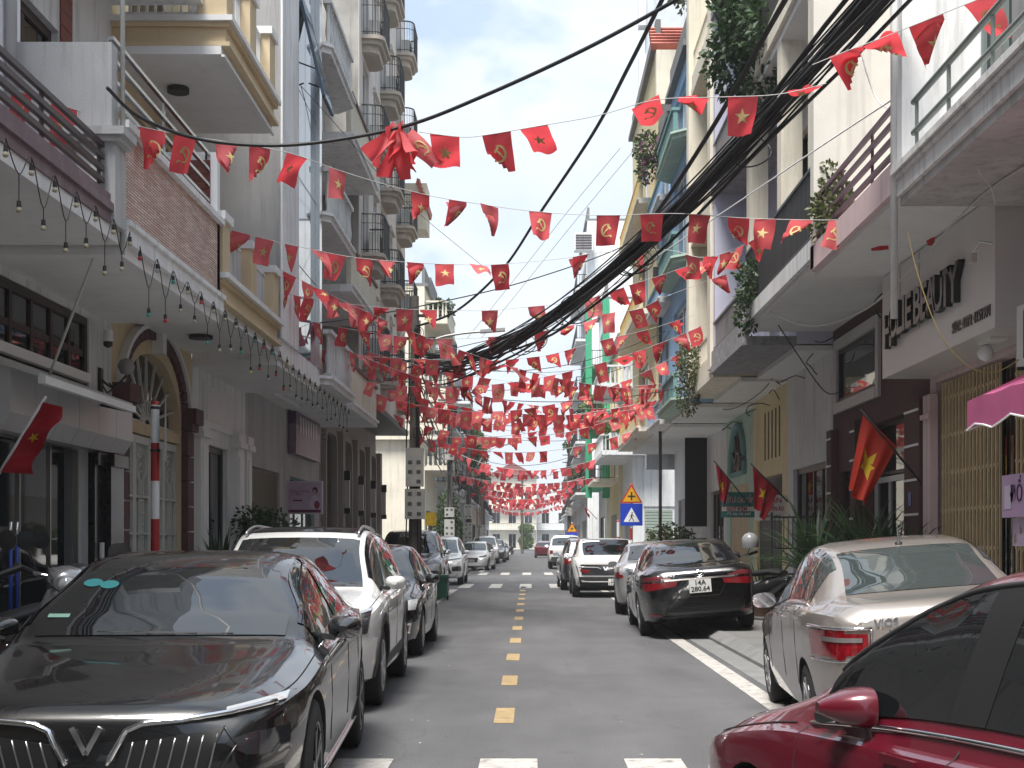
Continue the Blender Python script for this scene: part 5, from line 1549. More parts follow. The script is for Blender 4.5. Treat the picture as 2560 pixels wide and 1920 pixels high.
    def plate(s, face, x, z, lines, w_=.30, h_=.19):
        p, nn = s.hit(face, x, z); sy = 1 if face == 'F' else -1
        pm = max(s.hit(face, x + a, z + c)[0].y * sy for a in (-w_ / 2, 0, w_ / 2) for c in (-h_ / 2, 0, h_ / 2)) * sy
        y = pm + sy * .012
        b = MB(); b.box(x - w_ / 2, x + w_ / 2, y - .006, y + .006, z - h_ / 2, z + h_ / 2); o = part('number_plate', b, M_plate, s.t, local=True)
        for i, tx in enumerate(lines):
            sz = (.105 if len(lines) > 1 else .10)
            zz = z + (h_ * .23 - i * h_ * .47 if len(lines) > 1 else 0)
            place_text('plate_text', tx, sz, M_seam, o, (x, y + sy * .008, zz), (-sy, 0, 0), (0, 0, 1), local=True, extrude=.001, bold=.0025)
        return o
    def emblem_ring(s, face, x, z, r=.055):
        p, nn = s.hit(face, x, z); sy = 1 if face == 'F' else -1
        y = p.y + sy * .012
        b = MB()
        def ell(rx, rz, rr): b.tube([(x + rx * math.cos(t * math.pi / 12), y, z + rz * math.sin(t * math.pi / 12)) for t in range(25)], rr, 5, cap=False)
        ell(r * 1.35, r * .92, .007); ell(r * .95, r * .38, .006)
        b.tube([(x + r * .40 * math.cos(t * math.pi / 12), y, z + r * .05 + r * .80 * math.sin(t * math.pi / 12)) for t in range(25)], .006, 5, cap=False)
        return part('emblem', b, M_chrome, s.t, local=True, smooth=True)
    def emblem_v(s, face, x, z, sz=.09):
        sy = 1 if face == 'F' else -1
        p, nn = s.hit(face, x, z); y = p.y + sy * .02
        b = MB()
        b.bar((x - sz * .75, y, z + sz * .8), (x, y, z - sz * .6), sz * .28, .014, up=(0, 1, 0)); b.bar((x + sz * .75, y, z + sz * .8), (x, y, z - sz * .6), sz * .28, .014, up=(0, 1, 0))
        return part('emblem', b, M_chrome, s.t, local=True)

G_L, G_R = 'cars parked along the left kerb', 'cars parked along the right kerb'
# --- black saloon, front of the left row
c = Car('glossy black saloon with V-shaped chrome grille parked first in its row', SEDAN, C_black, (-2.10, 8.62), yaw=180 + 2.8, group=G_L, rim=M_rimd, spokes=5,
        spec_up=dict(bulge=.016, L=4.95, W=1.90, H=1.44, r=.345, wf=.175, wr=.785,
        top=[(0, .60), (.006, .70), (.02, .755), (.06, .80), (.16, .865), (.27, .935), (.295, .965), (.43, 1.31), (.50, 1.41), (.57, 1.44), (.66, 1.42), (.74, 1.34), (.84, 1.15), (.87, 1.10), (.92, 1.075), (.98, 1.06), (.992, 1.0), (1, .93)],
        sh=[(0, .60), (.02, .70), (.06, .755), (.16, .81), (.27, .875), (.5, .935), (.75, .985), (.9, 1.0), (.97, .985), (1, .93)]))
mesh_ = mat('grille mesh', (0.010, 0.010, 0.011), rough=0.5, bump=0.15, bscale=220)
c.both('grille', 'F', [(.13, .585), (.60, .655)], [(.12, .36), (.46, .34)], mesh_, d=.008, n=12, k=6)
for sg in (-1, 1):
    for i in range(7):
        xx = .16 + i * .062
        c.strip('grille_slat', 'F', [(sg * (xx + .045), .60 + .005 * i), (sg * (xx - .02), .36)], .0045, M_rim, n=5, lift=.006)
    c.strip('chrome_wing', 'F', [(sg * .09, .50), (sg * .17, .645), (sg * .24, .675), (sg * .42, .69), (sg * .62, .712), (sg * .80, .74)], .016, M_chrome, n=6, lift=.006)
    c.strip('grille_edge', 'F', [(sg * .60, .66), (sg * .66, .58), (sg * .50, .34)], .005, M_rimd, n=6, lift=.004)
c.both('daylight_strip', 'F', [(.60, .735), (.84, .775)], [(.60, .712), (.84, .748)], M_lens, d=.010, n=8, k=2)
c.both('headlight', 'F', [(.62, .60), (.72, .635), (.86, .64)], [(.62, .585), (.70, .535), (.86, .52)], M_lensd, d=.006, n=8)
c.both('lower_vent', 'F', [(.56, .44), (.84, .46)], [(.60, .27), (.84, .27)], M_clad, d=.005, n=8)
for sg in (-1, 1): c.strip('vent_trim', 'F', [(sg * .58, .28), (sg * .84, .30)], .008, M_chrome)
c.patch('chin', 'F', [(-.5, .31), (.5, .31)], [(-.5, .25), (.5, .25)], M_clad)
c.emblem_v('F', 0, .60, .085)
for sg in (): c.strip('bonnet_crease', 'T', [(sg * .40, 2.33), (sg * .52, 1.7), (sg * .58, 1.1)], .010, C_black, n=8)
st = mat('teal sticker', (0.012, 0.13, 0.14), rough=0.4)
for (u, x) in ((.405, .50), (.40, .40)):
    b = MB(); q = Vector((x, 0, 0)); p, nn = c.hit('T', x, c.L / 2 - u * c.L); tq_ = nn.orthogonal().normalized(); t2 = nn.cross(tq_)
    b.v = [tuple(p + nn * .010 + Vector((.055 * math.cos(k * math.pi / 10), 0, 0)) + (nn.cross(Vector((1, 0, 0)))).normalized() * .05 * math.sin(k * math.pi / 10)) for k in range(20)]; b.f = [tuple(range(20))]; b.m = [0]
    part('sticker', b, st, c.t, local=True)
p, nn = c.hit('T', .60, c.L / 2 - .335 * c.L); v2 = nn.cross(Vector((1, 0, 0))).normalized()
b = MB(); b.q(*[p + nn * .010 + Vector((a * .06, 0, 0)) + v2 * e * .02 for a, e in ((-1, -1), (1, -1), (1, 1), (-1, 1))]); part('sticker', b, mat('pale green sticker', (0.14, 0.26, 0.21), rough=0.5), c.t, local=True)
for sg in (-1, 1):
    c.strip('wiper', 'T', [(sg * .1 - .3, c.L / 2 - .302 * c.L), (sg * .1 + .25, c.L / 2 - .306 * c.L)], .007, M_black)
    c.strip('sill_strip', 'R' if sg > 0 else 'L', [(1.15, .24), (-1.0, .27)], .014, M_chrome, n=8)
c.plate('F', 0, .42, ['14A-088.36'], w_=.44, h_=.10) if False else None
LUX = c

# --- white SUV
c = Car('white crossover with dark panoramic roof and grey wheel-arch cladding', SUV, C_white, (-2.26, 13.92), yaw=180 + .8, group=G_L, spokes=5, spec_up=dict(gap=.05, bulge=.012))
def cladding(c, m=None):
    for sg, f in ((1, 'R'), (-1, 'L')):
        for wu in (c.sp['wf'], c.sp['wr']):
            yy = c.L / 2 - wu * c.L; r0 = c.sp['r'] + .05; r1 = r0 + .075; zc = c.sp['r']
            a = [math.radians(k) for k in range(-8, 189, 14)]
            c.patch('arch_cladding', f, [(yy + r1 * math.cos(t), max(.25, zc + r1 * math.sin(t))) for t in a], [(yy + r0 * math.cos(t), max(.23, zc + r0 * math.sin(t))) for t in a], m or M_clad, d=.012, n=26, k=2)
        y0 = c.L / 2 - c.sp['wf'] * c.L - c.sp['r'] - .06; y1 = c.L / 2 - c.sp['wr'] * c.L + c.sp['r'] + .06
        c.patch('sill_cladding', f, [(y0, .42), (y1, .46)], [(y0, .25), (y1, .26)], m or M_clad, d=.010, n=12, k=2)
cladding(c)
c.both('headlight', 'F', [(.44, .76), (.60, .81), (.84, .88)], [(.44, .70), (.60, .67), (.82, .70)], M_lensd, d=.010, n=10)
c.both('daylight_strip', 'F', [(.46, .795), (.62, .845), (.84, .905)], [(.46, .772), (.62, .815), (.84, .882)], M_lens, d=.014, n=8, k=2)
c.patch('grille', 'F', [(-.42, .76), (.42, .76)], [(-.62, .42), (.62, .42)], mesh_, d=.008, n=14, k=6)
c.patch('chin', 'F', [(-.72, .40), (.72, .40)], [(-.66, .28), (.66, .28)], M_clad, d=.010, n=10)
c.uv('sunroof', .46, .62, M_cglass, n=8, d=.007)
for sg in (-1, 1):
    b = MB(); b.tube([c.off(u / 50, 12.6, sg, .035) for u in range(22, 43)], .016, 6); part('roof_rail', b, M_silv if False else M_rim, c.t, local=True, smooth=True)
c.plate('F', 0, .52, ['14A 312.07'], w_=.46, h_=.10) if False else None
# --- small black saloon
c = Car('compact black saloon with chrome-ringed fog lamps behind the white crossover', SEDAN, C_black, (-2.25, 19.45), yaw=180, group=G_L, spokes=5, spec_up=dict(L=4.3, W=1.72, H=1.45, r=.31))
c.both('headlight', 'F', [(.42, .70), (.80, .745)], [(.46, .62), (.78, .62)], M_lens, d=.008, n=8)
c.patch('grille', 'F', [(-.38, .62), (.38, .62)], [(-.32, .52), (.32, .52)], mesh_, d=.008)
c.both('fog_lamp', 'F', [(.60, .44), (.74, .46)], [(.58, .34), (.72, .32)], M_chrome, d=.008, n=6)
c.both('fog_lens', 'F', [(.63, .42), (.71, .43)], [(.62, .36), (.70, .35)], M_redl, d=.014, n=6)
# --- graphite pickup-like SUV
c = Car('graphite grey sport utility vehicle with silver lower bumper beside the meter pole', SUV, C_grey, (-3.18, 37.2), yaw=180 + 1, group=G_L, spokes=6, spec_up=dict(L=4.8, W=1.86, H=1.80, r=.38), mirror=M_chrome)
c.both('headlight', 'F', [(.52, .88), (.84, .92)], [(.50, .74), (.82, .74)], M_lens, d=.008, n=8)
c.patch('grille', 'F', [(-.48, .88), (.48, .88)], [(-.46, .62), (.46, .62)], M_chrome, d=.01)
c.patch('bumper_guard', 'F', [(-.7, .60), (.7, .60)], [(-.5, .36), (.5, .36)], C_silver, d=.012)
# --- white people carrier
c = Car('white people carrier with dark side glass behind the graphite vehicle', SUV, C_white, (-3.12, 48.4), yaw=180, group=G_L, spec_up=dict(L=4.5, W=1.75, H=1.66), glass=M_cglass2, low=True)
c.both('headlight', 'F', [(.5, .62), (.80, .66)], [(.5, .48), (.80, .48)], M_lensd, d=.008, n=6)
c.both('daylight_strip', 'F', [(.34, .86), (.82, .93)], [(.34, .83), (.82, .89)], M_lensd, d=.01, n=6)
c.patch('grille', 'F', [(-.34, .74), (.34, .74)], [(-.5, .4), (.5, .4)], mesh_, d=.008)
# --- white hatch
c = Car('white hatchback with wide trapezoid grille parked past the crossing', HATCH, C_white, (-2.80, 71.4), yaw=180 - 6, group=G_L, glass=M_cglass2, low=True)
c.both('headlight', 'F', [(.42, .70), (.78, .79)], [(.42, .65), (.74, .68)], M_lensd, d=.008, n=6)
c.patch('grille', 'F', [(-.40, .64), (.40, .64)], [(-.34, .42), (.34, .42)], mesh_, d=.008)
c.plate('F', 0, .50, ['14A 165'], w_=.4, h_=.1)
# --- far row on the left
c = Car('white pickup truck parked behind the white hatchback', PICKUP, C_white, (-2.98, 91.5), yaw=180, group=G_L, glass=M_cglass2, low=True)
c.both('headlight', 'F', [(.5, .95), (.84, .98)], [(.5, .80), (.82, .80)], M_lens, d=.008, n=6)
c.patch('grille', 'F', [(-.45, .95), (.45, .95)], [(-.40, .62), (.40, .62)], mesh_, d=.008)
c = Car('dark hatchback behind the white pickup truck', SUV, C_grey, (-2.6, 97.2), yaw=180, group=G_L, glass=M_cglass2, low=True)
c.both('headlight', 'F', [(.5, .84), (.82, .88)], [(.5, .72), (.80, .72)], M_lens, d=.008, n=6)
c = Car('silver and black saloon, last of the row before the island', SEDAN, C_silver, (-2.55, 107.2), yaw=180, group=G_L, glass=M_cglass2, low=True)
c.both('headlight', 'F', [(.45, .70), (.80, .745)], [(.46, .62), (.78, .62)], M_lens, d=.008, n=6)
c.patch('grille', 'F', [(-.38, .62), (.38, .62)], [(-.6, .30), (.6, .30)], M_clad, d=.008)

# ---------------------------------------------------------------- right row
def rear_basic(c, m=M_redl, z0=.72, z1=.90, x0=.46, x1=.80):
    c.both('tail_light', 'B', [(x0, z1 - .02), (x1, z1)], [(x0, z0 + .03), (x1, z0)], m, d=.008, n=8)
# --- crimson car, nearest on the right
c = Car('crimson hatchback with black side pillars, heading out from the kerb', HATCH, C_red, (1.95, 4.22), yaw=15, group=G_R, spokes=5, sideglass=M_cglass, spec_up=dict(L=4.06, W=1.70, H=1.46, sh=[(0, .56), (.03, .665), (.10, .74), (.285, .855), (.5, .89), (.75, .92), (.9, .97), (.97, .96), (1, .85)]), mirror=C_red, fold=True, t1=11.15)
for sg in (-1, 1):
    for (u0, u1) in ((.505, .55), ):
        c.uv('door_pillar', u0, u1, mat('satin black trim', (0.008, 0.008, 0.009), rough=0.55), t0=9.0, t1=11.2, side=sg, n=4, d=.0075)
    b = MB(); b.tube([c.off(u / 60, 11.28, sg, .006) for u in range(19, 52)], .011, 5); part('window_seal', b, M_black, c.t, local=True, smooth=True)
rear_basic(c)
# --- champagne saloon
c = Car('champagne saloon with chrome-framed tail lamps, two wheels up on the kerb', SEDAN, C_champ, (2.99, 11.42), yaw=-3.2, roll=-4.7, z=0.06, group=G_R, spokes=8, glass=M_cglass2, chrome_handles=True, spec_up=dict(L=4.41, W=1.70, H=1.475, r=.30))
rear_basic(c, M_redl, .70, .88, .53, .82)
for sg in (-1, 1):
    c.strip('lamp_frame', 'B', [(sg * .50, .895), (sg * .82, .905)], .012, M_chrome)
    c.strip('lamp_frame', 'B', [(sg * .50, .895), (sg * .53, .685), (sg * .82, .675)], .010, M_chrome)
    c.patch('side_lamp', 'R' if sg > 0 else 'L', [(-1.82, .90), (-2.16, .89)], [(-1.90, .72), (-2.16, .68)], M_redl, d=.008, n=6)
    c.patch('white_lens', 'B', [(sg * .57, .835), (sg * .78, .845)], [(sg * .57, .805), (sg * .78, .812)], mat('smoked lens', (.16, .15, .15), rough=.05, coat=1), d=.014, n=6, k=2)
c.patch('chrome_garnish', 'B', [(-.36, .86), (.36, .86)], [(-.36, .80), (.36, .80)], M_chrome, d=.016, n=10, k=2)
place_text('model_badge', 'VIOS', .075, M_chrome, c.t, (-.40, -c.L / 2 - .004, .925), (1, 0, 0), (0, 0, 1), local=True, extrude=.004, bold=.002)
c.emblem_ring('B', 0, .955, .05)
c.strip('boot_seam', 'B', [(-.38, .88), (-.36, .66), (-.30, .52), (.30, .52), (.36, .66), (.38, .88)], .004, M_seam)
c.plate('B', 0, .68, ['14A', '095.21']) if False else None
b = MB(); p, nn = c.hit('T', 0, c.L / 2 - .70 * c.L); b.lathe([(0.03, -.01), (.028, .012), (.008, .025), (.003, .16), (0, .16)], p, n=10); part('antenna', b, M_black, c.t, local=True, smooth=True)
b = MB(); b.box(-.75, .75, 0, .01, .86, .87)
# --- black executive saloon
c = Car('large black saloon with full-width chrome bar and white plate, half on the kerb', SEDAN, C_black, (2.66, 23.15), yaw=-.8, roll=-4.8, z=0.07, group=G_R, spokes=8, chrome_handles=True, spec_up=dict(L=4.85, W=1.825, H=1.46, r=.335))
c.both('tail_light', 'B', [(.42, .90), (.62, .945), (.84, .935)], [(.42, .885), (.62, .875), (.84, .865)], mat('smoked red lens', (.12, .02, .025), rough=.05, coat=1), d=.010, n=8, k=3)
c.both('tail_light', 'B', [(.34, .855), (.84, .845)], [(.36, .775), (.84, .725)], M_redl, d=.010, n=10)
c.patch('chrome_bar', 'B', [(-.84, .882), (.84, .882)], [(-.84, .858), (.84, .858)], M_chrome, d=.018, n=16, k=2)
c.emblem_ring('B', 0, .945, .055)
c.plate('B', -.0, .755, ['14A', '280.64'], w_=.33, h_=.20)
place_text('model_badge', 'Camry', .07, M_chrome, c.t, (-.46, -c.L / 2 - .008, .945), (1, 0, 0), (0, 0, 1), local=True, extrude=.003, bold=.0015)
c.both('reflector', 'B', [(.62, .36), (.80, .38)], [(.60, .335), (.78, .345)], M_redl, d=.008, n=6, k=2)
c.strip('boot_seam', 'B', [(-.42, .86), (-.34, .68), (-.28, .60), (.28, .60), (.34, .68), (.42, .86)], .005, M_seam)
c.patch('bumper_lip', 'B', [(-.6, .31), (.6, .31)], [(-.6, .27), (.6, .27)], C_black, d=.02, n=8, k=2)
# --- silver saloon
c = Car('silver saloon tucked behind the large black saloon, rear towards the shops', SEDAN, C_silver, (2.72, 29.55), yaw=-5, roll=-2.5, z=0.03, group=G_R, spokes=10, chrome_handles=True, spec_up=dict(L=4.3, W=1.73, H=1.47))
rear_basic(c, M_redl, .74, .88, .64, .82)
# --- white and black electric crossover
c = Car('white crossover with black tail panel and chrome wing line, seen from behind', BOXY, C_white, (1.98, 38.0), yaw=0, group=G_R, spokes=6, rim=M_rimd)
cladding(c)
c.patch('tail_panel', 'B', [(-.78, .88), (.78, .88)], [(-.70, .60), (.70, .60)], M_lensd, d=.012, n=12)
for sg in (-1, 1):
    c.strip('light_bar', 'B', [(sg * .12, .76), (sg * .22, .80), (sg * .70, .81)], .016, M_lens)
    c.patch('tail_light', 'B', [(sg * .42, .74), (sg * .68, .75)], [(sg * .42, .66), (sg * .62, .66)], M_redl, d=.018, n=6, k=2)
c.emblem_v('B', 0, .76, .07)
c.patch('rear_bumper', 'B', [(-.82, .56), (.82, .56)], [(-.74, .24), (.74, .24)], M_clad, d=.016, n=12)
c.plate('B', .22, .42, ['14K', '172.40'], w_=.30, h_=.17)
# --- dark crossover beyond it
c = Car('dark grey crossover nosed out beside the white electric crossover', SUV, C_grey, (1.80, 43.3), yaw=1, group=G_R, low=True, spec_up=dict(L=4.3, H=1.60))
rear_basic(c, M_redl, .80, .95)
b = MB()
# --- far pickup and maroon car
c = Car('pale silver pickup truck with tall red tail lamps past the crossing', PICKUP, C_white, (1.92, 74.8), yaw=0, group=G_R, low=True, glass=M_cglass2)
rear_basic(c, M_redl, .80, 1.02, .72, .88)
c.patch('rear_bumper', 'B', [(-.82, .66), (.82, .66)], [(-.80, .48), (.80, .48)], M_clad, d=.02, n=8)
c = Car('maroon hatchback driving away near the far end', HATCH, C_red, (1.25, 122), yaw=0, group=G_R, low=True)
rear_basic(c)
c = Car('second pale pickup partly hidden beyond the silver one', PICKUP, C_silver, (2.3, 84), yaw=0, group=G_R, low=True)
rear_basic(c, M_redl, .80, 1.02, .72, .88)
# ------------------------------------------------------------------ street furniture
def ring_post(t, x, y, r, z0, z1, step=0.45, first='red', name='post'):
    M_r = mat('red reflective paint', (0.36, 0.02, 0.02), rough=0.4, var=0.1); z = z0; k = 0
    while z < z1 - 1e-3:
        zz = min(z + step, z1)
        b = MB(); b.lathe([(r, z), (r, zz)] if zz < z1 else [(r, z), (r, zz), (0, zz + .004)], (x, y, 0), n=16)
        part(name, b, (M_r if (k % 2 == 0) == (first == 'red') else M_whitep), t, smooth=True)
        z = zz; k += 1
# post with a sign seen edge-on from behind
t = thing('sign_post', 'red and white banded post with a triangular sign seen edge-on', 'sign', (-3.95, 14.5, .13))
ring_post(t, -3.95, 14.5, .045, .13, 2.97, .40, 'white')
b = MB(); n_ = Vector((1, .16, 0)).normalized(); s_ = Vector((.22, -.97, 0)).normalized()
cc = Vector((-3.83, 14.46, 2.62))
b.prism([(-.40, -.3), (.40, -.3), (0, .42)], lambda p, q, d: cc + s_ * p * .55 + Vector((0, 0, q)) + n_ * d, -.006, .006)
part('sign_plate', b, mat('grey sign back', (0.22, 0.22, 0.23), rough=0.4, metal=0.5), t)
for z in (2.45, 2.9):
    b = MB(); b.lathe([(.05, z - .015), (.052, z), (.05, z + .015)], (-3.95, 14.5, 0), n=12); part('clamp', b, M_dark, t)
def cross_sign(label, x, y, w_, zb):
    t = thing('road_sign', label, 'road sign', (x, y, .13))
    ring_post(t, x, y, .04, .13, zb + w_ * 1.9, .35)
    blue = mat('blue sign face', (0.01, 0.045, 0.42), rough=0.35)
    F = lambda p, q, d: (x + p, y - .05 - d, q)
    b = MB(); b.prism([(-w_ / 2, zb), (w_ / 2, zb), (w_ / 2, zb + w_), (-w_ / 2, zb + w_)], F, 0, .006); o = part('square_plate', b, blue, t)
    b = MB(); b.prism([(-w_ * .36, zb + w_ * .17), (w_ * .36, zb + w_ * .17), (0, zb + w_ * .82)], F, .0065, .009); part('white_triangle', b, M_whitep, o)
    zz = zb + w_ * .20; k = w_
    b = MB()
    def limb(p, q, th): 
        b.prism([(p[0] - th * k, zz + p[1] * k), (p[0] + th * k, zz + p[1] * k), (q[0] + th * k, zz + q[1] * k), (q[0] - th * k, zz + q[1] * k)], F, .0095, .011)
    limb((.0, .15), (.02 * k, .33), .030)
    limb((-.11 * k, 0), (-.0, .17), .020); limb((.10 * k, 0), (.02 * k, .17), .020)
    limb((.02 * k, .30), (-.09 * k, .19), .013); limb((.03 * k, .30), (.12 * k, .20), .013)
    b.prism([(.03 * k + .035 * k * math.cos(a * math.pi / 5), zz + (.38 + .035 * math.sin(a * math.pi / 5)) * k) for a in range(10)], F, .0095, .011)
    part('walking_figure', b, M_dark, o)
    z0 = zb + w_ * 1.02
    b = MB(); b.prism([(-w_ * .5, z0), (w_ * .5, z0), (0, z0 + w_ * .87)], F, 0, .006); o = part('triangle_plate', b, mat('red sign rim', (0.42, 0.03, 0.02), rough=0.4), t)
    b = MB(); b.prism([(-w_ * .40, z0 + w_ * .06), (w_ * .40, z0 + w_ * .06), (0, z0 + w_ * .74)], F, .0065, .009); part('yellow_triangle', b, mat('yellow sign face', (0.62, 0.33, 0.01), rough=0.4), o)
    b = MB(); b.prism([(-w_ * .035, z0 + w_ * .13), (w_ * .035, z0 + w_ * .13), (w_ * .035, z0 + w_ * .50), (-w_ * .035, z0 + w_ * .50)], F, .0095, .011); b.prism([(-w_ * .17, z0 + w_ * .27), (w_ * .17, z0 + w_ * .27), (w_ * .17, z0 + w_ * .34), (-w_ * .17, z0 + w_ * .34)], F, .0112, .0125); part('cross_mark', b, M_dark, o)
cross_sign('crossroads and pedestrian signs on a striped post beside the leafy shrub', 3.02, 41, .66, 1.95)
cross_sign('smaller far pair of crossroads and pedestrian signs past the junction', 2.62, 86, .68, 1.35)
t = thing('marker_post', 'short red and white banded marker post near the pedestrian sign', 'post', (2.95, 46, .13)); ring_post(t, 2.95, 46, .05, .13, 2.2, .5)

# power poles with meter boxes
M_pole = mat('weathered pole concrete', (0.13, 0.115, 0.10), rough=0.9, var=0.4, vscale=5, bump=0.4)
M_meter = mat('meter box plastic', (0.36, 0.355, 0.33), rough=0.6, var=0.2)
def pole(label, x, y, h_, r, boxes, n=10):
    t = thing('power_pole', label, 'pole', (x, y, .13))
    b = MB(); b.lathe([(r, .0), (r * .62, h_), (0, h_)], (x, y, 0), n=n); part('shaft', b, M_pole, t, smooth=30)
    for i in range(3):
        b = MB(); b.box(x - .5, x + .5, y - .05, y + .05, h_ - .5 - i * .55, h_ - .44 - i * .55); part('cross_arm', b, M_dark, t)
    for (dx, z0, z1, w_) in boxes:
        b = MB(); b.box(x + dx - w_ / 2, x + dx + w_ / 2, y - r - .20, y - r - .01, z0, z1); o = part('meter_box', b, M_meter, t)
        nr = max(2, int((z1 - z0) / .22))
        for k in range(nr):
            for q in (-1, 1):
                if rnd.random() < .25: continue
                b = MB(); zc = z0 + (k + .5) * (z1 - z0) / nr; b.box(x + dx + q * w_ * .24 - .05, x + dx + q * w_ * .24 + .05, y - r - .204, y - r - .2, zc - .045, zc + .045); part('meter_window', b, mat('meter glass', (.07, .07, .07), rough=.3), o)
    for k in range(4):
        b = MB(); a = rnd.uniform(0, 6.28); pts = []
        for z in (h_ - .6, h_ * .7, h_ * .5, h_ * .36, 1.8, .6):
            rr = r * (1 - .38 * z / h_) + .03; pts.append((x + rr * math.cos(a) + rnd.uniform(-.05, .05), y - abs(rr * math.sin(a)) - .01, z))
        b.tube(spl(pts, 5), rnd.uniform(.010, .02), 5); part('riser_cable', b, M_cable, t, smooth=True)
    for k in range(9):
        b = MB(); c = Vector((x + rnd.uniform(-.15, .35), y - r - .05, h_ * rnd.uniform(.55, .9))); rr = rnd.uniform(.10, .30)
        b.tube([c + Vector((rr * math.cos(a) * .7, -.04 + .03 * math.sin(2 * a), rr * math.sin(a) * rnd.uniform(.95, 1.05))) for a in [i * math.pi / 9 for i in range(19)]], rnd.uniform(.007, .013), 5); part('cable_coil', b, M_cable, t, smooth=True)
    return t
pole('dark concrete power pole with two meter cabinets beside the graphite vehicle', -2.78, 33.2, 7.4, .16, [(.02, 2.80, 3.72, .42), (.02, 2.02, 2.74, .46)])
b = MB(); b.box(-2.50, -2.24, 32.95, 32.97, 1.86, 2.18)
single('warning_tag', b, mat('yellow warning tag', (0.60, 0.40, 0.03), rough=0.5, var=0.4, vscale=12), 'small yellow warning tag wired to the dark power pole', 'tag')
pole('slim grey pole carrying a tall meter cabinet in front of the cream corner', -3.38, 58.0, 9.0, .15, [(.0, 1.2, 2.4, .42), (.0, 2.5, 2.9, .4), (0, 4.9, 5.5, .4)])
pole('grey pole with stacked meter cabinets past the cream corner', -3.40, 76.0, 9.0, .15, [(0, 1.1, 2.5, .45), (0, 2.7, 3.5, .45)])
pole('far pole with one meter cabinet on the left pavement', -3.3, 96.0, 9.0, .15, [(0, 1.4, 2.6, .45)])
pole('plain far pole on the right pavement', 2.95, 104.0, 9.0, .15, [(0, 3.4, 4.0, .4)])
pole('white painted far pole close to the island', -.9, 160.0, 9.5, .17, [])
t = thing('steel_pole', 'thin brown steel pole in front of the blue townhouse', 'pole', (3.55, 37.5, .13))
b = MB(); b.tube([(3.55, 37.5, .13), (3.55, 37.5, 8.6)], .045, 8); part('shaft', b, M_brownm, t, smooth=True)
b = MB(); b.box(3.35, 3.75, 37.4, 37.6, 8.6, 8.95); part('junction_box', b, M_dark, t)
def street_lamp(label, p0, p1, y):
    t = thing('street_lamp', label, 'lamp', p0)
    pts = spl([p0, (p0[0] + (p1[0] - p0[0]) * .3, y, p0[2] + (p1[2] - p0[2]) * .62), (p0[0] + (p1[0] - p0[0]) * .65, y, p0[2] + (p1[2] - p0[2]) * .88), p1], 5)
    b = MB(); b.tube(pts, .03, 6); part('arm', b, M_shut, t, smooth=True)
    d = (Vector(p1) - Vector(pts[-3])).normalized()
    b = MB(); b.obox(Vector(p1) + d * .25, d * .3, (0, .10, 0), (0, 0, .035)); part('lamp_head', b, M_shut, t)
street_lamp('grey curved street lamp arm on the dark power pole', (-2.7, 33.2, 6.1), (-1.15, 33.2, 6.55), 33.2)
street_lamp('far curved street lamp arm past the junction', (-2.9, 75.8, 5.6), (-1.5, 75.8, 6.75), 75.8)
# bin
t = thing('rubbish_bin', 'green plastic wheeled bin behind the compact black saloon', 'bin', (-2.28, 34.8, 0))
M_bin = mat('green bin plastic', (0.012, 0.085, 0.055), rough=0.45, var=0.15)
b = MB(); rows = [[(-2.28 + sx * w_, 34.8 + sy * w_, z) for sx, sy in ((-1, -1), (1, -1), (1, 1), (-1, 1))] for z, w_ in ((.05, .17), (.57, .22))]
b.grid([[Vector(p) for p in r] for r in rows], closeu=True); b.q(*rows[0]); part('bin_body', b, M_bin, t)
b = MB(); b.box(-2.52, -2.04, 34.55, 35.05, .57, .60); b.box(-2.50, -2.06, 34.57, 35.03, .6, .64); part('lid', b, M_bin, t)
for x in (-2.47, -2.09):
    b = MB(); b.lathe([(0, -.02), (.07, -.02), (.07, .02), (0, .02)], (x, 34.95, .07), 'x', n=12); part('wheel', b, M_black, t)
# shop boards
def board_face(t, x0, x1, y, z0, z1, m, name='board', th=.05):
    b = MB(); b.box(x0, x1, y, y + th, z0, z1); return part(name, b, m, t)
t = thing('shop_board', 'pink square light box with a printed woman and dark lower band', 'sign', (-4.63, 28.3, 2.0))
board_face(t, -5.0, -4.27, 28.3, 2.05, 2.73, mat('pale frame', (0.50, 0.46, 0.52), rough=0.4), 'frame', .10)
board_face(t, -4.97, -4.30, 28.292, 2.14, 2.70, mat('pink print', (0.42, 0.32, 0.42), rough=0.5, var=0.15, vscale=5), 'print', .006)
board_face(t, -4.97, -4.30, 28.290, 2.08, 2.14, mat('wine band', (0.10, 0.012, 0.05), rough=0.5), 'lower_band', .006)
board_face(t, -4.87, -4.68, 28.288, 2.315, 2.345, mat('wine band', 0), 'pill', .004)
place_text('title', 'Thương Thương', .085, mat('plum print', (0.13, 0.03, 0.10), rough=.6), t, (-4.745, 28.289, 2.515), (1, 0, 0), (0, 0, 1), extrude=.001, shear=.25, sx=.72)
place_text('subtitle', 'Beauty', .06, mat('plum print', 0), t, (-4.745, 28.289, 2.455), (1, 0, 0), (0, 0, 1), extrude=.001, sx=.8)
b = MB(); FF = lambda p, q, d: (-4.42 + p, 28.288 - d, 2.44 + q)
b.prism([(.055 * math.cos(a * math.pi / 8), .09 + .075 * math.sin(a * math.pi / 8)) for a in range(16)], FF, 0, .003); part('printed_hair', b, M_dark, t)
b = MB(); b.prism([(-.01 + .036 * math.cos(a * math.pi / 8), .062 + .055 * math.sin(a * math.pi / 8)) for a in range(16)], FF, .0031, .005); part('printed_face', b, mat('print skin', (0.42, 0.28, 0.26), rough=.6), t)
b = MB(); b.prism([(-.03, -.0), (.03, -.0), (.10, -.12), (.10, -.28), (-.09, -.28), (-.12, -.16)], FF, 0, .003); part('printed_dress', b, mat('print dress', (0.50, 0.40, 0.50), rough=.6), t)
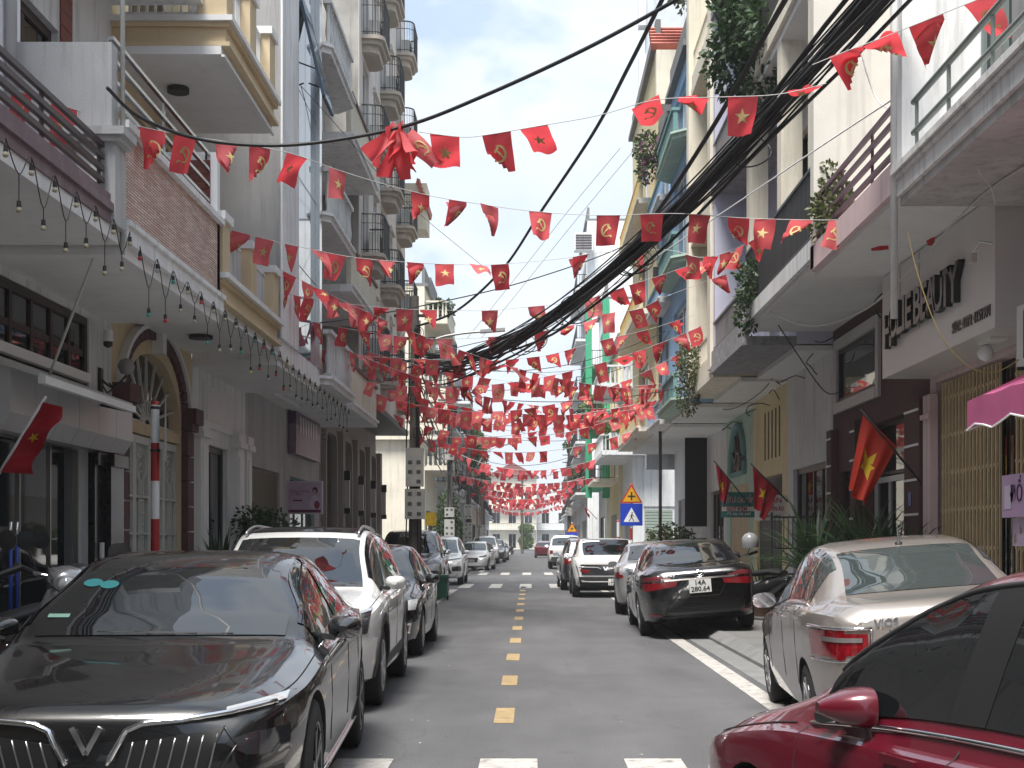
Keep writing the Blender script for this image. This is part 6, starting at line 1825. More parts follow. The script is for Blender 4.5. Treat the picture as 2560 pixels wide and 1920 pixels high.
b = MB(); b.prism([(.04 + .06 * math.cos(a * math.pi / 8), -.20 + .085 * math.sin(a * math.pi / 8)) for a in range(16)], FF, .0031, .005); part('printed_bouquet', b, mat('print crimson', (0.20, 0.02, 0.06), rough=.6), t)
for k in range(3):
    b = MB(); b.bar((-4.3 + .2, 28.35, 2.2 + k * .2), (-4.99, 28.35, 2.2 + k * .2), .02)
b = MB(); b.bar((-5.0, 28.36, 2.25), (-5.0, 28.36, 2.6), .03); part('wall_bracket', b, M_dark, t)
t = thing('shop_board', 'deep purple and mauve shop board above the shop beside the hotel', 'sign', (-4.9, 30, 3.4))
b = MB(); b.box(-4.82, -4.98, 28.35, 31.6, 3.92, 4.1 + .3); part('upper_panel', b, mat('purple panel', (0.075, 0.03, 0.075), rough=0.4), t)
b = MB(); b.box(-4.82, -4.98, 28.35, 31.6, 3.3, 3.916); part('lower_panel', b, mat('mauve panel', (0.20, 0.14, 0.18), rough=0.4, var=0.3, vscale=3), t)
b = MB()
for k in range(7): b.box(-4.81, -4.818, 28.8 + k * .34, 28.98 + k * .34, 3.75, 4.1)
part('pale_lettering', b, mat('pale letter acrylic', (0.45, 0.44, 0.46), rough=0.3), t)
# laundry boards
M_tealb = mat('teal board', (0.02, 0.16, 0.15), rough=0.5)
t = thing('laundry_board', 'teal and white laundry board with pink-edged lettering by the mint house', 'sign', (4.63, 30.5, 2.0))
board_face(t, 4.25, 4.98, 30.5, 2.02, 2.58, M_tealb)
board_face(t, 4.252, 4.978, 30.496, 2.155, 2.255, mat('white board', (0.55, 0.55, 0.55), rough=.5), 'white_band', .004)
M_pk = mat('pink letter', (0.55, 0.30, 0.36), rough=.5); M_rd = mat('dark red letter', (0.30, 0.02, 0.03), rough=.5)
place_text('lettering', 'GIẶT LÀ CAO CẤP', .17, M_pk, t, (4.61, 30.494, 2.40), (1, 0, 0), (0, 0, 1), extrude=.001, sx=.46, bold=.004)
place_text('lettering', 'GIẶT ĐỆM', .105, M_rd, t, (4.58, 30.492, 2.203), (1, 0, 0), (0, 0, 1), extrude=.001, sx=.95, bold=.004)
place_text('lettering', 'ĐT: 036 393 3457', .085, mat('pale print', (.6, .6, .6), rough=.5), t, (4.63, 30.494, 2.09), (1, 0, 0), (0, 0, 1), extrude=.001, sx=.85, bold=.003)
t = thing('laundry_board', 'white laundry board with red lettering behind the drooping flag', 'sign', (4.75, 27, 1.9))
board_face(t, 4.42, 5.0, 27.0, 1.90, 2.40, mat('white board', 0))
place_text('lettering', 'NHẬN', .15, M_rd, t, (4.72, 26.995, 2.29), (1, 0, 0), (0, 0, 1), extrude=.001, bold=.004)
place_text('lettering', 'GIẶT QUẦN ÁO', .12, M_rd, t, (4.71, 26.995, 2.13), (1, 0, 0), (0, 0, 1), extrude=.001, sx=.62, bold=.004)
place_text('lettering', '036 393 3457', .075, M_dark, t, (4.71, 26.995, 1.98), (1, 0, 0), (0, 0, 1), extrude=.001, bold=.002)
# wall lamp and camera on the left
t = thing('wall_lamp', 'frosted globe wall lamp on a black scroll bracket', 'lamp', (-4.95, 16.0, 3.3))
b = MB(); b.lathe([(0, -.10), (.07, -.075), (.10, 0), (.07, .075), (0, .10)], (-4.68, 15.95, 3.52), n=16); part('globe', b, mat('smoked opal', (.22, .22, .22), rough=.25), t, smooth=True)
b = MB(); b.tube(spl([(-4.98, 15.95, 3.38), (-4.85, 15.95, 3.28), (-4.75, 15.95, 3.34), (-4.68, 15.95, 3.42)], 5), .014, 6); b.tube(spl([(-4.95, 15.95, 3.30), (-4.90, 15.95, 3.22), (-4.84, 15.95, 3.27), (-4.88, 15.95, 3.33)], 5), .010, 5); part('bracket', b, M_dark, t)
b = MB(); b.box(-4.99, -4.96, 15.9, 16.0, 3.22, 3.5); part('wall_plate', b, M_dark, t)
t = thing('security_camera', 'white and black dome security camera under the stone balcony', 'camera', (-4.9, 15.6, 3.8))
b = MB(); b.lathe([(0, .13), (.055, .13), (.06, .0), (0, 0)], (-4.83, 15.75, 3.78), n=12); part('housing', b, M_whitep, t)
b = MB(); b.lathe([(.055, 0), (.05, -.05), (0, -.075)], (-4.83, 15.75, 3.779), n=12); part('dome', b, M_dark, t, smooth=True)

# ------------------------------------------------------------------ cables
def cable(label, pts, r, m=None, group=None, n=10, name='cable', raw=False):
    p = pts if raw else spl(pts, n)
    b = MB(); b.tube(p, r, 6); o = single(name, b, m or M_cable, label, 'cable', org=p[0], group=group, smooth=True); return o
def sag(a, b_, s_, n=24):
    a, b_ = Vector(a), Vector(b_)
    return [a.lerp(b_, i / n) + Vector((0, 0, -4 * s_ * (i / n) * (1 - i / n))) for i in range(n + 1)]
A, Bp = Vector((3.25, 12.4, 6.60)), Vector((-2.75, 33.2, 5.75))
A0 = A + (A - Bp).normalized() * 7 + Vector((0, 0, 1.3))
t = thing('cable_bundle', 'thick tangled bundle of black cables slung across the street', 'cable', Bp)
for k in range(32):
    o0 = Vector((rnd.gauss(0, .09), rnd.gauss(0, .09), rnd.gauss(0, .10))); o1 = Vector((rnd.gauss(0, .05), 0, rnd.gauss(0, .16)))
    s_ = 1.0 + abs(rnd.gauss(0, .13)) - .06; 
    pts = sag(A + o0, Bp + o1, s_, 26)
    ph = rnd.uniform(0, 6); am = rnd.uniform(.01, .07)
    pts = [p + Vector((math.sin(i * .8 + ph) * am, 0, math.cos(i * .63 + ph) * am)) for i, p in enumerate(pts)]
    pts = [A0 + o0] + pts
    b = MB(); b.tube(pts, rnd.choice((.008, .010, .012, .014, .020, .026)), 6); part('cable', b, M_cable, t, smooth=True)
for k in range(13):                                        # loops of spare cable tied to the bundle
    f = rnd.uniform(.12, .85); c = A.lerp(Bp, f) + Vector((0, 0, -4 * f * (1 - f))); rr = rnd.uniform(.12, .28)
    b = MB(); b.tube([c + Vector((rr * math.cos(a) + .1, .3 * rr * math.sin(a * 2), rr * .8 * math.sin(a) - rr * .5)) for a in [i * math.pi / 12 for i in range(25)]], .009, 5); part('cable_loop', b, M_cable, t, smooth=True)
W = lambda *p: [at(*q) for q in p]
cable('thick black cable swooping up from the stone balcony house', W((232, 190, 12.0), (300, 252, 12.6), (420, 298, 12.9), (560, 314, 13.0), (700, 306, 13.0), (880, 271, 12.8), (1050, 205, 12.3), (1260, 108, 11.7), (1460, 0, 11.2), (1700, -140, 10.5)), .017)
cable('second thick black cable descending steeply to the dark power pole', W((1440, -20, 13.5), (1360, 140, 16), (1280, 290, 19), (1170, 455, 23), (1085, 582, 27), (985, 672, 31), (900, 705, 33.1)), .026)
cable('heavy twisted black cable running just above the tangled bundle', W((1740, -60, 12), (1696, 0, 12.5), (1534, 284, 16), (1407, 475, 19.5), (1300, 600, 23), (1180, 702, 28)), .030)
cable('black wire dipping between the glass townhouse and the hotel front', W((480, 655, 21), (560, 688, 22), (690, 697, 24), (800, 680, 24.5), (900, 663, 25), (1120, 612, 26), (1340, 535, 27), (1480, 452, 27.5)), .012)
cable('thin wire from the arched house to the far junction', W((470, -10, 18), (560, 90, 20), (700, 240, 24), (860, 420, 30), (1000, 540, 36), (1100, 620, 40)), .006)
cable('thin wire in the sky near the blue townhouse', W((1340, 320, 60), (1240, 440, 62), (1130, 580, 66), (1010, 730, 70)), .010)
cable('thin pale wire in the sky beside the tall white block', W((1365, 330, 60), (1265, 450, 62), (1160, 580, 66), (1040, 730, 70)), .010)
cable('white rope stretched from the mauve railing to the cable bundle', W((1943, 205, 13.1), (1760, 325, 16), (1560, 460, 20), (1290, 640, 27)), .009, M_whitep)
cable('white cable hanging in a wide curve under the pink balcony', W((1620, 640, 22), (1690, 688, 20), (1770, 704, 18.6), (1870, 668, 17), (1960, 590, 15), (2050, 492, 13.6), (2130, 415, 12.4), (2212, 360, 11.5)), .010, M_gate)
cable('grey cable curling below the mauve railing', W((1745, 455, 17.6), (1800, 505, 17.2), (1860, 515, 16.4), (1960, 490, 15), (2060, 440, 13.5), (2130, 380, 12.8), (2212, 300, 12)), .010, M_gate)
cable('white wire looping down from the roof over the beige wall', W((2095, 0, 16), (2115, 120, 16), (2150, 230, 15.5), (2185, 280, 15), (2225, 262, 14.5), (2250, 240, 13.4)), .007, M_whitep) if False else None
cable('slack white wire hanging on the beige wall', W((1848, 20, 14), (1862, 120, 14), (1895, 215, 14), (1940, 242, 13.4)), .007, M_whitep)
cable('white wire dropping from the pipe rail to the fascia', W((2085, 215, 11.5), (2085, 290, 11.6), (2110, 360, 11.7), (2140, 405, 11.8), (2150, 440, 12)), .006, M_whitep)
cable('thin yellow wire drooping across the lettered fascia', W((1960, 500, 13.0), (1985, 600, 12.8), (2030, 720, 12.6), (2090, 790, 12.5), (2150, 803, 12.4), (2212, 770, 12)), .005, mat('yellow wire', (.35, .26, .08), rough=.5))
cable('black wire on the maroon-brown front', W((1680, 700, 22), (1760, 820, 22), (1790, 850, 21.5), (1815, 846, 21)), .010)
cable('drooping black wire beneath the mint overhang', W((1455, 805, 40), (1500, 860, 34), (1570, 885, 31), (1640, 850, 28), (1680, 800, 26)), .010)
for k, nm in enumerate(('from the first hotel lantern to the blue house', 'from the second hotel lantern to the grey house', 'from the third hotel lantern to the black banner', 'from the last hotel lantern to the yellow corner house', 'from the hotel corner over the pedestrian sign', 'across the mouth of the side street')):
    y0 = 34.5 + k * 3.2; z = rnd.uniform(5.2, 7.5)
    cable('thin black service wire slung ' + nm, sag((-3.3, y0, z), (3.5, y0 + rnd.uniform(-5, 5), z + rnd.uniform(-.8, .8)), rnd.uniform(.3, .8)), rnd.choice((.007, .01, .013)), raw=True)
for k, nm in enumerate(('cream corner building', 'narrow white townhouse', 'red-signed beige townhouse', 'pale yellow townhouse', 'stained grey townhouse', 'brown-doored cream townhouse')):
    y0 = 62 + k * 9; z = rnd.uniform(4.6, 7.5)
    cable('thin black service wire crossing the far street by the ' + nm, sag((-3.3, y0, z), (3.2, y0 + rnd.uniform(-10, 12), z + rnd.uniform(-.8, .8)), rnd.uniform(.3, 1.0)), rnd.choice((.012, .016)), raw=True)
for nm, pa, pb, ra, rb in (('sagging bundle of black mains cables from the dark pole to the slim grey pole', (-2.8, 33.2, 6.4), (-3.38, 58, 6.2), .22, .25), ('sagging bundle of black mains cables between the two grey poles past the junction', (-3.38, 58, 6.2), (-3.40, 76, 5.6), .25, .2)):
    t = thing('cable_bundle', nm, 'cable', pa)
    for k in range(8):
        b = MB(); b.tube([p + Vector((rnd.uniform(-.1, .1), 0, rnd.uniform(-.2, .2))) for p in sag((pa[0], pa[1], pa[2] - k * ra), (pb[0], pb[1], pb[2] - k * rb), .6, 12)], .018, 6); part('cable', b, M_cable, t, smooth=True)

# string lights under the left balconies
def lights(label, P0, P1, n, seed, cols):
    r_ = random.Random(seed); P0, P1 = Vector(P0), Vector(P1)
    t = thing('string_lights', label, 'string lights', P0)
    pts = []
    for i in range(n + 1):
        a = P0.lerp(P1, i / n); pts.append(a)
        if i < n: pts.append(P0.lerp(P1, (i + .5) / n) + Vector((0, 0, -r_.uniform(.16, .34))))
    path = spl(pts, 5)
    b = MB(); b.tube(path, .0045, 5); part('cord', b, M_cable, t, smooth=True)
    for i, p in enumerate(pts):
        d = .05 if i % 2 == 0 else r_.uniform(.08, .22)
        q = p + Vector((0, 0, -d))
        b = MB(); b.tube([p, q], .004, 4); b.lathe([(.0, 0), (.015, 0), (.018, -.042), (0, -.042)], q, n=8); o = part('bulb_socket', b, M_black, t)
        b = MB(); b.lathe([(.013, -.043), (.022, -.062), (.018, -.079), (0, -.085)], q, n=10); part('bulb', b, r_.choice(cols), o, smooth=True)
bw = [mat('cream bulb', (.42, .38, .28), rough=.3), mat('cream bulb', 0), mat('grey bulb', (.34, .35, .36), rough=.3), mat('red bulb', (.45, .04, .05), rough=.3), mat('green bulb', (.06, .30, .25), rough=.3), mat('yellow bulb', (.60, .45, .15), rough=.3)]
lights('string of cream bulbs along the purple balcony edge', (-3.62, 9.5, 4.28), (-3.62, 12.45, 4.30), 6, 1, bw[:2])
lights('string of coloured bulbs looping under the white balcony ledges', (-3.60, 12.7, 4.22), (-3.58, 20.3, 4.22), 13, 2, bw)
lights('string of dim bulbs under the glass townhouse overhang', (-3.62, 20.5, 4.20), (-3.62, 27.5, 4.15), 13, 3, bw[:3])

# wiring clipped along the right-hand overhangs
for k, (nm, y0, y1, z) in enumerate((('maroon-brown front', 17.4, 22.5, 4.86), ('lavender-grey house', 22.8, 26.5, 4.62), ('slotted yellow wall', 26.9, 30.6, 4.5), ('mint ground floor', 31.0, 34.8, 4.4))):
    r_ = random.Random(k); pts = [Vector((4.9 - .25 * math.sin(i * .9 + k), y0 + (y1 - y0) * i / 9, z - .12 * r_.random() - .22 * math.sin(math.pi * i / 9) * r_.random())) for i in range(10)]
    cable('slack black wiring clipped along the top of the ' + nm, pts, .011)
# ------------------------------------------------------------------ flags
M_flag = mat('red flag cloth', (0.68, 0.065, 0.080), rough=0.8, var=0.12, vscale=6, translucent=0.52)
M_star = mat('yellow flag print', (0.56, 0.45, 0.20), rough=0.75, translucent=0.2)
M_flago = mat('orange red flag silk', (0.50, 0.035, 0.016), rough=0.6, translucent=0.35)
M_flagr = mat('deep red flag silk', (0.36, 0.008, 0.020), rough=0.6, translucent=0.3)
M_starb = mat('bright yellow star', (0.66, 0.45, 0.02), rough=0.6, translucent=0.2)
t_ = M_flag.node_tree; p_ = t_.nodes['Principled BSDF']; oi = N(t_, 'ShaderNodeObjectInfo'); hs = N(t_, 'ShaderNodeHueSaturation')
mr_ = N(t_, 'ShaderNodeMapRange'); mr_.inputs['To Min'].default_value = .80; mr_.inputs['To Max'].default_value = 1.02; mv_ = N(t_, 'ShaderNodeMapRange'); mv_.inputs['To Min'].default_value = 1.1; mv_.inputs['To Max'].default_value = .85
src_ = p_.inputs['Base Color'].links[0].from_socket
t_.links.new(oi.outputs['Random'], mr_.inputs['Value']); t_.links.new(oi.outputs['Random'], mv_.inputs['Value']); t_.links.new(mr_.outputs['Result'], hs.inputs['Saturation']); t_.links.new(mv_.outputs['Result'], hs.inputs['Value']); t_.links.new(src_, hs.inputs['Color']); t_.links.new(hs.outputs['Color'], p_.inputs['Base Color'])
M_cord = mat('white cord', (0.45, 0.44, 0.43), rough=0.7)
def star_uv(cx, cy, r, asp):
    "triangles of a five-pointed star in cloth space, subdivided"
    pts = []
    for k in range(10):
        a = math.pi / 2 + k * math.pi / 5; rr = r if k % 2 == 0 else r * .385
        pts.append((cx + rr * math.cos(a), cy - rr * math.sin(a) * asp))
    tris = []
    for k in range(10):
        a, b_ = pts[k], pts[(k + 1) % 10]; m1 = ((a[0] + cx) / 2, (a[1] + cy) / 2); m2 = ((b_[0] + cx) / 2, (b_[1] + cy) / 2)
        tris += [((cx, cy), m1, m2), (m1, a, m2), (a, b_, m2)]
    return tris
def sickle_uv(cx, cy, r, asp):
    tris = []
    def quad(a, b_, c, d): tris.extend([(a, b_, c), (a, c, d)])
    n = 12
    for k in range(n):
        def ring(i):
            a = math.radians(-130 + 245 * i / n); th = .05 + .30 * math.sin(math.pi * i / n)
            return ((cx + r * math.cos(a), cy - r * math.sin(a) * asp), (cx + r * (1 - th) * math.cos(a) + .02 * r, cy - r * (1 - th) * math.sin(a) * asp))
        a0, a1 = ring(k), ring(k + 1); quad(a0[0], a1[0], a1[1], a0[1])
    def bar(x0, y0, x1, y1, w_):
        dx, dy = x1 - x0, y1 - y0; L_ = math.hypot(dx, dy); nx, ny = -dy / L_ * w_, dx / L_ * w_
        f = lambda x, y: (cx + r * x, cy - r * y * asp)
        xm, ym = (x0 + x1) / 2, (y0 + y1) / 2
        quad(f(x0 + nx, y0 + ny), f(xm + nx, ym + ny), f(xm - nx, ym - ny), f(x0 - nx, y0 - ny)); quad(f(xm + nx, ym + ny), f(x1 + nx, y1 + ny), f(x1 - nx, y1 - ny), f(xm - nx, ym - ny))
    bar(-.35, .50, .62, -.62, .11); bar(-.62, .18, -.05, .78, .16); bar(-.62, -.75, -.98, -1.02, .12)
    return tris
def flag_variant(seed, w_=.29, h_=.36):
    r_ = random.Random(seed)
    fold = r_.random() < .5
    fa = r_.choice((-1, 1)) * r_.uniform(.5, 1.1); fc = r_.uniform(.50, .85)
    A1, A2, p1, p2 = r_.uniform(.02, .07), r_.uniform(.01, .035), r_.uniform(0, 6), r_.uniform(0, 6)
    sw = r_.uniform(-.12, .12); pinch = r_.uniform(0, .30)
    def F(u, v):
        x = u * w_; z = -v * h_
        y = A1 * v * math.sin(u * 5 + p1 + v * 2.2) + A2 * math.sin(v * 6 + p2 + u * 3) * v
        if fold:
            # fold the lower corner up over a slanted line
            dd = (v + fa * u) - fc
            if dd > 0:
                nx, nz = fa / math.hypot(fa, 1), 1 / math.hypot(fa, 1)
                dist = dd / math.hypot(fa / 1, 1) * h_
                k = min(1, dist / .03)
                x -= nx * dist * 1.85; z += nz * dist * 1.85
                y += .012 * k + dist * .12
        x = x * (1 - pinch * v) + sw * v * h_
        return Vector((x, y, z))
    n, m = 7, 8
    b = MB(); b.grid([[F(-.5 + i / n, j / m) for i in range(n + 1)] for j in range(m + 1)])
    fm = b.mesh('flag', M_flag, True, recalc=False)
    ems = []
    for tris in (star_uv(0, .50, .27, w_ / h_), sickle_uv(0, .50, .27, w_ / h_)):
        e = MB()
        for tr in tris:
            for sd in (1, -1):
                q = []
                for (u, v) in tr:
                    p = F(u, v); nn = (F(u + .01, v) - F(u - .01, v)).cross(F(u, v + .01) - F(u, v - .01))
                    q.append(p + nn.normalized() * .0035 * sd)
                e.q(*q)
        ems.append(e.mesh('emblem', M_star, False, recalc=False))
    return fm, ems
VAR = [flag_variant(100 + k) for k in range(24)]
def resample(pts, step, start=.2):
    out = []; d = start; acc = 0
    for a, b_ in zip(pts[:-1], pts[1:]):
        L_ = (b_ - a).length
        while d <= acc + L_:
            out.append((a.lerp(b_, (d - acc) / L_), (b_ - a).normalized())); d += step
        acc += L_
    return out
FLAGS = 0
def bunting(label, pts, step=.40, seed=0, lift=24, emblem=True, scale=1.0, wind=None, join=False):
    global FLAGS
    r_ = random.Random(seed)
    t = thing('bunting', label, 'bunting', pts[0])
    org = Vector(pts[0])
    b = MB(); b.tube(pts, .004 if pts[0].y < 40 else .008, 4); part('cord', b, M_cord, t)
    J = MB()
    for (p, d) in resample(pts, step, step * .5):
        k = r_.randrange(len(VAR))
        if r_.random() < .10: continue
        p = p + d * r_.uniform(-.09, .09) * step / .4
        x = Vector((d.x, d.y, d.z)).normalized()
        zax = Vector((0, 0, 1)); y = zax.cross(x).normalized(); zax = x.cross(y)
        ang = R(r_.gauss(0, lift)) if wind is None else R(r_.gauss(wind, 28))
        M = Matrix((x, y, zax)).transposed().to_4x4() @ Matrix.Rotation(ang, 4, 'X') @ Matrix.Rotation(R(r_.gauss(0, 5)), 4, 'Z') @ Matrix.Diagonal((scale * r_.choice((1, 1, -1)), scale, scale * r_.uniform(.92, 1.08), 1))
        if join:
            me = VAR[k][0]; M2 = Matrix.Translation(p) @ M; i0 = len(J.v)
            J.v += [tuple(M2 @ v.co) for v in me.vertices]
            for pl in me.polygons: J.f.append(tuple(i0 + q for q in pl.vertices)); J.m.append(0)
            continue
        M.translation = p - org
        o = bpy.data.objects.new('flag', VAR[k][0]); COL.objects.link(o); o.parent = t; o.matrix_basis = M
        FLAGS += 1
        if emblem:
            e = bpy.data.objects.new('emblem', VAR[k][1][r_.random() < .48]); COL.objects.link(e); e.parent = o
    if join: part('flags', J, M_flag, t, smooth=True, kind='stuff', recalc=False)
    return t
bunting('red flag bunting tied from the purple balcony rail across to the pink balcony', spl(W((0, 180, 11.4), (60, 204, 11.8), (150, 233, 12.2), (265, 265, 12.7), (385, 290, 13.2), (495, 307, 13.8), (620, 329, 14.4), (720, 364, 15), (820, 395, 15.6), (935, 424, 16.2), (1025, 439, 16.6), (1130, 454, 16.9), (1235, 463, 17), (1325, 465, 17), (1410, 462, 16.9), (1485, 462, 16.8), (1590, 470, 16.5), (1690, 474, 16.2), (1820, 475, 15.7), (1910, 467, 15.3), (2010, 456, 14.9), (2100, 430, 14.2), (2150, 392, 13.4)), 4), .50, 11, lift=22)
bunting('wind-lifted red bunting high between the black cable and the lavender balcony', spl(W((905, 285, 12.8), (1000, 296, 12.8), (1060, 290, 12.8), (1165, 272, 12.7), (1290, 250, 12.5), (1415, 216, 12.4), (1548, 210, 12.4), (1680, 204, 12.4), (1785, 180, 12.4)), 5), .47, 12, wind=62, scale=.95)
bunting('short red bunting beside the cable bundle against the white wall', spl(W((1755, 140, 11.5), (1830, 110, 11.4), (1905, 82, 11.3), (2035, 30, 11), (2160, -20, 10.6)), 5), .42, 13, wind=30)
bunting('red bunting sloping from the split-stone balcony to the beige pillars', spl(W((430, 478, 17), (520, 502, 17.5), (597, 522, 18), (662, 536, 18.5), (745, 553, 19), (820, 562, 19.4), (905, 568, 19.8), (975, 571, 20), (1058, 572, 20.2), (1140, 566, 20.4), (1225, 557, 20.6), (1300, 545, 20.8), (1440, 540, 21), (1510, 556, 20.6), (1570, 545, 20), (1640, 512, 19)), 4), .44, 14)
bunting('red bunting from the cream balustrade over to the wrought-iron balcony', spl(W((470, 598, 19), (575, 622, 20), (645, 640, 21), (720, 652, 22), (800, 662, 22.6), (880, 668, 23), (960, 670, 23.2), (1050, 671, 23.4), (1130, 664, 23.5), (1210, 656, 23.6), (1285, 642, 23.6), (1357, 617, 23.4), (1430, 594, 23), (1500, 570, 22.6), (1600, 540, 22)), 4), .45, 15)
bunting('red bunting hung across from the glass townhouse edge', spl(W((445, 630, 20.6), (540, 660, 21.6), (620, 682, 22.8), (697, 700, 24), (775, 714, 25), (858, 726, 25.6), (945, 732, 26), (1035, 730, 26.2), (1120, 722, 26.3), (1190, 712, 26.3), (1265, 696, 26.2), (1320, 676, 26), (1378, 668, 25.8), (1440, 640, 25.4), (1560, 595, 24.6)), 4), .46, 16)
bunting('red bunting hung between the chamfered balcony and the yellow pillars', spl(W((510, 690, 22.5), (600, 735, 24), (655, 748, 25.4), (730, 760, 27), (800, 770, 28), (885, 775, 28.6), (960, 778, 29), (1050, 780, 29.2), (1165, 770, 29.4), (1220, 758, 29.4), (1300, 735, 29.2), (1400, 712, 28.6), (1500, 680, 28)), 4), .42, 17)
names_l = ['the lacy parapet', 'the pink solid balcony', 'the first hotel balcony', 'the second lantern', 'the third lantern', 'the hotel corner']
yy = 30.5; k = 0
for nm in ('low red bunting strung from the lacy parapets to the yellow house', 'low red bunting strung from the brown-coped balconies to the yellow house', 'low red bunting strung from the first hotel lantern', 'low red bunting strung from the second hotel lantern', 'low red bunting strung from the third hotel lantern', 'low red bunting strung from the last hotel lantern', 'low red bunting strung from the hotel corner to the yellow corner house'):
    bunting(nm, sag((-3.7, yy, 4.9 + rnd.uniform(-.1, .9)), (3.55, yy + rnd.uniform(-4, 4), 5.3 + rnd.uniform(-.4, 1.0)), .35 + rnd.uniform(0, .5)), .40, 20 + k, lift=26)
    yy += 2.35; k += 1
for k, (nm, a, b_, s_) in enumerate((('slanting red bunting from the cream balustrade to the blue house', (-3.7, 20.2, 5.5), (3.3, 33.5, 5.2), .5), ('slanting red bunting from the brown-coped balcony to the lavender house', (-3.6, 30.2, 5.0), (3.45, 25.5, 5.6), .55), ('slanting red bunting from the lacy parapet to the yellow corner house', (-3.6, 26.5, 5.2), (3.1, 39.5, 5.4), .5), ('slanting red bunting from the last hotel lantern to the mint house', (-3.9, 42.5, 5.6), (3.2, 34.0, 5.0), .4))):
    bunting(nm, sag(a, b_, s_), .42, 80 + k, lift=26)
yy = 60.5; k = 0
while yy < 155:
    z = 4.5 + rnd.uniform(-.4, .9)
    bunting('distant red bunting by the ' + ' '.join(min(FAR_L, key=lambda q: abs((q[1] + q[2]) / 2 - yy))[0].split()[:9]).replace(' far down the street', '').replace(' near the far end of the street', '').replace(' and moulded balcony', ''), sag((-3.8, yy, z + .4), (3.3, yy + rnd.uniform(-5, 5), z + rnd.uniform(-.2, 1.2)), .4 + rnd.uniform(0, .5), 16), .40, 50 + k, emblem=False, join=(FLAGS > 300), scale=1.05).__setitem__('group', 'buntings down the far street')
    yy += 4.6 + yy * .016; k += 1
# tangled flags knotted on the black cable
t = thing('tangled_flags', 'knot of tangled red flags hanging from the thick black cable', 'flags', at(865, 275, 12.85))
org = ORG[t.name]
for k in range(9):
    o = bpy.data.objects.new('flag', VAR[(k * 5) % len(VAR)][0]); COL.objects.link(o); o.parent = t
    o.rotation_euler = (R(rnd.uniform(-40, 40)), R(rnd.uniform(-50, 50)), R(rnd.uniform(0, 180))); o.location = (rnd.uniform(-.05, .09), rnd.uniform(-.05, .05), rnd.uniform(-.16, .06)); o.scale = (.6, 1.5, 1.1)
    if k % 3 == 0:
        e = bpy.data.objects.new('emblem', VAR[(k * 5) % len(VAR)][1][1]); COL.objects.link(e); e.parent = o
# house flags on poles
def pole_flag(label, T, Mi, Bo, Lf, base, Y, m, pm=None, seed=1, dy=.0):
    T, Mi, Bo, Lf, base = [at(*q, Y) for q in (T, Mi, Bo, Lf, base)]
    base = base + Vector((0, dy, 0))
    t = thing('house_flag', label, 'flag', base)
    d = (T - base).normalized()
    b = MB(); b.tube([base, T + d * .06], .014, 8); part('flag_pole', b, pm or M_dark, t, smooth=True)
    r_ = random.Random(seed); p1 = r_.uniform(0, 6)
    def F(u, v):                       # u along the hoist, v down the fly
        p = T.lerp(Mi, u).lerp(Lf.lerp(Bo, u), v)
        fold = .075 * v ** .6 * math.sin(u * 13 + p1 + v * 1.2) + .03 * v * math.sin(u * 6 - v * 4)
        return p + Vector((.03 * math.sin(u * 9 + p1) * v, fold, .02 * math.sin(u * 7 + p1) * v * (1 - .4 * v)))
    b = MB(); n, k = 22, 14
    b.grid([[F(i / n, j / k) for i in range(n + 1)] for j in range(k + 1)]); part('cloth', b, m, t, smooth=True)
    e = MB(); a = (Mi - T).length / max(.01, ((Lf - T).length + (Bo - Mi).length) / 2)
    th = math.atan2(1, 0)
    for tr in star_uv(.5, .5, .28, 1):
        for sd in (1, -1):
            q = []
            for (u, v) in tr:
                du, dv = u - .5, (v - .5)
                uu, vv = .5 - dv / max(a, .4) * .8, .5 + du * .8
                nn = (F(uu + .01, vv) - F(uu - .01, vv)).cross(F(uu, vv + .01) - F(uu, vv - .01)).normalized()
                q.append(F(uu, vv) + nn * .006 * sd)
            e.q(*q)
    part('star', e, M_starb, t)
pole_flag('large orange-red star flag drooping before the maroon-brown pier', (1865, 892), (1938, 966), (1872, 1094), (1830, 1058), (1992, 1046), 16.9, M_flago, seed=3)
pole_flag('deep red star flag hanging before the white laundry board', (1626, 1006), (1682, 1058), (1650, 1124), (1630, 1092), (1702, 1084), 25.5, M_flagr, seed=5)
pole_flag('deep red star flag hanging beside the teal laundry board', (1546, 1000), (1579, 1042), (1566, 1104), (1550, 1052), (1622, 1094), 29.8, M_flagr, seed=8)
pole_flag('deep red star flag on a white pole under the retractable awning', (92, 868), (0, 1020), (62, 1022), (142, 876), (-20, 1052), 12.6, M_flagr, pm=M_whitep, seed=6)
pole_flag('small red flag on a dark pole past the crossing', (1262, 1092), (1266, 1108), (1276, 1124), (1268, 1100), (1290, 1122), 64, M_flagr, seed=9)
b = MB(); b.tube([at(104, 818, 13.2), at(238, 462, 12.5)], .014, 8)
single('bamboo_pole', b, M_gate, 'long pale pole leaning from the awning up to the stone balcony', 'pole', smooth=True)

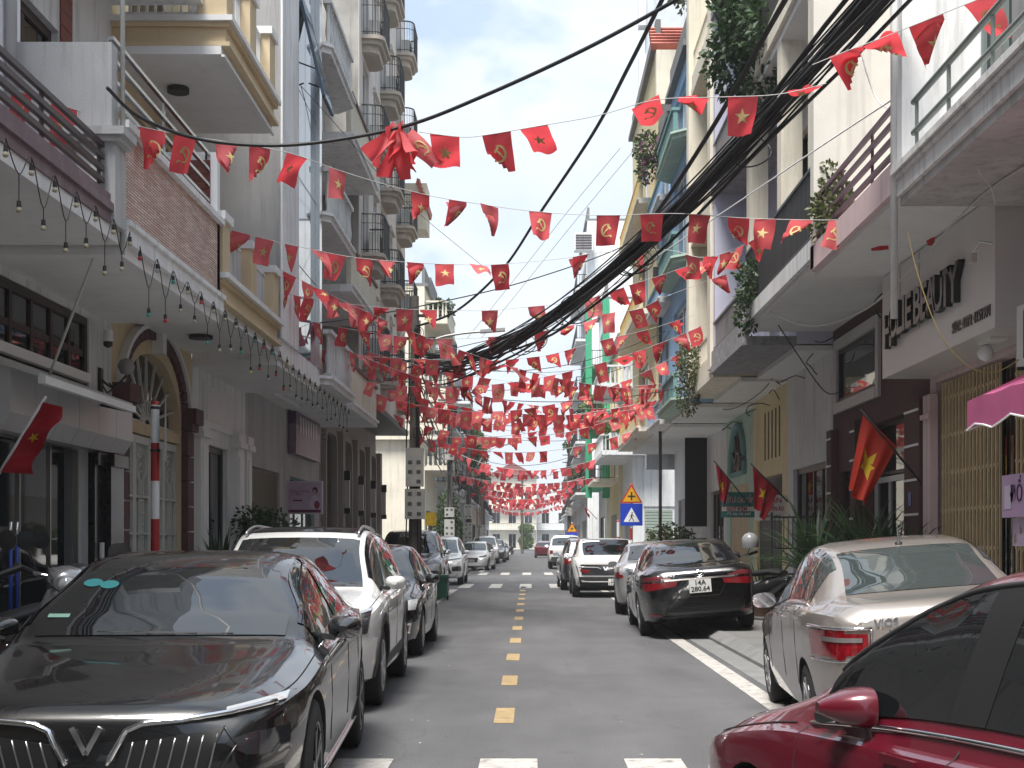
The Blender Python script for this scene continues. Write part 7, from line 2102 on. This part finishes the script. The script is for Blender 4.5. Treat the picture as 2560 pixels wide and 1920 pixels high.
# ------------------------------------------------------------------ plants
def leaf_mat(name, c): return mat(name, c, rough=.5, var=.45, vscale=14, translucent=.25, spec=.4)
G1 = leaf_mat('dark leaf', (.038, .075, .028)); G2 = leaf_mat('mid leaf', (.045, .085, .028)); G3 = leaf_mat('olive leaf', (.085, .105, .035)); G4 = leaf_mat('fresh leaf', (.10, .17, .04))
M_stem = mat('twig bark', (.10, .075, .05), rough=.9); M_pot = mat('clay pot', (.18, .10, .07), rough=.8, var=.2)
def leafy(name, label, cat, base, blobs, n, m, ls=.06, seed=1, stems=True, group=None, flowers=None, pot=None):
    "blobs: (dx, dy, dz, rx, ry, rz) relative to base"
    r_ = random.Random(seed); base = Vector(base)
    t = thing(name, label, cat, base, group)
    b = MB(); tot = sum(q[3] * q[4] * q[5] for q in blobs); fl = MB()
    for q in blobs:
        c = base + Vector(q[:3]); k = int(n * q[3] * q[4] * q[5] / tot)
        for i in range(k):
            while True:
                v = Vector((r_.uniform(-1, 1), r_.uniform(-1, 1), r_.uniform(-1, 1)))
                if v.length <= 1 and r_.random() < .25 + .75 * v.length: break
            wob = 1 + .35 * noise.noise(v * 2.3 + Vector((seed, 0, 0)))
            p = c + Vector((v.x * q[3], v.y * q[4], v.z * q[5])) * wob
            d = (v + Vector((r_.gauss(0, .6), r_.gauss(0, .6), r_.gauss(-.2, .6)))).normalized()
            u = d.orthogonal().normalized(); u = (Matrix.Rotation(r_.uniform(0, 6.28), 3, d) @ u)
            L_ = ls * r_.uniform(.6, 1.4); W_ = L_ * .30; w2 = d.cross(u)
            mid = p + d * L_ * .5
            tgt = fl if (flowers and r_.random() < .13) else b
            tgt.q(p, mid + u * W_ + w2 * W_ * .25, p + d * L_, mid - u * W_ + w2 * W_ * .25)
    part('foliage', b, m, t, recalc=False)
    if flowers and fl.f: part('blossom', fl, flowers, t, recalc=False)
    if stems:
        s_ = MB()
        for q in blobs:
            c = base + Vector(q[:3])
            for i in range(3):
                e = c + Vector((r_.uniform(-.7, .7) * q[3], r_.uniform(-.7, .7) * q[4], r_.uniform(-.2, .8) * q[5]))
                s_.tube(spl([base, base.lerp(c, .6) + Vector((r_.uniform(-.05, .05), r_.uniform(-.05, .05), 0)), e], 4), .018, 5, r2=.005)
        part('stem', s_, M_stem, t)
    if pot:
        p_ = MB(); r0, h_ = pot; p_.lathe([(0, -h_), (r0 * .75, -h_), (r0, -.02), (r0 * 1.08, 0), (r0 * .95, 0), (r0 * .9, -.04), (0, -.04)], base, n=14); part('pot', p_, M_pot, t, smooth=40)
    return t
def strap(name, label, cat, base, n, L_, m, seed=1, droop=1.0, wid=.03, pot=(.2, .4), spread=1.0):
    r_ = random.Random(seed); base = Vector(base); t = thing(name, label, cat, base)
    for i in range(n):
        a = r_.uniform(0, 6.283); el = r_.uniform(.35, 1.35); l = L_ * r_.uniform(.6, 1.1); d = Vector((math.cos(a) * math.cos(el) * spread, math.sin(a) * math.cos(el) * spread, math.sin(el)))
        s_ = Vector((-math.sin(a), math.cos(a), 0)); rows = []; p = base.copy() + Vector((math.cos(a), math.sin(a), 0)) * r_.uniform(0, .06)
        for k in range(6):
            tt = k / 5; w2 = wid * (math.sin(math.pi * min(1, .25 + tt * .75)) + .03)
            rows.append([p - s_ * w2, p + Vector((0, 0, -w2 * .35)), p + s_ * w2]); p = p + d * l / 5; d = (d + Vector((0, 0, -droop * .28 * (k + 1) / 3))).normalized()
        b = MB(); b.grid(rows); part('leaf', b, m, t, smooth=True, recalc=False)
    p_ = MB(); r0, h_ = pot; p_.lathe([(0, -h_), (r0 * .75, -h_), (r0, -.02), (r0 * 1.08, 0), (r0 * .9, -.0), (0, -.02)], base, n=14); part('pot', p_, M_pot, t, smooth=40)
    return t
strap('spiky_plant', 'spiky agave in a pot beside the white pilaster', 'plant', (-4.45, 19.8, .95), 60, .75, G1, 3, droop=.35, wid=.028, pot=(.26, .81))
leafy('potted_shrub', 'rounded dark shrub outside the shop beyond the glass door', 'shrub', (-4.50, 23.4, .80), [(0, 0, .65, .62, .7, .55), (.2, .2, .35, .5, .5, .4), (-.1, -.3, .95, .4, .45, .32)], 3200, G1, .075, 4, pot=(.28, .67))
leafy('potted_shrub', 'low leafy shrub below the pink light box', 'shrub', (-4.5, 27.2, .5), [(0, 0, .35, .5, .5, .4), (.2, .3, .55, .3, .3, .3)], 1200, G1, .07, 5, pot=(.24, .38))
strap('strap_leaf_plant', 'arching strap-leaf plant in front of the brown timber door', 'plant', (4.22, 20.4, 1.0), 110, 1.30, G1, 6, droop=.9, wid=.026, pot=(.30, .87))
strap('strap_leaf_plant', 'wide arching strap-leaf plant before the white-framed door', 'plant', (4.45, 18.2, 1.0), 110, 1.25, G1, 7, droop=1.0, wid=.026, pot=(.30, .87))
strap('strap_leaf_plant', 'smaller strap-leaf plant against the white-striped pier', 'plant', (4.6, 17.2, 1.0), 80, 1.0, G1, 8, droop=1.0, wid=.022, pot=(.28, .87))
strap('snake_plant', 'upright snake plant beside the black gate of the grey house', 'plant', (4.25, 25.0, .45), 26, .95, G1, 9, droop=.08, wid=.022, pot=(.22, .32), spread=.35)
leafy('roadside_shrub', 'bushy grey-green shrub behind the pedestrian sign', 'shrub', (3.95, 39.6, .13), [(0, 0, 1.3, .62, .7, .55), (.35, 0, 1.2, .5, .6, .5), (-.4, 0, 1.0, .45, .5, .45), (0, 0, .8, .6, .6, .5)], 3200, G3, .10, 10)
strap('dark_yucca', 'dark spiky yucca beside the banded sign post', 'plant', (3.2, 42.6, .9), 40, .6, G1, 11, droop=.5, wid=.03, pot=(.2, .75))
tr = at(1610, 95, 21.5)
leafy('overhanging_tree', 'dense dark tree spilling over the upper balcony of the beige house', 'tree', (4.0, 21.4, 9.2), [(-.45, .3, .5, .62, .75, .75), (-.7, .9, .1, .45, .6, .6), (-.4, -.6, .1, .45, .5, .55), (-.3, .1, -.6, .30, .5, .5), (-.6, .5, 1.1, .5, .6, .5), (-.1, -.9, -.5, .25, .4, .5)], 4200, G1, .125, 12)
leafy('balcony_plant', 'pale green creeper growing over the mauve balcony rail', 'plant', (3.72, 16.75, 5.16), [(-.05, 0, .35, .25, .45, .32), (-.1, -.55, .2, .16, .35, .25), (.0, .2, .7, .14, .25, .3)], 1300, G3, .075, 13)
leafy('balcony_plant', 'small dark creeper on the black-barred balcony', 'plant', (3.58, 21.7, 5.3), [(-.1, 0, .3, .22, .4, .35), (-.1, .3, -.1, .2, .3, .4)], 900, G1, .08, 14)
leafy('balcony_plant', 'trailing creeper on the yellow house pillar', 'plant', (3.62, 29.6, 4.9), [(-.15, 0, .4, .35, .6, .45), (-.2, .3, -.2, .25, .4, .5)], 1300, G3, .075, 15)
leafy('balcony_plant', 'bougainvillea with mauve blossom above the blue house', 'plant', (3.4, 38.4, 12.2), [(-.1, -.2, .2, .4, .5, .45), (-.15, -.2, -.4, .28, .35, .4)], 900, G2, .11, 16, flowers=mat('mauve blossom', (.36, .10, .26), rough=.6, translucent=.3))
leafy('roof_creeper', 'thin creeper straggling over the red tiled hood', 'plant', (4.7, 38.0, 16.4), [(-.3, -.3, .2, .7, .4, .6), (.3, -.3, -.8, .6, .4, .8), (-.9, -.3, .7, .5, .4, .4)], 1300, G3, .13, 17)
leafy('balcony_plant', 'green creeper filling the grey corner house balcony', 'plant', (3.9, 59.4, 6.1), [(0, 0, .3, .8, .4, .35), (.8, 0, .3, .5, .4, .3)], 900, G4, .14, 18)
leafy('balcony_plant', 'bush on the cream corner building roof terrace', 'plant', (-3.9, 60.6, 11.4), [(0, 0, .35, .5, .5, .35)], 500, G2, .16, 19)
leafy('pavement_tree', 'small leafy tree between the poles past the hotel', 'tree', (-3.7, 58.9, .13), [(.2, 0, 1.9, .6, .6, .9), (.2, 0, 3.0, .4, .5, .5)], 1800, G2, .13, 20)
leafy('street_tree', 'slim tree with sparse branches on the far left pavement', 'tree', (-3.2, 83, .13), [(0, 0, 6.6, .7, .8, 1.0), (.3, 0, 5.4, .5, .5, .6)], 900, G3, .2, 21)
leafy('topiary', 'clipped pale green double-ball topiary on the traffic island', 'topiary', (-.6, 203, .22), [(0, 0, 1.1, 1.0, 1.0, 1.0), (0, 0, 3.0, .95, .95, .75)], 2600, G4, .28, 22)
for k, (x, y, zz) in enumerate(((3.2, 80, 8.6), (3.1, 92, 5.6), (-3.6, 90, 8), (3.0, 101, 8.2), (-3.8, 104, 5.2), (3.2, 70, 8.2))):
    leafy('balcony_plant', ('potted greenery on the green-pilastered house balcony', 'potted greenery low on the tall white block', 'potted greenery on the pale yellow far house', 'potted greenery on the far light grey balcony', 'potted greenery on the far white balcony', 'potted greenery on the cream house top balcony')[k], 'plant', (x, y, zz), [(0, 0, .3, .5, .8, .4)], 350, (G2, G3, G4)[k % 3], .2, 30 + k, stems=False)

# ------------------------------------------------------------------ motorbikes
def scooter(label, pos, yaw, col, roll=0, helmet=False, group=None):
    t = thing('motor_scooter', label, 'motorbike', pos, group); t.rotation_euler = (0, R(roll), R(yaw)); t.scale = (1.1, 1.1, 1.1); ORG[t.name] = Vector((0, 0, 0))
    for y in (.62, -.62):
        b = MB(); r = .25; b.lathe([(r * .6, -.05), (r * .92, -.05), (r, -.02), (r, .02), (r * .92, .05), (r * .6, .05)], (0, 0, 0), 'x', n=24); o = part('wheel', b, M_tyre, t, smooth=40, local=True); o.location = (0, y, r)
        b = MB(); b.lathe([(r * .62, -.03), (r * .5, -.03), (r * .5, .03), (r * .62, .03)], (0, 0, 0), 'x', n=20)
        for k in range(5): b.bar((0, 0, 0), (0, r * .55 * math.cos(k * 1.257), r * .55 * math.sin(k * 1.257)), .03, .03)
        part('rim', b, M_rim, o, local=True)
    def loft(name, secs, m, sm=True):
        b = MB(); b.grid([[Vector((w_ * math.cos(a), y + dy * math.sin(a), z + h_ * math.sin(a))) for a in [i * math.pi / 8 for i in range(16)]] for (y, z, w_, h_, dy) in secs], closeu=True)
        b.f.append(tuple(range(16))[::-1]); b.m.append(0); i0 = (len(secs) - 1) * 16; b.f.append(tuple(i0 + i for i in range(16))); b.m.append(0)
        return part(name, b, m, t, smooth=60, local=True)
    loft('rear_body', [(-.85, .66, .06, .05, 0), (-.7, .62, .13, .11, 0), (-.4, .52, .16, .18, 0), (-.1, .45, .15, .17, 0), (.08, .36, .12, .08, 0)], col)
    loft('seat', [(-.72, .76, .09, .035, 0), (-.5, .78, .14, .05, 0), (-.1, .74, .13, .05, 0), (.06, .72, .06, .03, 0)], M_black)
    loft('front_shield', [(.30, .30, .16, .03, .02), (.38, .5, .19, .03, .05), (.44, .72, .17, .03, .05), (.40, .90, .12, .04, .05)], col)
    loft('foot_board', [(.36, .28, .14, .04, 0), (.05, .26, .15, .04, 0)], M_clad)
    loft('headlamp_cowl', [(.36, 1.0, .05, .05, 0), (.46, 1.0, .13, .09, 0), (.56, .97, .09, .06, 0)], col)
    loft('front_mudguard', [(.40, .48, .06, .03, 0), (.62, .53, .08, .03, 0), (.86, .40, .06, .03, 0)], col)
    b = MB(); b.tube([(-.33, .28, 1.04), (-.16, .38, 1.0), (.16, .38, 1.0), (.33, .28, 1.04)], .016, 8); b.tube([(0, .40, .98), (0, .62, .26)], .03, 8); part('handlebar', b, M_chrome, t, smooth=True, local=True)
    for sg in (-1, 1):
        b = MB(); b.tube([(sg * .34, .275, 1.045), (sg * .22, .345, 1.01)], .022, 8); part('grip', b, M_black, t, local=True)
        b = MB(); b.tube([(sg * .20, .36, 1.02), (sg * .28, .34, 1.18)], .007, 5); b.lathe([(0, -.012), (.06, -.012), (.065, .004), (0, .01)], (sg * .30, .34, 1.22), 'y', n=14); part('mirror', b, M_black, t, smooth=40, local=True)
    b = MB(); b.lathe([(0, 0), (.055, -.008), (.06, -.03)], (0, .575, .96), 'y', n=14); part('headlight', b, M_lens, t, smooth=True, local=True)
    b = MB(); b.tube([(.12, -.2, .26), (.15, -.5, .30), (.16, -.8, .36)], .045, 8); part('exhaust', b, M_rimd, t, smooth=True, local=True)
    b = MB(); b.tube([(-.05, .0, .3), (-.2, -.05, .02)], .012, 6); part('kick_stand', b, M_dark, t, local=True)
    if helmet:
        b = MB(); b.lathe([(.125, -.10), (.14, -.02), (.13, .06), (.08, .12), (0, .14)], (.26, .34, 1.22), n=16); part('helmet', b, mat('grey helmet', (.30, .30, .31), rough=.25, coat=.6), t, smooth=True, local=True)
    return t
K_ = paint('scooter black', (.03, .03, .032), metal=.3); K2 = paint('scooter maroon', (.10, .008, .02)); K3 = paint('scooter grey', (.24, .24, .25), metal=.5)
scooter('black motor scooter leaning beside the black saloon', (-3.72, 10.55, .13), 200, K3, -8)
scooter('second black motor scooter behind the first one', (-4.05, 11.7, .13), 205, K_, -8)
scooter('maroon motor scooter partly cut by the frame edge', (-3.68, 9.85, .13), 172, K2, 8)
scooter('dark motor scooter with a grey helmet behind the large black saloon', (3.95, 23.9, .13), 30, K_, -6, helmet=True)
scooter('far parked motor scooter near the island', (-2.3, 150, .0), 30, K_)
# iron gate by the grey house
t = thing('iron_gate', 'black wrought-iron gate with diamond panels outside the grey house', 'gate', (4.7, 25.6, .13))
fr = ('N', 1, 24.2); b = MB()
for x in (4.25, 4.98): bx(b, fr, x - .02, x + .02, .13, 2.0, -.02, .02)
for z in (.3, .9, 1.35, 1.9): bx(b, fr, 4.27, 4.96, z, z + .03, -.012, .012)
for k in range(9): bx(b, fr, 4.30 + k * .078, 4.315 + k * .078, .33, .9, -.008, .008); bx(b, fr, 4.30 + k * .078, 4.315 + k * .078, 1.38, 1.9, -.008, .008)
for k in range(2):
    c0 = 4.45 + k * .33
    for (p, q) in (((c0 - .13, 1.14), (c0, 1.34)), ((c0, 1.34), (c0 + .13, 1.14)), ((c0 + .13, 1.14), (c0, .94)), ((c0, .94), (c0 - .13, 1.14))): b.bar((p[0], 24.2, p[1]), (q[0], 24.2, q[1]), .02)
part('gate_leaf', b, M_dark, t)

# scraps of paper and leaves on the road
b = MB()
for k in range(45):
    x = rnd.choice((rnd.uniform(-1.0, 1.9), rnd.uniform(2.0, 2.7), rnd.uniform(-1.1, -.6))); y = 9.6 + 30 * rnd.random() ** 2; a = rnd.uniform(0, 6.3); s_ = rnd.uniform(.005, .016)
    d = Vector((math.cos(a), math.sin(a), 0)) * s_; e = Vector((-math.sin(a), math.cos(a), 0)) * s_ * rnd.uniform(.3, .8); c = Vector((x, y, .008))
    b.q(c - d - e, c + d - e, c + d + e + Vector((0, 0, .004)), c - d + e)
o = single('litter', b, mat('scrap paper', (.36, .34, .30), rough=.9, var=.4, vscale=3), 'scattered scraps of paper and dry leaves on the asphalt', 'litter'); o['kind'] = 'stuff'
# ------------------------------------------------------------------ thin haze in the air
g = MB(); g.box(-905, 905, -405, 1505, -1.2, 31)
o = link('haze', g.mesh('haze', mat('haze air', (.8,.8,.8)))); o['kind'] = 'stuff'
m = MATS['haze air']; t = m.node_tree; t.nodes.clear()
vo = N(t, 'ShaderNodeVolumePrincipled'); vo.inputs['Color'].default_value = (.93, .96, 1, 1); vo.inputs['Density'].default_value = .0008; vo.inputs['Anisotropy'].default_value = .3
ou = N(t, 'ShaderNodeOutputMaterial'); t.links.new(vo.outputs['Volume'], ou.inputs['Volume'])
